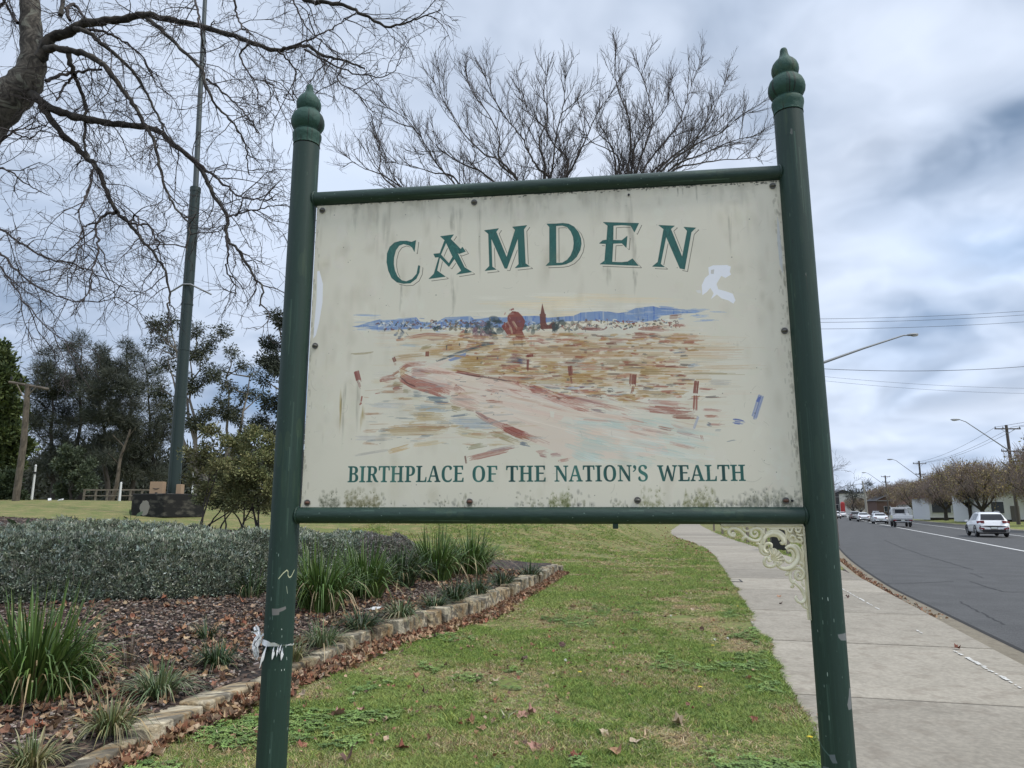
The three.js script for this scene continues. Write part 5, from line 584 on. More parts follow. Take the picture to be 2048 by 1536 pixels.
  const lit = solo('paper_scrap', (() => { const g = new GB(); g.quad(V(-0.09, 0.02, 0), V(0.05, 0.015, 0.06), V(0.1, 0.05, -0.02), V(-0.02, 0.045, -0.06)); g.quad(V(-0.02, 0.045, -0.06), V(0.1, 0.05, -0.02), V(0.06, 0.02, -0.09), V(-0.04, 0.012, -0.1)); return g.geo(); })(), MAT.white, 'crumpled white paper scrap among the plants in the bed', 'paper'); lit.position.copy(spot(748, 1222));
}
/* ------------------------------------------------------------------ strap-leaved clumps */
function clump(name, px, py, w, h, n, bw, cols, label, cat, group, droop = 0.6, seed = 1) {
  const r = rngOf(seed * 91 + 7), p = spot(px, py), o = thing(name, p, label, cat, group), g = new GB(); g.col = [1, 1, 1];
  for (let k = 0; k < n; k++) {
    const a = r() * 6.28, o2 = Math.sqrt(r()) * w * 0.18, dead = r() < 0.07, lean = dead ? 0.8 + r() * 0.3 : Math.pow(r(), 0.6), L = h * (0.6 + r() * 0.55), out = w * 0.5 * lean * (0.6 + r() * 0.6), ca = Math.cos(a), sa = Math.sin(a), N = 6, dr = droop * lean * (0.4 + r() * 1.2) * (dead ? 1.3 : 1); let prev = null, t = a + 1.57 + (r() - 0.5) * 1.6;
    const W = bw * (0.6 + r() * 0.7); g.col = dead ? vary([0.3, 0.24, 0.13], r, 0.5) : vary(cols[Math.floor(r() * cols.length)], r, 0.6);
    for (let s = 0; s <= N; s++) { const f = s / N, x = ca * (o2 + out * Math.pow(f, 1.35)), z = sa * (o2 + out * Math.pow(f, 1.35)), y = L * (f * (1 - 0.15 * lean) - dr * f * f * f * 0.75), ww = W * 0.5 * (f < 0.1 ? 0.7 : 1 - Math.pow(f, 3) * 0.92), A = V(x - Math.cos(t) * ww, y, z - Math.sin(t) * ww), B = V(x + Math.cos(t) * ww, y, z + Math.sin(t) * ww); if (prev) g.quad(prev[0], prev[1], B, A); prev = [A, B]; }
  }
  part('foliage', g.geo(), bladeMat, o, 'stuff'); return o;
}
const bladeMat = new THREE.MeshStandardMaterial({ vertexColors: true, roughness: 0.5, side: THREE.DoubleSide });
{
  const LG = [[0.06, 0.115, 0.02], [0.085, 0.15, 0.028], [0.04, 0.08, 0.018], [0.12, 0.185, 0.045], [0.07, 0.13, 0.024], [0.1, 0.15, 0.035]], DG = [[0.028, 0.055, 0.018], [0.04, 0.075, 0.022], [0.06, 0.1, 0.03], [0.022, 0.042, 0.016]], VG = [[0.09, 0.13, 0.05], [0.14, 0.18, 0.08], [0.06, 0.1, 0.035], [0.22, 0.23, 0.13]], YG = [[0.14, 0.15, 0.055], [0.2, 0.19, 0.08], [0.09, 0.12, 0.04], [0.26, 0.22, 0.12]];
  const c1 = 'tall strap-leaved clumps in the bed', c2 = 'low grassy tufts in the bed';
  clump('strappy_clump', 60, 1402, 1.25, 0.95, 480, 0.017, LG, 'tall strappy green clump at the left edge of the photo in front of the hedge', 'plant', c1, 0.75, 1);
  clump('strappy_clump', 128, 1392, 0.9, 0.6, 240, 0.015, LG, 'lower arching strappy clump leaning out right of the tall left one', 'plant', c1, 0.9, 2);
  clump('strappy_clump', 640, 1222, 1.35, 1.0, 460, 0.02, LG, 'tall strappy clump just right of the left post', 'plant', c1, 0.8, 3);
  clump('strappy_clump', 728, 1196, 1.4, 1.0, 460, 0.02, LG, 'tall strappy clump in the middle of the group, leaning right', 'plant', c1, 0.85, 4);
  clump('strappy_clump', 800, 1172, 1.3, 0.8, 340, 0.02, DG, 'darker lower strappy clump between the two tall groups', 'plant', c1, 0.7, 5);
  clump('strappy_clump', 872, 1160, 1.6, 1.12, 420, 0.022, LG, 'big upright strappy clump below the bottom rail', 'plant', c1, 0.75, 6);
  clump('strappy_clump', 940, 1148, 1.75, 1.12, 420, 0.023, LG, 'upright strappy clump farthest right in the group, against the lawn', 'plant', c1, 0.8, 7);
  clump('strappy_clump', 497, 1196, 0.9, 0.6, 90, 0.012, DG, 'thin strappy clump half hidden behind the left post', 'plant', c1, 0.8, 8);
  clump('grass_tuft', 316, 1395, 0.75, 0.34, 260, 0.011, VG, 'round striped green tuft, largest of the low ones near the stones', 'plant', c2, 1.1, 11);
  clump('grass_tuft', 432, 1335, 0.6, 0.32, 220, 0.01, DG, 'dark green tuft left of the post above the stone edging', 'plant', c2, 1.0, 12);
  clump('grass_tuft', 222, 1465, 0.6, 0.3, 200, 0.011, YG, 'yellowish tuft beside the nearest stones', 'plant', c2, 1.2, 13);
  clump('grass_tuft', 66, 1533, 0.55, 0.24, 170, 0.01, YG, 'straw-tipped tuft in the bottom left corner', 'plant', c2, 1.1, 14);
  clump('grass_tuft', 412, 1278, 0.5, 0.28, 70, 0.009, DG, 'thin sparse tuft in the bare mulch below the hedge', 'plant', c2, 0.7, 15);
  clump('grass_tuft', 645, 1292, 0.75, 0.32, 190, 0.011, VG, 'arching tuft just right of the post above the stones', 'plant', c2, 1.2, 16);
  clump('grass_tuft', 585, 1322, 0.5, 0.28, 140, 0.01, YG, 'pale tuft half hidden behind the left post', 'plant', c2, 1.0, 17);
  clump('grass_tuft', 722, 1258, 0.85, 0.3, 190, 0.012, DG, 'dark flat tuft below the tall strappy group', 'plant', c2, 1.1, 18);
  clump('grass_tuft', 802, 1234, 0.75, 0.32, 170, 0.012, VG, 'tuft by the white paper scrap', 'plant', c2, 1.1, 19);
  clump('grass_tuft', 870, 1215, 0.7, 0.28, 150, 0.012, DG, 'small tuft close behind the stones in the middle of the edging', 'plant', c2, 1.0, 20);
  clump('grass_tuft', 908, 1202, 0.85, 0.4, 200, 0.013, DG, 'dark rounded tuft, first of the far row along the edging', 'plant', c2, 1.0, 21);
  clump('grass_tuft', 952, 1190, 0.85, 0.4, 200, 0.013, DG, 'dark rounded tuft, second of the far row along the edging', 'plant', c2, 1.0, 22);
  clump('grass_tuft', 1003, 1172, 0.9, 0.4, 190, 0.014, DG, 'dark rounded tuft, third of the far row along the edging', 'plant', c2, 1.0, 23);
  clump('grass_tuft', 1060, 1156, 1.0, 0.38, 190, 0.015, DG, 'dark rounded tuft at the far end of the edging', 'plant', c2, 1.0, 24);
  clump('dry_tuft', 258, 1335, 0.35, 0.4, 40, 0.008, [[0.1, 0.075, 0.055], [0.2, 0.16, 0.12], [0.07, 0.055, 0.045]], 'dead brown stalks standing in the bare mulch', 'plant', null, 0.5, 25);
}
/* ------------------------------------------------------------------ the silver hedge */
{
  const r = rngOf(53), front = [[-260, 1210], [-60, 1206], [90, 1204], [250, 1202], [400, 1196], [520, 1186], [640, 1172], [740, 1158], [838, 1120]].map(([x, y]) => spot(x, y)), fc = new THREE.CatmullRomCurve3(front), deep = (t) => lerp(4.6, 2.6, t) * (1 - sstep(0.8, 1.0, t) * 0.72);
  const hh = (t) => 0.68 - 0.08 * sstep(0.6, 0.9, t);
  const surf = (t, v, k = 1) => { const p = fc.getPoint(t), D = deep(t), x = p.x - 0.12 * v * D, z = p.z - v * D, edge = Math.pow(Math.sin(1.5708 * clamp(v / 0.13)), 0.5) * Math.pow(Math.sin(1.5708 * clamp((1 - v) / 0.1)), 0.6) * Math.min(1, Math.pow((1 - t) * 14, 0.6)); const lump = 0.66 + 0.42 * fbm(x * 1.0, z * 1.0, 2, 72) + 0.3 * fbm(x * 3.2, z * 3.2, 2, 73); return V(x, bedH(x, z) + hh(t) * edge * lump * k, z); };
  const hd = thing('silver_hedge', front[0].clone().setY(0), 'low clipped hedge of silver grey-green leaves across the garden bed', 'hedge');
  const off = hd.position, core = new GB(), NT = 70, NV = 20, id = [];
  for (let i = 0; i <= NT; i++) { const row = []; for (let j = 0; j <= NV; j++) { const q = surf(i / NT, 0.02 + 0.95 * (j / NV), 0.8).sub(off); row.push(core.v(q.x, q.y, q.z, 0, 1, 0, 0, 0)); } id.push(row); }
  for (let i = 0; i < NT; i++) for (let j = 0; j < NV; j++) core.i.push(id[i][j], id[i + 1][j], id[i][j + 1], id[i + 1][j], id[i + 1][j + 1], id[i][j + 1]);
  const cg = core.geo(); cg.computeVertexNormals(); part('shade_core', cg, std([0.022, 0.02, 0.016], 1), hd);  // dark sheet under the leaves, painted as the shade inside the hedge
  const sp = [sprig(12, 0.034, 0.011, 0.035, 3, 0.5), sprig(12, 0.03, 0.01, 0.045, 4, 0.3), sprig(10, 0.038, 0.012, 0.04, 5, 0.7)], it = [[], [], []];
  const SG = [[0.23, 0.27, 0.2], [0.3, 0.34, 0.26], [0.15, 0.18, 0.12], [0.09, 0.11, 0.07], [0.4, 0.43, 0.35]], PG = [[0.19, 0.17, 0.16], [0.23, 0.23, 0.2], [0.15, 0.15, 0.12]];
  for (let k = 0; k < 90000; k++) {
    const t = r(), u = r(); let v, hk; if (r() < 0.5) v = 0.13 * (1 - Math.sin(1.5708 * u)); else v = Math.pow(u, 1.1); const top = surf(t, v), gy = bedH(top.x, top.z); const depth = Math.pow(r(), 1.3) * 0.34; let y;
    const hgt = top.y - gy; y = gy + hgt * (1 - depth * (v < 0.13 ? 0.6 : 1)) + (r() - 0.35) * 0.03; const p = V(top.x + (r() - 0.5) * 0.08, Math.max(gy + 0.03, y), top.z + (r() - 0.35) * 0.1 * (v < 0.13 ? 1 : 0.5)).sub(off);
    const c = t > 0.83 ? PG[Math.floor(r() * 3)] : SG[Math.floor(r() * SG.length)];
    it[Math.floor(r() * 3)].push({ p, e: [(r() - 0.5) * 1.2 + (v < 0.12 ? 0.5 : 0), r() * 6.3, (r() - 0.5) * 1.2], s: (0.9 + r() * 0.7) * (1 + 0.25 * t), c: vary(c, r, 0.7) });
  }
  it.forEach((l, k) => scatter('foliage', sp[k], leafMat, l, hd));
  const tw = new GB(); for (let k = 0; k < 160; k++) { const t = r(), p = surf(t, 0.01 + 0.03 * r()).sub(off), gy = bedH(p.x + off.x, p.z + off.z); const b = V(p.x, gy, p.z - 0.12), e = V(p.x + (r() - 0.5) * 0.4, gy + 0.2 + r() * 0.35, p.z + r() * 0.12); tw.tube([b, b.clone().lerp(e, 0.5).add(V((r() - 0.5) * 0.08, 0, 0.03)), e], [0.006, 0.005, 0.003], 4, false); }
  part('stems', tw.geo(), MAT.paleBark, hd, 'stuff');
}
// broad-leaved plants poking up behind the hedge
for (const [px, py, list, label] of [[262, 1046, [[-0.05, 0.45, 0.1], [0.4, 0.38, 0.16], [-0.24, 0.22, 0.06]], 'broad paddle-leaved plant standing between hedge and plinth'], [48, 1066, [[-0.42, 0.34, 0.14], [0.12, 0.36, 0.1], [0.5, 0.3, 0.1]], 'broad paddle-leaved plant behind the hedge at the left']]) {
  const p = spot(px, py), o = thing('paddle_plant', p, label, 'plant', 'paddle-leaved plants behind the hedge'), green = std([0.075, 0.12, 0.05], 0.5), q = rngOf(px);
  for (const [dx, h, w] of list) { const b = V(0, 0, 0), m = V(dx * 0.45, h * 0.55, 0.03), e = V(dx, h, 0.05 + (q() - 0.5) * 0.1); const g = new GB(), s = V(0.9, -dx * 1.1, 0.35).normalize(); const L = [], R2 = []; for (let k = 0; k <= 8; k++) { const t = k / 8, c = m.clone().lerp(e, t), ww = (w * 0.34 + 0.025) * Math.sin(Math.PI * Math.pow(t, 0.8)) + 0.002; L.push(c.clone().addScaledVector(s, ww).add(V(0, 0.012, 0))); R2.push(c.clone().addScaledVector(s, -ww).add(V(0, 0.012, 0))); } g.strip(L, R2); g.tube([b, m.clone().multiplyScalar(0.6), m, e], [0.012, 0.01, 0.008, 0.002], 5, false); part('leaf', g.geo(), green, o); }
}

/* ------------------------------------------------------------------ bare trees */
const DIRJ = (r, k) => V((r() - 0.5) * k, (r() - 0.5) * k, (r() - 0.5) * k);
function twigs(G, pts, r0, r, o, level = 0) {  // crooked shoots off a branch; G = [limb, twig] builders
  let total = 0; for (let i = 1; i < pts.length; i++) total += pts[i].distanceTo(pts[i - 1]);
  const n = Math.max(1, Math.round(total / o.gap[level])), spur = o.len[level];
  for (let k = 0; k < n; k++) {
    const f = (k + 0.3 + r() * 0.6) / n; if (f < (o.bareTo?.[level] ?? 0.08)) continue; let d = f * total, i = 1; while (i < pts.length - 1 && d > pts[i].distanceTo(pts[i - 1])) d -= pts[i].distanceTo(pts[i - 1]), i++;
    const a = pts[i - 1], b = pts[i], p = a.clone().lerp(b, clamp(d / b.distanceTo(a))), t = b.clone().sub(a).normalize();
    let dir = t.clone().multiplyScalar(o.along).add(DIRJ(r, o.turn)).add(V(0, o.lift, 0)).normalize(); const L = spur * (0.45 + r() * 0.9) * (1.15 - 0.5 * f), seg = level === 0 ? 6 : level === 1 ? 5 : 3, rad = Math.min(o.rad[level], r0 * 0.7) * (0.7 + r() * 0.6), out = [p];
    for (let s = 0; s < seg; s++) { dir = dir.clone().add(DIRJ(r, o.crook)).add(V(0, o.grav, 0)).normalize(); out.push(out[s].clone().addScaledVector(dir, L / seg)); }
    (rad > o.split ? G[0] : G[1]).tube(out, out.map((_, s) => rad * (1 - 0.75 * (s / seg)) + o.min), level === 0 ? 5 : 3, false);
    if (level + 1 < o.len.length) twigs(G, out, rad, r, o, level + 1);
  }
}
{  // the big tree reaching in from the left
  const r = rngOf(61), base = V(-9.6, 0, -9.4), tree = thing('bare_tree', base.clone().setY(lawnH(base.x, base.z)), 'large leafless tree reaching in from the left with drooping crooked boughs', 'tree');
  const off = tree.position, A = (l, d0, d1, w0, w1) => { const pts = [], n = l.length / 2; for (let i = 0; i < n; i++) { const t = i / (n - 1), d = lerp(d0, d1, t) + 0.25 * Math.sin(t * 5 + d0 * 7); pts.push(atDepth(l[2 * i], l[2 * i + 1], d)); } const c = new THREE.CatmullRomCurve3(pts, false, 'centripetal'), N = n * 5, P = c.getPoints(N).map((p, i) => p.add(DIRJ(r, 0.035 * (i % 3 ? 1 : 0.3))).sub(off)); return [P, P.map((_, i) => { const t = i / N, d = lerp(d0, d1, t); return (lerp(w0, w1, Math.pow(t, 0.75)) * d) / F / 2 * (1 + 0.1 * Math.sin(i * 1.9)); })]; };
  const trunk = new GB(); { const p = [V(0.15, -0.3, 0.3), V(0.2, 1.2, 0.15), V(0.55, 2.7, 0), V(1.15, 3.9, -0.2), ...[[-40, 262], [10, 205], [50, 165], [66, 120], [62, 60], [60, 0], [57, -90], [40, -260]].map(([x, y]) => atDepth(x, y, 9.8).sub(off))]; const c = new THREE.CatmullRomCurve3(p, false, 'centripetal'), P = c.getPoints(80); trunk.tube(P, P.map((_, i) => { const t = i / 80; return (t < 0.55 ? lerp(0.4, 0.24, t / 0.55) : lerp(0.24, 0.1, Math.pow((t - 0.55) / 0.45, 0.55))) * (1 + 0.05 * Math.sin(i * 1.3)); }), 18); }
  part('trunk', trunk.geo(), MAT.bark, tree);
  const limbs = [
    [[78, 118, 102, 78, 140, 64, 162, 50, 210, 42, 250, 38, 290, 28, 340, 40, 400, 52, 460, 70, 500, 85, 555, 102, 582, 94, 612, 92, 650, 112, 690, 122, 730, 138], 9.7, 8.6, 25, 4],
    [[290, 32, 330, 68, 370, 105, 405, 145, 416, 182, 446, 226, 476, 260, 492, 300, 498, 350], 9.3, 8.5, 10, 2.5],
    [[412, 158, 440, 178, 478, 215, 500, 240, 520, 268], 9, 8.4, 6, 2],
    [[92, 98, 140, 100, 188, 116, 208, 132, 240, 170, 265, 208, 290, 248, 307, 283, 320, 336, 337, 388, 357, 423, 378, 455, 372, 500], 9.6, 8.2, 16, 2.5],
    [[62, 188, 100, 215, 150, 232, 200, 243, 250, 250, 310, 258, 342, 285, 376, 312, 404, 341, 424, 384, 454, 434, 452, 472, 480, 506, 510, 556, 524, 574, 518, 614], 9.8, 8.3, 20, 3],
    [[376, 312, 420, 345, 452, 372, 480, 392, 520, 400, 552, 398], 8.9, 8.1, 8, 2], [[452, 472, 456, 505, 454, 538, 468, 570, 472, 596], 8.6, 8.1, 5, 2], [[454, 434, 490, 424, 530, 414, 575, 410], 8.5, 7.8, 5, 2],
    [[82, 212, 115, 256, 160, 300, 200, 346, 208, 372, 231, 420, 258, 447, 282, 478, 306, 504, 330, 545, 338, 600, 334, 630], 9.8, 8.6, 15, 3],
    [[232, 424, 212, 428, 194, 446, 196, 480, 196, 506, 184, 545, 180, 580], 9, 8.6, 8, 2], [[194, 446, 172, 450, 162, 470, 156, 505, 152, 540], 9, 8.8, 5, 1.5], [[258, 447, 268, 434, 277, 436, 272, 462], 9, 8.9, 5, 3], [[264, 447, 298, 452, 310, 474, 318, 488, 306, 502], 9, 8.9, 5, 3], [[184, 340, 178, 375, 160, 415, 150, 432], 9.1, 9, 6, 2],
    [[150, 58, 178, 66, 212, 94, 250, 126, 276, 156, 296, 192, 320, 238, 328, 262], 9.6, 9.0, 11, 4], [[170, 60, 205, 62, 240, 78, 280, 108, 300, 140, 312, 175], 9.6, 9.2, 8, 2],
    [[132, 96, 146, 140, 151, 156, 165, 190, 172, 230, 170, 282, 176, 312, 192, 338], 9.7, 9.3, 12, 4], [[92, 162, 130, 148, 160, 143, 204, 138], 9.7, 9.5, 8, 5], [[148, 148, 130, 170, 112, 200], 9.7, 9.6, 6, 4],
    [[590, -14, 622, 3, 682, 8, 720, 26, 778, 53, 812, 46, 850, 32, 880, 20], 8.6, 7.6, 12, 2], [[560, -40, 590, 10, 610, 50, 640, 80, 680, 110], 8.8, 8, 5, 2], [[467, -12, 474, 30, 486, 56, 500, 68], 9, 8.8, 6, 3], [[386, -20, 396, 30, 400, 62, 408, 100], 9.3, 9, 6, 3],
    [[555, 102, 588, 136, 586, 180, 590, 205], 8.8, 8.4, 5, 2], [[582, 94, 640, 68, 680, 46, 700, 30], 8.7, 8.2, 5, 2], [[500, 85, 480, 110, 500, 150, 540, 168, 556, 200], 8.9, 8.4, 5, 2], [[610, 100, 660, 126, 720, 150, 780, 148, 806, 120], 8.6, 7.9, 5, 1.5], [[690, 122, 676, 160, 720, 196, 750, 240], 8.3, 7.9, 4, 1.5],
    [[-30, 440, 0, 458, 44, 487, 88, 514, 140, 525, 190, 546, 250, 578, 300, 590], 9.4, 8.4, 6, 1.5], [[-20, 490, 8, 512, 38, 546, 97, 584, 152, 602, 202, 602, 245, 592], 9.2, 8.4, 6, 1.5], [[-10, 520, 8, 545, 22, 560, 50, 607, 100, 660, 142, 688], 9.1, 8.4, 5, 1.5], [[-30, 250, 20, 262, 60, 276, 80, 262, 110, 236], 9.6, 9.4, 5, 2], [[-30, 330, 20, 344, 60, 372, 100, 392], 9.4, 9, 5, 1.5], [[-25, 60, 5, 5, 30, -20], 9.9, 9.7, 6, 3], [[36, 46, 16, 14, 0, -14], 9.8, 9.6, 8, 4], [[-20, 300, 30, 262, 60, 258, 90, 250], 9.5, 9.3, 5, 2],
    [[120, 30, 130, -20, 140, -60], 9.6, 9.4, 10, 6], [[140, 40, 135, 15, 150, 10, 165, 30, 172, 42], 9.7, 9.5, 8, 6]];
  const bough = new GB(), fine = new GB(), O = { gap: [0.22, 0.13, 0.085], len: [0.95, 0.4, 0.2], rad: [0.007, 0.0032, 0.0018], min: 0.0009, split: 0.0062, along: 0.75, turn: 1.9, lift: -0.08, crook: 0.75, grav: -0.06, bareTo: [0.1, 0.12, 0.1] };
  for (const [l, d0, d1, w0, w1] of limbs) { const [P, R] = A(l, d0, d1, w0, w1); (w0 > 9 ? part('bough', new GB().tube(P, R, 9).geo(), MAT.shadedBoughBark, tree) : bough.tube(P, R, 6, false)); twigs([bough, fine], P, R[R.length - 1] * 1.6, r, O); }
  part('branches', bough.geo(), MAT.twig, tree, 'stuff'); part('twigs', fine.geo(), MAT.twig, tree, 'stuff');
}
function vaseTree(name, base, o, label, group) {
  const r = rngOf(o.seed), t = thing(name, base, label, 'tree', group), main = new GB(), fine = new GB();
  const limb = (p, dir, L, rad, lev) => {
    const seg = 5, pts = [p]; let d = dir.clone(); for (let s = 0; s < seg; s++) { d = d.clone().add(DIRJ(r, o.crook)).add(V(0, o.up, 0)).normalize(); pts.push(pts[s].clone().addScaledVector(d, L / seg)); }
    const r1 = Math.max(rad * 0.62, o.minR ?? 0.009); (lev < 2 ? main : fine).tube(pts, pts.map((_, s) => lerp(rad, r1, s / seg)), lev < 2 ? 7 : lev < 4 ? 4 : 3, false);
    if (lev >= o.levels) return;
    const n = lev === 0 ? o.first : r() < 0.35 ? 3 : 2;
    for (let k = 0; k < n; k++) { const a = (k / n) * 6.28 + r() * 2, side = V(Math.cos(a), 0, Math.sin(a)).addScaledVector(d, -V(Math.cos(a), 0, Math.sin(a)).dot(d)).normalize(), sp = o.spread * (lev === 0 ? 1.15 : 1) * (0.5 + r() * 0.8); limb(pts[seg], d.clone().addScaledVector(side, sp).normalize(), L * (o.shrink + (r() - 0.5) * 0.16) * (lev === 0 ? o.firstL : 1), r1 * (lev === 0 ? 0.62 : 0.78), lev + 1); }
    if (lev > 0) for (let k = 0; k < o.side; k++) { const q = 1 + Math.floor(r() * 4), a = r() * 6.28, dd = d.clone().add(V(Math.cos(a), 0.2, Math.sin(a)).multiplyScalar(0.9)).normalize(); limb(pts[q], dd, L * 0.5, r1 * 0.45, Math.max(lev + 2, o.levels - 2)); }
  };
  limb(V(0, -0.2, 0), V(o.lean ?? 0, 1, 0).normalize(), o.trunk, o.rad, 0);
  part('trunk', main.geo(), o.mat ?? MAT.darkBark, t); if (o.k) t.scale.setScalar(o.k); part('crown', fine.geo(), MAT.twigFar, t, 'stuff');
  return t;
}
{
  const at = (px, d) => { const x = ((px - 1024) / F) * d / CP * 0.985; return V(x, lawnH(x, -d), -d); };
  const limbTree = (seed, base, d, hub, limbs, label) => {
    const r = rngOf(seed), t = thing('bare_tree', base, label, 'tree', 'leafless trees behind the sign'), O = { gap: [0.72, 0.36, 0.2], len: [3.4, 1.5, 0.8], rad: [0.028, 0.0125, 0.0078], min: 0.004, split: 0.026, along: 1.05, turn: 1.5, lift: 0.22, crook: 0.36, grav: 0.075, bareTo: [0.2, 0.14, 0.1] }, hubP = atDepth(hub[0], hub[1], d).sub(base), main = new GB(), bough = new GB(), fine = new GB();
    main.tube([V(0, -0.3, 0), hubP.clone().multiplyScalar(0.5).add(V(0.15, 0, 0)), hubP], [0.46, 0.36, 0.3], 12);
    limbs.forEach((l0) => { const l = l0.map((v, i) => (i % 2 ? (v < 352 ? 352 - (352 - v) * 0.82 : v) : v)), n = l.length / 2, dz = (r() - 0.5) * 7, P = [hubP.clone()]; for (let i = 0; i < n; i++) P.push(atDepth(l[2 * i], l[2 * i + 1], d + dz * ((i + 1) / n)).sub(base)); const c = new THREE.CatmullRomCurve3(P, false, 'centripetal'), N = P.length * 4, Q = c.getPoints(N).map((p) => p.add(DIRJ(r, 0.09))); (main).tube(Q, Q.map((_, i) => lerp(0.14, 0.014, Math.pow(i / N, 0.5))), 7, false); twigs([bough, fine], Q, 0.05, r, O);
      const tip = Q[N], dir = Q[N].clone().sub(Q[N - 2]).normalize(); for (let k = 0; k < 4; k++) { const e = [tip.clone()]; let dd = dir.clone().add(DIRJ(r, 0.9)).normalize(); for (let m = 0; m < 4; m++) { dd = dd.add(DIRJ(r, 0.4)).add(V(0, 0.06, 0)).normalize(); e.push(e[m].clone().addScaledVector(dd, 0.45)); } bough.tube(e, [0.022, 0.018, 0.015, 0.012, 0.007], 4, false); twigs([bough, fine], e, 0.014, r, { ...O, gap: [0.5], len: [0.6], rad: [0.01], bareTo: [0.1] }); } });
    part('trunk', main.geo(), std([0.085, 0.072, 0.066], 0.95), t); part('branches', bough.geo(), MAT.twigFar, t, 'stuff'); part('twigs', fine.geo(), MAT.twigFar, t, 'stuff'); return t;
  };
  limbTree(7, at(1040, 46), 46, [1052, 560], [[1036, 363, 1003, 319, 961, 291, 914, 225, 882, 158, 866, 118], [1036, 363, 999, 319, 998, 262, 980, 206, 944, 145, 930, 100], [960, 430, 910, 370, 877, 328, 844, 262, 811, 211, 778, 187], [930, 470, 802, 375, 760, 347, 722, 330, 700, 312], [850, 410, 760, 347, 762, 300, 752, 262], [1099, 358, 1078, 337, 1060, 300, 1041, 253, 1008, 206, 986, 160, 970, 110], [1100, 358, 1107, 319, 1111, 262, 1121, 211, 1130, 159, 1130, 115], [1090, 330, 1078, 267, 1096, 210, 1088, 150, 1094, 104], [1130, 358, 1135, 309, 1111, 281, 1088, 234, 1058, 197, 1040, 150], [1135, 352, 1158, 300, 1177, 244, 1200, 187, 1216, 160], [940, 400, 900, 350, 870, 345, 830, 330, 790, 320], [1000, 380, 960, 340, 920, 320, 880, 290, 850, 300]], 'leafless spreading tree behind the sign, the left one of the pair over the top rail');
  limbTree(23, at(1255, 52), 50, [1262, 545], [[1254, 349, 1261, 281, 1257, 211, 1240, 155, 1230, 100, 1232, 60], [1233, 349, 1224, 281, 1198, 248, 1192, 206], [1271, 349, 1289, 281, 1306, 211, 1292, 141, 1280, 95], [1285, 347, 1327, 272, 1358, 225, 1376, 155, 1392, 95], [1313, 347, 1360, 291, 1402, 244, 1436, 168, 1452, 115], [1322, 345, 1383, 281, 1439, 248, 1475, 212, 1496, 199], [1336, 342, 1402, 300, 1474, 264, 1500, 258], [1340, 345, 1411, 319, 1480, 310, 1516, 306], [1240, 352, 1233, 300, 1193, 275, 1170, 262], [1262, 349, 1275, 270, 1330, 190, 1340, 120], [1300, 350, 1340, 310, 1400, 270, 1440, 210]], 'leafless upright tree behind the sign, the right one of the pair over the top rail');
  const q = atDepth(1612, 1040, 74); vaseTree('bare_tree', V(q.x, 0, q.z), { seed: 31, trunk: 2.6, rad: 0.25, first: 5, firstL: 0.95, shrink: 0.76, levels: 6, spread: 0.8, up: 0.0, crook: 0.4, side: 2, lean: 0.05 }, 'leafless tree at the road edge showing past the right post', null);
}
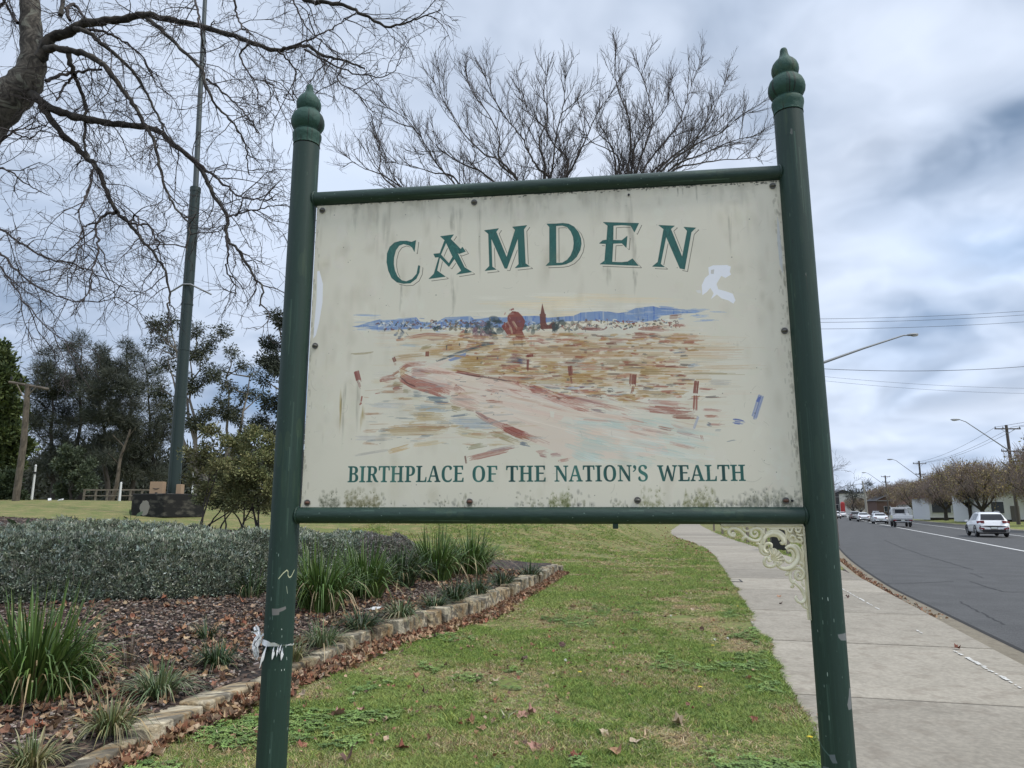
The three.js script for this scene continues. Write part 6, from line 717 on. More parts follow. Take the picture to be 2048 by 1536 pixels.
/* ------------------------------------------------------------------ evergreen trees on the left */
function leafTree(name, base, d, blobs, o, label, group, cat = 'tree') {  // blobs: centre and radius as seen, at about distance d
  const r = rngOf(o.seed), t = thing(name, base, label, cat, group), wood = new GB(), it = [[], []], k = d / F;
  const C = blobs.map(([x, y, s]) => { const c = atDepth(x, y, d + (r() - 0.5) * s * k * 2.2).sub(base); return [c, s * k]; });
  const topY = Math.max(...C.map((c) => c[0].y)), stems = o.stems ?? 1;
  const S = []; for (let s = 0; s < stems; s++) { const bx = stems > 1 ? (r() - 0.5) * o.stemGap : 0, P = [V(bx, -0.15, (r() - 0.5) * 0.3)], tgt = C[Math.floor(((s + 0.5) / stems) * C.length)][0]; const N = 7; for (let j = 1; j <= N; j++) P.push(V(lerp(bx, lerp(bx, stems > 1 ? tgt.x : C[0][0].x, 0.8), j / N) + (r() - 0.5) * o.rad * 2, (topY * (o.trunkTo ?? 0.85) * j) / N, (r() - 0.5) * o.rad * 2)); wood.tube(P, P.map((_, j) => o.rad * (1 - 0.8 * (j / N))), 7); S.push(P); }
  const lim = new GB(); for (const [c, s] of C) { const P = S[Math.floor(r() * stems)]; let b = P[1]; for (const q of P) if (q.y < c.y - s * 0.6 && q.y > b.y) b = q; const m = b.clone().lerp(c, 0.55).add(V((r() - 0.5) * s * 0.5, -s * 0.25, (r() - 0.5) * s * 0.5)); lim.tube([b, m, c], [o.rad * 0.36, o.rad * 0.24, o.rad * 0.1], 5, false); for (let j = 0; j < 4; j++) lim.tube([m.clone().lerp(c, r()), c.clone().add(DIRJ(r, s * 1.4))], [o.rad * 0.13, o.rad * 0.05], 4, false); }
  for (const [c, s] of C) { const sub = []; for (let j = 0; j < o.sub; j++) sub.push([c.clone().add(DIRJ(r, 1).normalize().multiplyScalar(s * (0.35 + 0.6 * r())).multiply(V(1, o.tall ?? 1, 1))), s * (0.2 + r() * 0.2)]); const n = Math.round(o.n * (s / k / 30) ** 2 / o.sub); for (const [q, ss] of sub) for (let j = 0; j < n; j++) { const u = DIRJ(r, 2); if (u.lengthSq() > 1) { j--; continue; } const p = q.clone().add(u.multiplyScalar(ss).multiply(V(1, o.flat ?? 0.9, 1))); it[Math.floor(r() * 2)].push({ p, e: [(r() - 0.5) * 1.2, r() * 6.3, (r() - 0.5) * 1.2], s: o.size * (0.7 + r() * 0.7), c: vary(o.cols[Math.floor(r() * o.cols.length)], r, 0.4) }); } }
  part('trunk', wood.geo(), o.bark ?? MAT.darkBark, t); part('limbs', lim.geo(), o.bark ?? MAT.darkBark, t);
  const cr = new THREE.Group(); cr.name = 'crown'; t.add(cr); it.forEach((l, i) => l.length && scatter('foliage', o.geo[i], leafMat, l, cr)); return t;
}
const TUFT = { needle: [sprig(26, 0.5, 0.045, 0.5, 81, -0.1), sprig(26, 0.6, 0.04, 0.45, 82, 0.2)], gum: [sprig(16, 0.3, 0.09, 0.5, 83, -0.2), sprig(18, 0.26, 0.08, 0.5, 84, 0.1)], broad: [sprig(16, 0.28, 0.16, 0.5, 85, 0.2), sprig(16, 0.3, 0.14, 0.55, 86, 0.2)], small: [sprig(12, 0.075, 0.03, 0.12, 87, 0.4), sprig(12, 0.06, 0.026, 0.13, 88, 0.3)] };
{
  const B = (px, d) => { const x = atDepth(px, 1000, d).x; return V(x, lawnH(x, -d), -d); };
  const CAS = { geo: TUFT.needle, size: 0.75, n: 88, sub: 10, cols: [[0.045, 0.056, 0.036], [0.055, 0.065, 0.044], [0.03, 0.038, 0.028], [0.075, 0.08, 0.055]], rad: 0.24, tall: 1.1 };
  const GUM = { geo: TUFT.gum, size: 0.8, n: 120, sub: 6, cols: [[0.05, 0.062, 0.034], [0.065, 0.075, 0.042], [0.038, 0.048, 0.028], [0.085, 0.09, 0.055]], rad: 0.2, bark: MAT.paleBark, flat: 0.7 };
  const g1 = 'dark needle-leaved trees beyond the lawn', g2 = 'open-crowned gum trees beyond the lawn';
  leafTree('evergreen_tree', B(-30, 40), 40, [[-30, 790, 60], [-2, 760, 30], [2, 820, 36], [0, 885, 52], [-20, 935, 55], [4, 728, 20], [2, 698, 12], [12, 868, 24], [-40, 720, 40]], { geo: TUFT.broad, size: 0.75, n: 210, sub: 8, cols: [[0.075, 0.105, 0.03], [0.1, 0.13, 0.038], [0.05, 0.075, 0.025]], rad: 0.3, seed: 1 }, 'bright olive green leafy tree cut by the left edge of the photo', null);
  leafTree('evergreen_tree', B(104, 62), 62, [[100, 715, 24], [88, 750, 32], [118, 760, 32], [76, 800, 30], [110, 810, 42], [92, 860, 38], [124, 880, 36], [100, 925, 36], [70, 860, 22]], { ...CAS, seed: 2 }, 'dark needle-leaved tree right of the leaning pole, leftmost of its row', g1);
  leafTree('evergreen_tree', B(158, 64), 64, [[160, 684, 18], [150, 710, 26], [172, 745, 32], [140, 770, 34], [165, 810, 42], [150, 860, 42], [176, 890, 30], [150, 925, 34]], { ...CAS, seed: 3 }, 'dark needle-leaved tree with the tallest pointed top, second in its row', g1);
  leafTree('evergreen_tree', B(218, 60), 60, [[200, 712, 22], [222, 735, 30], [196, 770, 34], [232, 790, 42], [205, 830, 42], [240, 860, 42], [210, 900, 42], [236, 935, 34]], { ...CAS, n: 122, seed: 4 }, 'densest dark needle-leaved tree in the middle of the row', g1);
  leafTree('evergreen_tree', B(262, 63), 63, [[254, 690, 13], [262, 712, 20], [252, 745, 28], [274, 780, 32], [258, 830, 40], [280, 880, 40], [258, 925, 40]], { ...CAS, seed: 5 }, 'dark needle-leaved tree with a narrow spire top, fourth in its row', g1);
  leafTree('evergreen_tree', B(312, 66), 66, [[288, 725, 14], [304, 760, 22], [318, 800, 30], [302, 850, 34], [322, 890, 36], [300, 930, 40], [336, 850, 22]], { ...CAS, n: 85, seed: 6 }, 'thin dark needle-leaved tree just left of the green pole', g1);
  leafTree('gum_tree', B(392, 52), 52, [[308, 656, 17], [338, 648, 18], [326, 672, 14], [302, 690, 10], [394, 662, 17], [418, 690, 16], [442, 668, 15], [402, 715, 20], [330, 735, 16], [352, 700, 12], [424, 752, 20], [384, 775, 22], [446, 815, 24], [402, 845, 30], [350, 820, 22], [320, 780, 16], [365, 750, 12]], { ...GUM, seed: 7, stems: 3, stemGap: 2.2, trunkTo: 0.8 }, 'tall open gum tree with separate leaf clumps behind the green pole', g2);
  leafTree('gum_tree', B(452, 56), 56, [[464, 708, 14], [482, 734, 13], [450, 768, 16], [492, 790, 18], [470, 826, 20], [500, 858, 20], [522, 788, 12], [508, 742, 10], [440, 740, 12], [480, 890, 24]], { ...GUM, seed: 8, stems: 2, stemGap: 1.6 }, 'smaller open gum tree between the green pole and the left post', g2);
  leafTree('gum_tree', B(566, 48), 48, [[556, 638, 22], [546, 690, 20], [566, 736, 30], [528, 722, 12], [556, 800, 28], [536, 850, 24], [530, 760, 10], [575, 680, 24], [580, 880, 40]], { ...GUM, seed: 9, cols: [[0.03, 0.04, 0.026], [0.045, 0.055, 0.034]], n: 150 }, 'dark gum tree half hidden behind the left green post', g2);
  leafTree('small_tree', B(142, 50), 50, [[145, 920, 26], [128, 945, 26], [166, 942, 28], [142, 968, 32], [172, 968, 18]], { geo: TUFT.broad, size: 0.6, n: 170, sub: 7, cols: [[0.075, 0.1, 0.055], [0.055, 0.075, 0.04], [0.095, 0.12, 0.07]], rad: 0.1, seed: 10 }, 'small rounded grey-green tree at the edge of the lawn', null);
  leafTree('dark_shrub', B(12, 38), 38, [[18, 972, 30], [-14, 965, 30], [34, 988, 20], [0, 985, 26]], { geo: TUFT.broad, size: 0.55, n: 220, sub: 7, cols: [[0.03, 0.05, 0.02], [0.042, 0.062, 0.024]], rad: 0.08, seed: 11 }, 'rounded dark green shrub low at the left edge', null, 'shrub');
  leafTree('olive_shrub', B(398, 17.2), 17.2, [[396, 905, 24], [424, 875, 24], [410, 945, 26], [384, 960, 16], [372, 910, 12], [440, 930, 26], [415, 990, 22]], { geo: TUFT.small, size: 1.0, n: 110, sub: 8, cols: [[0.13, 0.13, 0.045], [0.16, 0.165, 0.06], [0.085, 0.095, 0.035], [0.2, 0.19, 0.08]], rad: 0.03, seed: 12, stems: 2, stemGap: 0.2 }, 'young small-leaved shrub with thin trunk in front of the green pole', 'small-leaved shrubs by the pole', 'shrub');
  leafTree('olive_shrub', B(505, 18.5), 18.5, [[470, 895, 24], [502, 885, 28], [538, 900, 32], [478, 940, 30], [520, 945, 36], [548, 980, 30], [492, 985, 30], [460, 975, 22], [560, 930, 30], [470, 1010, 16], [530, 1012, 20]], { geo: TUFT.small, size: 1.05, n: 150, sub: 8, cols: [[0.15, 0.17, 0.06], [0.19, 0.2, 0.075], [0.1, 0.115, 0.04], [0.23, 0.22, 0.09]], rad: 0.03, seed: 13, stems: 5, stemGap: 1.1 }, 'wider small-leaved shrub beside the left green post', 'small-leaved shrubs by the pole', 'shrub');
  leafTree('olive_shrub', B(440, 23), 23, [[425, 985, 26], [455, 960, 30], [440, 1005, 24], [400, 1000, 20], [478, 1000, 26], [510, 1000, 26], [540, 1005, 24], [556, 960, 24]], { geo: TUFT.small, size: 1.3, n: 130, sub: 8, cols: [[0.1, 0.115, 0.045], [0.13, 0.14, 0.055], [0.07, 0.085, 0.035]], rad: 0.03, seed: 14, stems: 5, stemGap: 2.0 }, 'low spreading shrub filling in behind the thin trunks right of the plinth', 'small-leaved shrubs by the pole', 'shrub');
  // the wood behind, one dark mass
  const r = rngOf(71), it = []; for (let k = 0; k < 4200; k++) { const px = -120 + r() * 760, d = 78 + r() * 40, py = 1003 - Math.pow(r(), 1.6) * (60 + 70 * fbm(px * 0.012, 1, 3, 5)); const p = atDepth(px, py, d); if (p.y < 1.6) p.y = 1.6 + r() * 1.5; it.push({ p, e: [r(), r() * 6.3, r()], s: 1.6 + r() * 1.6, c: vary([0.026, 0.032, 0.02], r, 0.5) }); }
  tag(scatter('far_woodland', TUFT.gum[0], leafMat, it), 'dark undergrowth and far woodland under the left trees', null, null, 'stuff');
  const it2 = []; for (let k = 0; k < 7000; k++) { const px = 600 + r() * 2100, d = 330 + r() * 150, h = 4 + 9 * fbm(px * 0.006, 2, 4, 9); const p = atDepth(px, 1021, d); p.y = Math.pow(r(), 0.7) * h; it2.push({ p, e: [r(), r() * 6.3, r()], s: 5 + r() * 4, c: vary([0.04, 0.042, 0.03], r, 0.5) }); }
  tag(scatter('far_woodland', TUFT.gum[1], leafMat, it2), 'far line of trees low on the horizon behind the road', null, null, 'stuff');
}
/* ------------------------------------------------------------------ things on the left lawn */
{
  const spotX = (px, d) => { const x = atDepth(px, 1010, d).x; return V(x, lawnH(x, -d), -d); };
  MAT.greyWood = textured(T.wood, 0.9, { color: new THREE.Color().setRGB(0.55, 0.53, 0.5) });
  // plinth, pole, boxes
  const D = 29, pb = spotX(332, D), k = D / F, pl = thing('plinth', pb, 'dark stained square concrete plinth at the foot of the green pole', 'plinth', null, -0.45);
  part('block', rbox(1.95, 0.95, 1.95, 0.05, 0, 0.42, -0.12), MAT.darkconc, pl); part('stained_patch', (() => { const q = rngOf(9), sh = new THREE.Shape(); for (let i = 0; i < 22; i++) { const a = (i / 22) * 6.283, rr = (0.27 + q() * 0.05) * (Math.sin(a) < 0 ? 0.85 : 1); sh[i ? 'lineTo' : 'moveTo'](-0.14 + Math.cos(a) * rr, 0.3 + Math.sin(a) * rr * 1.1); } return new THREE.ExtrudeGeometry(sh, { depth: 0.008, bevelEnabled: false }).translate(0, 0, 0.852); })(), std([0.3, 0.28, 0.24], 0.95), pl);
  const fp = thing('flag_pole', V(pb.x + 0.32, pb.y + 0.89, pb.z - 0.3), 'very tall tapering dark green steel pole with a spreader bar, standing on the plinth', 'pole');
  const P = (px, py) => atDepth(px, py, D + 0.3).sub(fp.position), base = V(0, 0, 0), top = P(413, -60), joint = P(391, 378); base.x = P(347, 985).x;
  const grn = std([0.014, 0.03, 0.027], 0.5), greyp = std([0.075, 0.09, 0.09], 0.5, { metalness: 0.3 });
  const dirp = joint.clone().sub(base);
  part('lower_shaft', new GB().tube([base, base.clone().addScaledVector(dirp, 0.5), joint], [0.25, 0.235, 0.215], 12).geo(), grn, fp); part('upper_shaft', new GB().tube([joint, top], [0.12, 0.09], 12).geo(), greyp, fp);
  part('joint_collar', new GB().tube([joint.clone().addScaledVector(dirp, -0.012), joint.clone().addScaledVector(dirp, 0.004)], 0.23, 14).geo(), grn, fp);
  part('rail_track', new GB().tube([base.clone().add(V(-0.05, 0.1, 0.245)), joint.clone().add(V(-0.05, -0.1, 0.205))], 0.035, 5).geo(), grn, fp);
  for (const f of [0.3, 0.45, 0.6]) part('band', new GB().tube([base.clone().addScaledVector(dirp, f), base.clone().addScaledVector(dirp, f + 0.006)], 0.25, 12).geo(), grn, fp);
  const cb = base.clone().addScaledVector(dirp, 0.66); part('spreader_bar', new GB().tube([P(341, 584), cb.clone().add(V(-0.1, 0.06, 0.26)), cb.clone().add(V(0.2, 0.06, 0.24)), P(423, 589)], 0.04, 6).geo(), MAT.galv, fp);
  for (const [a, b] of [[346, 400], [350, 396], [418, 404]]) part('halyard', new GB().tube([P(a, 582), P(b, 385)], 0.008, 4).geo(), MAT.wire, fp);
  const boxM = std([0.36, 0.25, 0.16], 0.85), by = pb.y + 0.895;
  for (const [dx, w, h, dz, label, smile] of [[-0.22, 0.5, 0.48, 0.35, 'brown cardboard box with a printed curved mark, left of the pole on the plinth', true], [0.62, 0.2, 0.38, 0.2, 'smaller brown cardboard box right of the pole on the plinth', false]]) {
    const o = thing('cardboard_box', V(pb.x + dx, by, pb.z + dz), label, 'box', null, 0.1); part('carton', rbox(w, h, 0.36, 0.008, 0, h / 2, 0), boxM, o); part('flap', box(w, 0.008, 0.02, 0, h + 0.005, 0), std([0.3, 0.2, 0.12], 0.85), o);
    if (smile) { const pts = []; for (let i = 0; i <= 10; i++) { const a = lerp(-0.95, 0.95, i / 10); pts.push(V(Math.sin(a) * 0.16, 0.29 - Math.cos(a) * 0.1, 0.1835)); } part('printed_mark', new GB().tube(pts, pts.map((_, i) => 0.004 + 0.014 * Math.sin(Math.PI * i / 10)), 4).geo(), MAT.black, o); part('printed_patch', box(0.1, 0.05, 0.004, 0.02, 0.03, 0.181), MAT.black, o); }
  }
  // leaning timber pole
  const tp = thing('timber_pole', spotX(38, 36), 'weathered grey timber power pole leaning right at the left, with a crossarm', 'pole'), tt = atDepth(56, 768, 36).sub(tp.position);
  part('shaft', new GB().tube([V(-0.2, -0.2, 0), tt.clone().multiplyScalar(0.5), tt], [0.17, 0.15, 0.125], 10).geo(), MAT.greyWood, tp); part('crossarm', new GB().tube([tt.clone().add(V(-1.0, 0.1, 0)), tt.clone().add(V(1.1, -0.28, 0))], 0.08, 5).geo(), MAT.greyWood, tp);
  part('brace', new GB().tube([tt.clone().add(V(-0.02, -0.8, 0.1)), tt.clone().add(V(-0.5, -0.05, 0.1))], 0.03, 4).geo(), MAT.wood, tp); part('brace', new GB().tube([tt.clone().add(V(-0.02, -0.8, 0.1)), tt.clone().add(V(0.5, -0.2, 0.1))], 0.03, 4).geo(), MAT.wood, tp);
  for (const dx of [-0.9, -0.4, 0.5, 1.0]) part('insulator', cyl(0.05, 0.06, 0.16, tt.x + dx, tt.y + 0.15 - dx * 0.18, 0), MAT.black, tp);
  for (const [px, h, label, lamp] of [[62, 66, 'white garden lamp post with a dark collar, left of the small rounded tree', true], [238, 34, 'short white post by the rail fence', false], [383, 60, 'thin white post seen through the small-leaved shrub', false], [470, 48, 'white post between the stems of the wider shrub', false], [520, 60, 'white post just left of the green sign post', false]]) {
    const d = 44, o = thing('white_post', spotX(px, d), label, 'post', 'white posts along the far lawn edge'), h2 = (h * d) / F; part('shaft', cyl(0.06, 0.07, h2, 0, h2 / 2, 0), MAT.white, o); part('cap', cyl(0.03, 0.07, 0.1, 0, h2 + 0.05, 0), MAT.white, o); if (lamp) part('collar', cyl(0.1, 0.1, 0.12, 0, h2 * 0.8, 0), MAT.black, o);
  }
  const fz = 47, f0 = spotX(166, fz), f1 = spotX(305, fz), fe = thing('rail_fence', f0, 'low grey post and rail fence under the dark trees', 'fence'), L = f1.x - f0.x;
  for (let i = 0; i < 7; i++) part('post', box(0.1, 0.75, 0.1, (L * i) / 6, 0.35, 0), MAT.wood, fe); part('rail', box(L, 0.09, 0.05, L / 2, 0.68, 0.06), MAT.wood, fe); part('rail', box(L, 0.06, 0.04, L / 2, 0.3, 0.06), MAT.wood, fe);
  const tk = thing('dead_tree', spotX(222, 49), 'slim pale leafless trunk standing before the dark trees', 'tree'); { const a = []; for (let i = 0; i <= 8; i++) a.push(V(0.1 * Math.sin(i) + i * 0.09, i * 0.62, 0)); part('trunk', new GB().tube(a, a.map((_, i) => 0.17 - i * 0.014), 8).geo(), MAT.greyWood, tk); for (let i = 0; i < 6; i++) part('branch', new GB().tube([a[4 + (i % 4)], a[4 + (i % 4)].clone().add(V((i % 2 ? 1 : -1) * 0.7, 0.8, 0.3))], [0.05, 0.015], 5).geo(), MAT.greyWood, tk); }
  const rr = rngOf(3); for (const [px, py, label] of [[98, 1004, 'small white bird-sized scrap on the lawn crest, left of two'], [120, 1003, 'small white scrap on the lawn crest, right of two']]) { const m = solo('paper_scrap', box(0.25, 0.05, 0.15, 0, 0.05, 0, 0.3, rr() * 3, 0.2), MAT.white, label.replace('bird-sized ', ''), 'paper'); m.position.copy(spotX(px, 38)); }
  const wr = solo('power_line', (() => { const a = atDepth(380, 836, 95), b = atDepth(620, 843, 95), g = new GB(), p = []; for (let i = 0; i <= 12; i++) p.push(a.clone().lerp(b, i / 12).add(V(0, -0.3 * Math.sin(Math.PI * i / 12), 0))); return g.tube(p, 0.035, 4, false).geo(); })(), MAT.wire, 'thin wire across the gap between the gum trees left of the sign', 'wire');
}
/* ------------------------------------------------------------------ posts and bin beside the footpath */
{
  const gp = MAT.galv; [[58, 'farthest'], [50, 'second farthest'], [43, 'third farthest'], [37, 'third nearest'], [32, 'second nearest'], [27.5, 'nearest']].forEach(([d, w]) => { const o = thing('grey_bollard', V(pathR(d) + 0.35, 0, -d), `square grey timber bollard right of the footpath, ${w} of the row`, 'bollard', 'grey bollards along the footpath'); part('shaft', rbox(0.13, 0.92, 0.13, 0.012, 0, 0.43, 0), MAT.wood, o); part('cap', box(0.1, 0.03, 0.1, 0, 0.9, 0), MAT.wood, o); });
  const b = thing('litter_bin', V(11.2, 0.0, -30), 'dark litter bin seen through the opening of the iron bracket', 'bin', null, -0.25); part('body', rbox(0.62, 0.95, 0.62, 0.05, 0, 0.5, 0), MAT.black, b); part('lid', rbox(0.68, 0.12, 0.68, 0.05, 0, 1.03, 0), std([0.03, 0.03, 0.05], 0.4), b); for (const s of [-1, 1]) part('foot', box(0.06, 0.08, 0.5, s * 0.24, 0.03, 0), MAT.steel, b);
}
/* ------------------------------------------------------------------ power poles, lamps and wires on the right */

function powerPole(base, H, o, label, group) {
  const t = thing('power_pole', base, label, 'pole', group, o.turn ?? 0), n = 0.15; part('shaft', new GB().tube([V(0, -0.2, 0), V(0, H * 0.5, 0), V(0, H, 0)], [0.2, 0.17, 0.14], 10).geo(), o.mat ?? MAT.timberDark, t);
  for (const [y, w] of o.arms) { const a = part('crossarm', box(w, 0.13, 0.1, 0, H - y, 0.16), MAT.timberDark, t); for (const s of [-0.95, -0.35, 0.95]) { const q = part('insulator', cyl(0.035, 0.06, 0.2, (s * w) / 2, H - y + 0.16, 0.16, 0, 0, 0, 8), MAT.black, a); } for (const s of [-1, 1]) part('brace', new GB().tube([V(0, H - y - 0.55, 0.14), V(s * w * 0.25, H - y - 0.05, 0.18)], 0.025, 4).geo(), MAT.galv, t); }
  if (o.lamp) { const [dx, dy, y0] = o.lamp, a = V(0, H - y0, 0.1), e = V(dx, H - y0 + dy, 0.1); part('lamp_arm', new GB().tube([a, a.clone().lerp(e, 0.5), a.clone().lerp(e, 0.93), e.clone().add(V(Math.sign(dx) * 0.35, 0.0, 0))], [0.07, 0.055, 0.045, 0.04], 7).geo(), MAT.galv, t); const h = part('lamp_head', new THREE.SphereGeometry(0.5, 14, 8).applyMatrix4(M4(e.x + Math.sign(dx) * 0.8, e.y, 0.1, 0, 0, 0, [1.15, 0.22, 0.34])), MAT.galv, t); part('lens', new THREE.SphereGeometry(0.3, 12, 6).applyMatrix4(M4(e.x + Math.sign(dx) * 0.92, e.y - 0.07, 0.1, 0, 0, 0, [1.1, 0.3, 0.5])), std([0.55, 0.53, 0.5], 0.2), h); }
  return t;
}
MAT.timberDark = std([0.1, 0.085, 0.075], 0.9);
{
  const X = (px, d) => V(atDepth(px, 1021, d).x, 0.1, -d), g = 'power poles beyond the road', hgt = (py, d) => atDepth(1024, py, d).y - 0.1;
  const d1 = 78, p1 = X(2034, d1); powerPole(p1, hgt(850, d1), { arms: [[0.45, 2.9], [2.95, 2.0]], lamp: [-4.9, 3.55, 2.95], turn: 0 }, 'timber power pole with two crossarms and a lamp arm, nearest and farthest right', g);
  const d2 = 128, p2 = X(1848, d2); powerPole(p2, hgt(922, d2), { arms: [[0.5, 2.4], [2.4, 1.8]], lamp: [-4.5, 3.5, 3.2] }, 'timber power pole with a lamp arm, behind the white tray truck', g);
  const d3 = 172, p3 = X(1777, d3); powerPole(p3, hgt(951, d3), { arms: [[0.3, 2.2], [1.6, 1.8]], lamp: [-4.4, 3.3, 2.6] }, 'timber power pole with a lamp arm, farthest of the three', g);
  const d4 = 150, p4 = X(1733, d4), cp = thing('light_pole', p4, 'pale concrete light pole with a thin bare arm, far along the road', 'pole'); { const H = hgt(962, d4); part('shaft', new GB().tube([V(0, 0, 0), V(0, H * 0.6, 0), V(-0.35, H, 0)], [0.3, 0.22, 0.12], 10).geo(), std([0.34, 0.32, 0.27], 0.8), cp); part('arm', new GB().tube([V(-0.3, H * 0.93, 0), V(-2.3, H * 0.9, 0)], [0.06, 0.04], 6).geo(), MAT.galv, cp); }
  // lamp on the near side, its pole behind the right sign post
  const d0 = 36, p0 = V(atDepth(1672, 1090, d0).x, 0, -d0), a0 = atDepth(1640, 722, d0).y, tip = atDepth(1806, 671, d0);
  const nl = thing('street_lamp', p0, 'street lamp whose long arm reaches right from behind the right sign post', 'street lamp'); part('shaft', new GB().tube([V(0, -0.1, 0), V(0, a0 + 1.3, 0)], [0.17, 0.12], 10).geo(), MAT.timberDark, nl);
  const e = tip.clone().sub(p0); part('lamp_arm', new GB().tube([V(0, a0 - 0.12, 0), V(e.x * 0.5, lerp(a0 - 0.12, e.y, 0.52), 0), V(e.x, e.y, e.z), V(e.x + 0.22, e.y + 0.02, e.z)], [0.075, 0.055, 0.04, 0.035], 8).geo(), MAT.galv, nl); const lh = part('lamp_head', new THREE.SphereGeometry(0.32, 16, 8).applyMatrix4(M4(e.x + 0.5, e.y + 0.05, e.z, 0, 0, 0.08, [1.05, 0.22, 0.42])), MAT.galv, nl); part('lens', new THREE.SphereGeometry(0.18, 12, 6).applyMatrix4(M4(e.x + 0.62, e.y + 0.0, e.z, 0, 0, 0.08, [1.1, 0.3, 0.6])), std([0.5, 0.47, 0.45], 0.2), lh);
  // wires
  const wire = (x0, y0, da, x1, y1, db, sag, rad, label, grp) => { const a = atDepth(x0, y0, da), b = atDepth(x1, y1, db), p = []; for (let i = 0; i <= 24; i++) { const t = i / 24; p.push(a.clone().lerp(b, t).add(V(0, -sag * 4 * t * (1 - t), 0))); } solo('power_line', new GB().tube(p, rad, 4, false).geo(), MAT.wire, label, 'wire', grp); };
  const wg = 'wires crossing the sky above the road';
  wire(1600, 638, 40, 2160, 613, 46, 0.2, 0.011, 'top wire of the three strung above the near street lamp', wg); wire(1600, 645, 40, 2160, 621, 46, 0.2, 0.011, 'middle wire of the three strung above the near street lamp', wg); wire(1600, 658, 40, 2160, 635, 46, 0.2, 0.011, 'lowest wire of the three strung above the near street lamp', wg);
  wire(1600, 735, 42, 2160, 722, 46, 0.42, 0.016, 'thick single cable below the near lamp arm', wg); wire(1600, 748, 70, 2220, 776, 74, 0.55, 0.012, 'upper of two faint far wires sagging right', wg); wire(1600, 756, 70, 2220, 786, 74, 0.6, 0.012, 'lower of two faint far wires sagging right', wg);
  for (const [dx, w] of [[-1.35, 'left'], [0.5, 'middle'], [1.35, 'right']]) {
    const mk = (a, b, sag, label) => { const p = []; for (let i = 0; i <= 24; i++) { const t = i / 24; p.push(a.clone().lerp(b, t).add(V(0, -sag * 4 * t * (1 - t), 0))); } solo('power_line', new GB().tube(p, 0.018, 4, false).geo(), MAT.wire, label, 'wire', wg); };
    const A = p1.clone().add(V(dx, hgt(850, d1) - 0.25, 0.16)), Bq = p2.clone().add(V(dx * 0.8, hgt(922, d2) - 0.3, 0.16)), Cq = A.clone().add(V(-10 + dx, 2.2, 42)).setX(p1.x + 1 + dx); mk(A, Bq, 0.7, `${w} wire from the nearest power pole to the pole behind the truck`); mk(A, V(p1.x - 5 + dx, A.y + 0.3, -28), 0.4, `${w} wire running from the nearest power pole out of the photo`);
  }
}
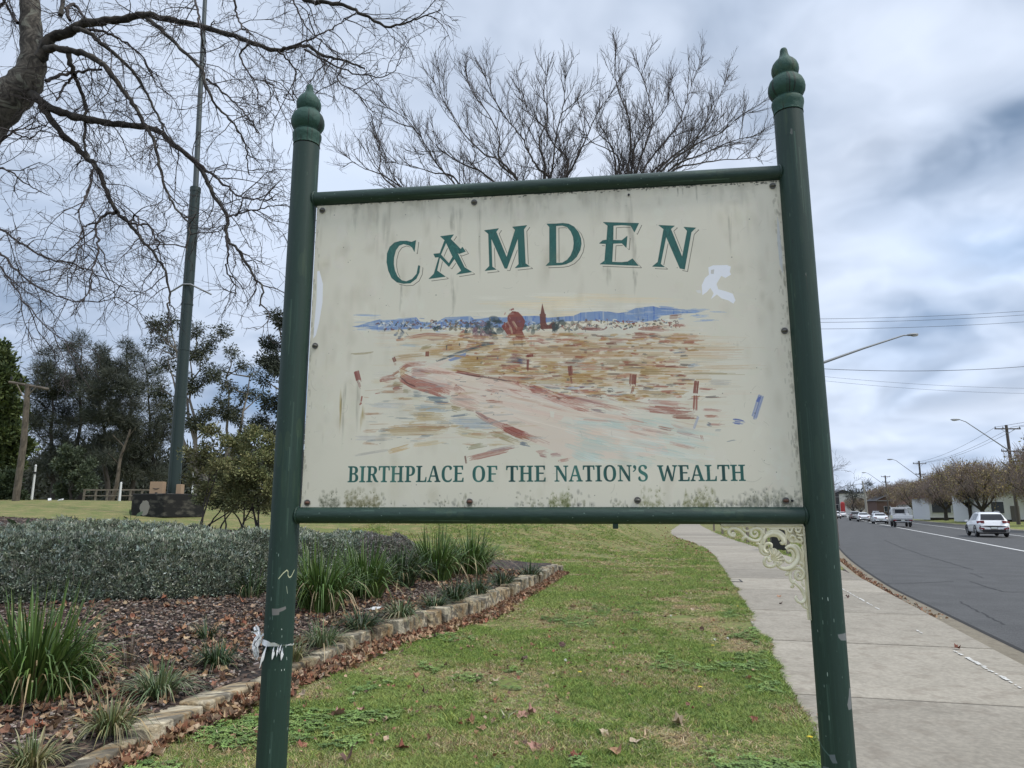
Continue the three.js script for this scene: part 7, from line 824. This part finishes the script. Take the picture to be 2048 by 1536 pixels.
/* ------------------------------------------------------------------ street trees on the far verge */
{
  const r = rngOf(83), stick = (() => { const g = new GB(), q = rngOf(4); for (let k = 0; k < 9; k++) { const a = q() * 6.28, d = V(Math.cos(a) * 0.7, 0.5 + q(), Math.sin(a) * 0.7).normalize(), b = DIRJ(q, 0.5); g.tube([b, b.clone().addScaledVector(d, 0.5 + q() * 0.5)], [0.014, 0.005], 3, false); } return g.geo(); })();
  const tuft = sprig(9, 0.2, 0.12, 0.5, 91, 0.2), names = ['nearest the right edge', 'second from the right', 'third from the right', 'fourth from the right', 'fifth from the right', 'sixth from the right', 'seventh from the right', 'eighth from the right', 'ninth from the right', 'tenth from the right', 'eleventh from the right', 'twelfth from the right', 'thirteenth from the right', 'fourteenth from the right', 'fifteenth from the right', 'sixteenth from the right', 'seventeenth from the right', 'farthest along the road'];
  const make = (seed, ochre) => {
    const q = rngOf(seed), t = new THREE.Group(), wood = new GB(), st = [], lf = []; const fork = V(0.1, 1.7, 0); wood.tube([V(0, -0.2, 0), V(0.05, 0.8, 0), fork], [0.36, 0.27, 0.26], 8);
    for (let k = 0; k < 7; k++) { const a = (k / 7) * 6.28 + q(), d = V(Math.cos(a), 0, Math.sin(a)), m = fork.clone().addScaledVector(d, 0.9 + q() * 0.4).add(V(0, 1.1, 0)), e = fork.clone().addScaledVector(d, 1.9 + q() * 1.1).add(V(0, 2.6 + q() * 1.8, 0)); wood.tube([fork, m, e], [0.17, 0.11, 0.04], 6, false); }
    for (let k = 0; k < 12; k++) { const a = q() * 6.28, b = fork.clone().add(V(Math.cos(a) * 1.2, 1.3 + q(), Math.sin(a) * 1.2)), e = b.clone().add(V(Math.cos(a) * (1 + q() * 1.6), 1.2 + q() * 2.4, Math.sin(a) * (1 + q() * 1.6))), m = b.clone().lerp(e, 0.5).add(DIRJ(q, 0.5)); wood.tube([b, m, e], [0.07, 0.05, 0.015], 5, false); for (let z = 0; z < 3; z++) wood.tube([m, m.clone().add(V((q() - 0.5) * 2, 1 + q() * 1.4, (q() - 0.5) * 2))], [0.035, 0.01], 4, false); }
    for (let k = 0; k < 330; k++) { const u = DIRJ(q, 2); if (u.lengthSq() > 1) { k--; continue; } const an = Math.atan2(u.z, u.x), bulge = 0.55 + 0.95 * fbm(Math.cos(an) * 2 + seed, Math.sin(an) * 2 + u.y * 1.6, 3, 4), p = V(u.x * 3.9 * bulge, 4.8 + u.y * 2.5 * bulge, u.z * 3.9 * bulge); st.push({ p, e: [0, q() * 6.3, 0], s: 0.9 + q() * 0.8, c: vary([0.25, 0.195, 0.165], q, 0.4) }); for (let z = 0; z < 3; z++) if (q() < ochre * sstep(-0.8, 0.8, u.y + (fbm(p.x, p.z, 2, seed) - 0.5) * 3)) lf.push({ p: p.clone().add(DIRJ(q, 0.6)), e: [q(), q() * 6.3, q()], s: 0.8 + q() * 0.6, c: vary([[0.3, 0.23, 0.08], [0.24, 0.21, 0.08], [0.36, 0.28, 0.11], [0.2, 0.15, 0.09]][Math.floor(q() * 4)], q, 0.4) }); }
    part('trunk', wood.geo(), MAT.darkBark, t); scatter('branches', stick, dryMat, st, t); scatter('leaves', tuft, leafMat, lf, t); return t;
  };
  const protos = [make(1, 0.85), make(2, 0.6), make(3, 0.42)];
  [58, 73, 87, 96, 104, 114, 123, 134, 146, 160, 175, 190, 208, 228, 248, 270, 295, 322].forEach((d, i) => { const t = protos[i < 3 ? 0 : i < 6 ? 1 : 2].clone(), x = kerbX(d) + 20.6 + (i % 3 === 1 ? 2.5 : 0) + r() * 0.8; t.name = numbered('street_tree'); t.position.set(x, vergeH(x, -d), -d); t.rotation.y = r() * 6.3; t.scale.setScalar(0.92 + r() * 0.2); tag(t, `low spreading street tree with ${i < 4 ? 'ochre leaves' : 'bare brown twigs'} on the far verge, ${names[i]}`, 'tree', 'street trees along the far verge'); scene.add(t); });
  [[1708, 228, 0.75], [1722, 224, 0.72], [1741, 218, 0.7], [1757, 205, 0.7]].forEach(([px, d, k], i) => { const t = protos[2].clone(), x = atDepth(px, 1021, d).x; t.name = numbered('street_tree'); t.position.set(x, 0, -d); t.rotation.y = r() * 6.3; t.scale.setScalar(k); tag(t, `small bare brown tree low before the cream building, ${['first', 'second', 'third', 'fourth'][i]} from the left`, 'tree', 'small bare trees before the cream building'); scene.add(t); });
  // second row in front of the white buildings
  [80, 92, 110, 126].forEach((d, i) => { const t = protos[2].clone(), x = kerbX(d) + 28 + r() * 2; t.name = numbered('street_tree'); t.position.set(x, vergeH(x, -d), -d); t.rotation.y = r() * 6.3; t.scale.setScalar(0.95); tag(t, `bare brown tree close before the white buildings, ${['first', 'second', 'third', 'fourth'][i]} from the right`, 'tree', 'trees before the white buildings'); scene.add(t); });
}
/* ------------------------------------------------------------------ far buildings */
function building(name, pos, turn, w, h, dp, o, label) {
  const t = thing(name, pos, label, 'building', null, turn), wall = part('wall', box(w, h, dp, 0, h / 2, -dp / 2), o.wall, t);
  if (o.gable) { const g = new GB(), a = V(-w / 2 - 0.4, h - 0.1, 0.4), b = V(w / 2 + 0.4, h - 0.1, 0.4), c = V(0, h + o.gable, 0.4), s = V(0, 0, -dp - 0.8); g.quad(a, c, c.clone().add(s), a.clone().add(s)); g.quad(c, b, b.clone().add(s), c.clone().add(s)); const roof = part('roof', g.geo(), o.roof, t); const gg = new GB(); gg.tri(V(-w / 2, h, 0), V(w / 2, h, 0), V(0, h + o.gable, 0)); part('gable', gg.geo(), o.wall, roof); }
  else part('roof', box(w + 0.8, 0.35, dp + 0.8, 0, h + 0.18, -dp / 2), o.roof, t);
  for (const [x, y, ww, hh] of o.win) { const f = part('window', box(ww, hh, 0.1, x, y, 0.02), MAT.white, t); part('pane', box(ww - 0.12, hh - 0.12, 0.06, x, y, 0.06), o.glass ?? MAT.glassDark, f); }
  if (o.door) { const [x, ww, hh] = o.door, f = part('door', box(ww, hh, 0.1, x, hh / 2, 0.03), std([0.1, 0.09, 0.08], 0.6), t); part('handle', box(0.06, 0.2, 0.06, x + ww * 0.35, hh * 0.5, 0.1), MAT.steel, f); }
  part('gutter', box(w + 0.5, 0.14, 0.14, 0, h - 0.06, 0.3), MAT.galv, t); part('downpipe', cyl(0.05, 0.05, h - 0.2, w / 2 - 0.2, (h - 0.2) / 2, 0.08), MAT.galv, t); part('footing', box(w + 0.04, 0.35, 0.06, 0, 0.17, 0.02), MAT.darkconc, t);
  return t;
}
MAT.glassDark = std([0.02, 0.024, 0.03], 0.12);
{
  const X = (px, d) => { const x = atDepth(px, 1021, d).x; return V(x, vergeH(x, -d) - 0.1, -d); }, cream = std([0.62, 0.6, 0.55], 0.8), wht = std([0.6, 0.61, 0.61], 0.75), tile = std([0.14, 0.075, 0.055], 0.85), dark = std([0.05, 0.05, 0.055], 0.8);
  building('white_house', X(1846, 150), -0.25, 4.6, 3.0, 9, { wall: wht, roof: tile, gable: 2.0, win: [[-0.6, 1.2, 1.1, 1.5], [1.4, 1.2, 0.8, 1.4]], door: [0.6, 0.9, 2.1] }, 'white gabled house front between the trunks behind the tray truck');
  building('white_building', X(1945, 118), -0.2, 13, 3.6, 8, { wall: wht, roof: tile, win: [[-4.7, 2.25, 3.0, 2.3], [-1.5, 2.25, 3.1, 2.3], [1.8, 2.25, 3.2, 2.3], [5.0, 2.25, 2.6, 2.3]] }, 'long low white building with dark windows behind the street trees');
  building('white_building', X(2040, 92), -0.2, 9, 3.9, 9, { wall: wht, roof: tile, gable: 2.2, win: [[-2.6, 1.9, 1.6, 1.6], [1.4, 1.9, 1.6, 1.6]], door: [-0.6, 1.0, 2.1] }, 'white building with a reddish roof at the right edge');
  building('cream_building', X(1722, 235), -0.1, 7, 7.5, 9, { wall: cream, roof: dark, win: [[-2, 5.2, 1.2, 1.4], [0.4, 5.2, 1.2, 1.4], [2.4, 5.2, 1.2, 1.4]] }, 'cream two-storey building far down the road');
  building('dark_building', V(X(1690, 250).x, 0, -250), -0.1, 14, 6.5, 10, { wall: dark, roof: dark, gable: 2.4, win: [[-3, 3, 2, 1.6], [2, 3, 2, 1.6]] }, 'dark roofed building at the far end of the road');
  building('brick_house', X(1800, 185), -0.2, 11, 4.2, 9, { wall: std([0.12, 0.075, 0.06], 0.9), roof: dark, gable: 2.6, win: [[-3, 2, 1.6, 1.5], [0, 2, 1.6, 1.5], [3, 2, 1.6, 1.5]] }, 'brown brick house half hidden by the far street trees');
  const rp = thing('red_pillar_sign', V(X(1686, 200).x, 0, -200), 'tall red pillar sign at the far end of the road', 'sign'); part('pillar', rbox(1.2, 3.4, 0.4, 0.12, 0, 2.0, 0), std([0.36, 0.035, 0.035], 0.6), rp); part('cap', new THREE.SphereGeometry(0.6, 14, 8, 0, 6.29, 0, 1.57).applyMatrix4(M4(0, 3.65, 0, 0, 0, 0, [1, 0.8, 0.35])), std([0.36, 0.035, 0.035], 0.6), rp); part('base', box(1.5, 0.4, 0.7, 0, 0.15, 0), MAT.white, rp);
  const wf = thing('white_wall', V(X(1684, 190).x - 2, 0, -190), 'low white wall under the red pillar sign', 'wall'); part('wall', box(9, 0.7, 0.3, 0, 0.35, 0), MAT.white, wf); part('coping', box(9.2, 0.08, 0.4, 0, 0.74, 0), MAT.white, wf);
  const um = thing('parasol', V(X(1949, 96).x, 0.3, -96), 'pale green open parasol on a white pole before the dark windows', 'parasol'); part('pole', cyl(0.05, 0.05, 3.0, 0, 1.5, 0), MAT.white, um); { const g = new GB(); for (let k = 0; k < 8; k++) { const a = (k / 8) * 6.283, b = ((k + 1) / 8) * 6.283; g.tri(V(0, 3.15, 0), V(Math.cos(b) * 1.5, 2.6, Math.sin(b) * 1.5), V(Math.cos(a) * 1.5, 2.6, Math.sin(a) * 1.5)); } part('canopy', g.geo(), std([0.3, 0.4, 0.35], 0.8), um); }
  const B = (px, d) => V(atDepth(px, 1021, d).x, 0, -d), CAS2 = { geo: TUFT.needle, size: 2.2, n: 90, sub: 6, cols: [[0.03, 0.036, 0.028], [0.04, 0.045, 0.034]], rad: 0.3 };
  leafTree('evergreen_tree', B(1704, 215), 215, [[1704, 978, 8], [1700, 992, 10], [1710, 1000, 9]], { ...CAS2, seed: 41 }, 'dark bushy tree beside the red pillar sign', null);
  leafTree('evergreen_tree', B(1737, 225), 225, [[1735, 969, 5], [1736, 974, 5]], { ...CAS2, n: 140, seed: 42, rad: 0.15 }, 'dark round-topped tree just right of the pale light pole', null);
}
/* ------------------------------------------------------------------ vehicles */
function carBody(st) {  // cross-sections along the car: [z, bottom, belt, top, half bottom, half belt, half top]
  const ring = ([z, b, m, t, wb, wm, wt]) => { const half = [[0, b], [wb * 0.86, b], [wb, b + (m - b) * 0.16], [Math.max(wb, wm) * 1.0, b + (m - b) * 0.55], [wm, m], [lerp(wm, wt, 0.5), lerp(m, t, 0.52)], [wt, lerp(m, t, 0.93)], [wt * 0.8, t], [0, t]]; return [...half.map(([x, y]) => V(x, y, z)), ...half.slice(1, -1).reverse().map(([x, y]) => V(-x, y, z))]; };
  const g = new GB(), rows = st.map(ring), n = rows[0].length, id = rows.map((row) => row.map((p) => g.v(p.x, p.y, p.z, 0, 1, 0, p.x, p.z)));
  for (let i = 0; i + 1 < rows.length; i++) for (let k = 0; k < n; k++) { const a = id[i][k], b = id[i][(k + 1) % n], c = id[i + 1][k], d = id[i + 1][(k + 1) % n]; g.i.push(a, b, c, b, d, c); }
  for (const i of [0, rows.length - 1]) { const c = g.v(0, (st[i][1] + st[i][3]) / 2, st[i][0], 0, 0, 1, 0, 0); for (let k = 0; k < n; k++) g.i.push(c, id[i][k], id[i][(k + 1) % n]); }
  const o = g.geo(); o.computeVertexNormals();
  const at = (z, f) => { let i = 0; while (i < st.length - 2 && z < st[i + 1][0]) i++; const a = st[i], b = st[i + 1], t = clamp((a[0] - z) / (a[0] - b[0])), L = (k) => lerp(a[k], b[k], t); return [lerp(L(5), L(6), f), lerp(L(2), L(3), f)]; };
  return { geo: o, at, top: (z) => { let i = 0; while (i < st.length - 2 && z < st[i + 1][0]) i++; const a = st[i], b = st[i + 1], t = clamp((a[0] - z) / (a[0] - b[0])); return lerp(a[3], b[3], t); } };
}
const WHEEL = (() => { const tyre = new THREE.TorusGeometry(0.26, 0.1, 10, 24).rotateY(Math.PI / 2).scale(1.15, 1, 1), rim = join([cyl(0.2, 0.2, 0.16, 0, 0, 0, 0, 0, Math.PI / 2, 20), ...[0, 1, 2, 3, 4].map((k) => box(0.19, 0.05, 0.34, 0, 0, 0, (k * Math.PI) / 5, 0, 0))]); return { tyre, rim }; })();
function wheels(t, x, zs, R) { for (const z of zs) for (const s of [-1, 1]) { const w = part('wheel', WHEEL.tyre, MAT.rubber, t); w.position.set(s * x, R, z); w.scale.setScalar(R / 0.36); part('rim', WHEEL.rim, MAT.steel, w); } }
function plate(t, y, z) { const p = part('number_plate', box(0.36, 0.12, 0.012, 0, y, z), std([0.7, 0.72, 0.66], 0.5), t); part('plate_frame', box(0.4, 0.15, 0.008, 0, y, z - 0.004), MAT.black, p); }
const LAMP = std([0.2, 0.012, 0.018], 0.25), GLASS = new THREE.MeshStandardMaterial({ color: 0x0c0f12, roughness: 0.08, side: THREE.DoubleSide });
function paintOf(rgb) { return new THREE.MeshPhysicalMaterial({ color: new THREE.Color().setRGB(...rgb), roughness: 0.42, clearcoat: 0.8, clearcoatRoughness: 0.08, side: THREE.DoubleSide }); }
function panelStrip(B, z0, z1, f0, f1, s, off = 0.012) { const g = new GB(), N = 6, L = [], R = []; for (let k = 0; k <= N; k++) { const z = lerp(z0, z1, k / N), a = B.at(z, f0), b = B.at(z, f1); L.push(V(s * (a[0] + off), a[1], z)); R.push(V(s * (b[0] + off), b[1], z)); } g.strip(L, R, V(s, 0, 0)); return g.geo(); }
function car(pos, turn, kind, rgb, label) {
  const t = thing(kind === 'suv' ? 'white_suv' : 'sedan', pos, label, 'car', null, turn); t.name = numbered('parked_vehicle'.replace('parked_vehicle', kind === 'suv' ? 'suv' : 'sedan')); const pm = paintOf(rgb);
  const S = kind === 'suv' ? [[2.2, 0.46, 0.7, 0.76, 0.72, 0.74, 0.6], [2.13, 0.34, 0.86, 0.98, 0.87, 0.87, 0.72], [2.0, 0.3, 1.0, 1.12, 0.9, 0.9, 0.76], [1.86, 0.28, 1.02, 1.3, 0.91, 0.9, 0.7], [1.62, 0.27, 1.03, 1.54, 0.91, 0.89, 0.63], [1.3, 0.26, 1.02, 1.62, 0.91, 0.89, 0.62], [0.3, 0.25, 0.99, 1.64, 0.91, 0.89, 0.62], [-0.35, 0.25, 0.98, 1.58, 0.91, 0.88, 0.6], [-0.75, 0.25, 0.97, 1.36, 0.91, 0.88, 0.62], [-1.15, 0.26, 0.95, 1.03, 0.91, 0.87, 0.7], [-1.8, 0.28, 0.86, 0.92, 0.89, 0.84, 0.66], [-2.1, 0.34, 0.7, 0.78, 0.82, 0.78, 0.58], [-2.2, 0.42, 0.6, 0.64, 0.66, 0.66, 0.5]]
    : [[2.3, 0.44, 0.64, 0.7, 0.68, 0.7, 0.58], [2.22, 0.33, 0.82, 0.92, 0.84, 0.84, 0.7], [2.05, 0.27, 0.94, 1.02, 0.88, 0.88, 0.74], [1.6, 0.24, 0.96, 1.05, 0.9, 0.88, 0.72], [1.3, 0.23, 0.95, 1.18, 0.9, 0.87, 0.66], [0.85, 0.22, 0.94, 1.39, 0.9, 0.87, 0.6], [0.1, 0.22, 0.93, 1.45, 0.9, 0.87, 0.58], [-0.5, 0.22, 0.92, 1.38, 0.9, 0.86, 0.58], [-0.95, 0.22, 0.91, 1.14, 0.9, 0.86, 0.62], [-1.25, 0.22, 0.89, 0.96, 0.9, 0.85, 0.68], [-1.9, 0.26, 0.8, 0.84, 0.87, 0.82, 0.64], [-2.25, 0.34, 0.62, 0.68, 0.76, 0.74, 0.54], [-2.32, 0.42, 0.56, 0.58, 0.6, 0.6, 0.46]];
  const B = carBody(S), body = part('body', B.geo, pm, t), suv = kind === 'suv';
  const rz = suv ? [2.0, 1.66] : [1.5, 0.92]; { const g = new GB(), L = [], R = []; for (let k = 0; k <= 5; k++) { const z = lerp(rz[0], rz[1], k / 5), y = B.top(z), w = B.at(z, 0.93)[0] * (suv ? 0.88 : 0.92); L.push(V(-w, y + 0.006, z + 0.02)); R.push(V(w, y + 0.006, z + 0.02)); } g.strip(L, R, V(0, 0.5, 1)); part('rear_window', g.geo(), GLASS, t); }
  { const g = new GB(), L = [], R = [], w0 = suv ? [-0.45, -1.08] : [-0.55, -1.2]; for (let k = 0; k <= 5; k++) { const z = lerp(w0[0], w0[1], k / 5), y = B.top(z), w = B.at(z, 0.93)[0] * 0.94; L.push(V(-w, y + 0.008, z - 0.02)); R.push(V(w, y + 0.008, z - 0.02)); } g.strip(L, R, V(0, 0.5, -1)); part('windscreen', g.geo(), GLASS, t); }
  for (const s of [-1, 1]) {
    for (const [a, b] of suv ? [[1.5, 1.02], [0.95, 0.22], [0.14, -0.55]] : [[0.8, 0.15], [0.08, -0.6]]) part('side_window', panelStrip(B, a, b, 0.14, 0.86, s), GLASS, t);
    part('tail_light', suv ? box(0.42, 0.15, 0.16, s * 0.7, 0.99, 2.06, 0, s * 0.28, s * -0.1) : box(0.34, 0.16, 0.16, s * 0.66, 0.8, 2.19, 0, s * 0.3, 0), LAMP, t);
    if (suv) { part('reflector', box(0.3, 0.1, 0.08, s * 0.68, 0.58, 2.17, 0, s * 0.22, s * 0.25), LAMP, t); part('roof_rail', new GB().tube([V(s * 0.62, 1.62, 1.25), V(s * 0.6, 1.68, 0.9), V(s * 0.6, 1.69, 0.1), V(s * 0.6, 1.63, -0.3)], 0.022, 6).geo(), MAT.steel, t); part('arch_trim', new THREE.TorusGeometry(0.4, 0.04, 6, 16, Math.PI).rotateY(Math.PI / 2).applyMatrix4(M4(s * 0.905, 0.36, 1.32)), MAT.black, t); part('arch_trim', new THREE.TorusGeometry(0.4, 0.04, 6, 16, Math.PI).rotateY(Math.PI / 2).applyMatrix4(M4(s * 0.905, 0.36, -1.32)), MAT.black, t); }
    const m = part('mirror', rbox(0.2, 0.13, 0.1, 0.03, s * 1.0, 1.02, suv ? -0.72 : -0.78), pm, t);
    part('headlight', box(0.34, 0.12, 0.1, s * 0.62, suv ? 0.74 : 0.64, suv ? -2.1 : -2.22, 0, s * -0.3, 0), std([0.6, 0.62, 0.65], 0.1), t);
  }
  part('bumper', rbox(suv ? 1.3 : 1.2, suv ? 0.2 : 0.12, 0.16, 0.04, 0, suv ? 0.44 : 0.36, suv ? 2.14 : 2.22), MAT.black, t); plate(t, suv ? 0.62 : 0.56, suv ? 2.225 : 2.3);
  if (suv) part('emblem', new THREE.CylinderGeometry(0.06, 0.06, 0.02, 8).applyMatrix4(M4(0, 0.9, 2.14, Math.PI / 2 - 0.2, 0, 0)), MAT.steel, t);
  part('underbody', box(1.5, 0.16, 3.9, 0, 0.3, 0), MAT.black, t); wheels(t, suv ? 0.82 : 0.8, suv ? [1.32, -1.32] : [1.4, -1.36], suv ? 0.34 : 0.32); return t;
}
{
  const head = (d, k = 1) => -Math.atan2((kerbX(d + 2) - kerbX(d - 2)) / 4, 1) * k, at = (px, py) => spot(px, py, () => ROAD + 0.006), back = (p, L, a) => p.clone().add(V(Math.sin(a) * -L, 0, Math.cos(a) * -L)).setY(ROAD + 0.006);
  { const p = at(1990, 1075), a = head(-p.z); car(back(p, 2.1, a), a, 'suv', [0.78, 0.79, 0.8], 'white hatchback suv seen from behind, nearest vehicle on the road'); }
  { const p = at(1763, 1048), a = head(-p.z); car(back(p, 2.2, a), a, 'sedan', [0.72, 0.74, 0.76], 'white sedan ahead of the tray truck, seen from behind'); }
  { const p = at(1729, 1043.6), a = head(-p.z); car(back(p, 2.2, a), a, 'sedan', [0.66, 0.68, 0.71], 'white sedan third in the line of traffic'); }
  { const p = at(1712, 1041.4), a = head(-p.z); car(back(p, 2.2, a), a, 'suv', [0.2, 0.2, 0.2], 'dark grey wagon just left of the third white sedan'); }
  { const p = at(1675, 1037.6), a = head(-p.z) + 0.2; car(back(p, 2.2, a), a, 'suv', [0.6, 0.61, 0.63], 'silver vehicle half hidden by the right sign post'); }
  { const p = at(1686, 1034.6), a = head(-p.z); car(back(p, 2.2, a), a, 'sedan', [0.76, 0.76, 0.76], 'small white car farthest down the road'); }
  { const p = at(1752, 1036.5), a = head(-p.z) + Math.PI; car(back(p, 2.2, a), a, 'suv', [0.55, 0.57, 0.6], 'pale oncoming vehicle behind the white sedan'); }
  // the tray truck
  const p = at(1807, 1054.6), a = head(-p.z), t = thing('tray_truck', back(p, 2.3, a), 'white drop-side tray truck with a metal frame behind the cab', 'truck', null, a), W = paintOf([0.7, 0.71, 0.72]), gal = std([0.45, 0.46, 0.47], 0.5, { metalness: 0.2 });
  part('cab', carBody([[0.1, 0.62, 1.25, 1.96, 0.86, 0.86, 0.72], [0.0, 0.6, 1.25, 2.02, 0.88, 0.88, 0.74], [-1.0, 0.55, 1.22, 2.06, 0.9, 0.88, 0.74], [-1.6, 0.52, 1.2, 1.9, 0.9, 0.88, 0.74], [-2.05, 0.5, 1.18, 1.3, 0.9, 0.87, 0.76], [-2.3, 0.52, 1.0, 1.05, 0.86, 0.82, 0.7]]).geo, W, t);
  part('rear_window', box(1.1, 0.42, 0.03, 0, 1.66, 0.125), GLASS, t); for (const s of [-1, 1]) part('side_window', box(0.03, 0.5, 1.0, s * 0.84, 1.6, -0.75, 0, 0, s * 0.18), GLASS, t);
  part('tray_floor', box(1.86, 0.12, 2.4, 0, 0.86, 1.3), gal, t); part('tailgate', rbox(1.84, 0.34, 0.05, 0.012, 0, 1.08, 2.5), W, t); for (const s of [-1, 1]) part('drop_side', rbox(0.05, 0.34, 2.4, 0.012, s * 0.92, 1.08, 1.3), W, t);
  const fr = (x0, y0, z0, x1, y1, z1) => new GB().tube([V(x0, y0, z0), V(x1, y1, z1)], 0.035, 6).geo();
  part('rear_frame', join([fr(-0.9, 0.9, 2.5, -0.84, 2.02, 2.45), fr(0.9, 0.9, 2.5, 0.84, 2.02, 2.45), fr(-0.86, 2.02, 2.45, 0.86, 2.02, 2.45)]), gal, t); part('front_frame', join([fr(-0.9, 0.9, 0.2, -0.84, 2.06, 0.2), fr(0.9, 0.9, 0.2, 0.84, 2.06, 0.2), fr(-0.86, 2.06, 0.2, 0.86, 2.06, 0.2), fr(-0.5, 0.9, 0.2, -0.5, 2.06, 0.2), fr(0.5, 0.9, 0.2, 0.5, 2.06, 0.2)]), gal, t); for (const s of [-1, 1]) part('top_rail', fr(s * 0.85, 2.04, 0.2, s * 0.85, 2.02, 2.45), gal, t);
  part('load_bag', rbox(0.7, 0.3, 0.7, 0.08, -0.1, 1.06, 1.8), std([0.03, 0.03, 0.03], 0.9), t); part('jerry_can', rbox(0.26, 0.42, 0.3, 0.04, 0.6, 1.2, 1.4), W, t);
  for (const s of [-1, 1]) { part('tail_light', box(0.3, 0.12, 0.05, s * 0.74, 0.74, 2.5), LAMP, t); part('mudguard', rbox(0.28, 0.5, 0.03, 0.01, s * 0.72, 0.42, 2.0), MAT.black, t); part('mirror', rbox(0.16, 0.24, 0.08, 0.03, s * 1.04, 1.45, -1.55), MAT.black, t); }
  part('rear_bumper', box(1.5, 0.1, 0.08, 0, 0.6, 2.48), gal, t); plate(t, 0.74, 2.53); part('chassis', box(0.9, 0.22, 4.4, 0, 0.58, 0.2), MAT.black, t); wheels(t, 0.72, [1.5, -1.45], 0.36);
}
renderer.render(scene, camera);
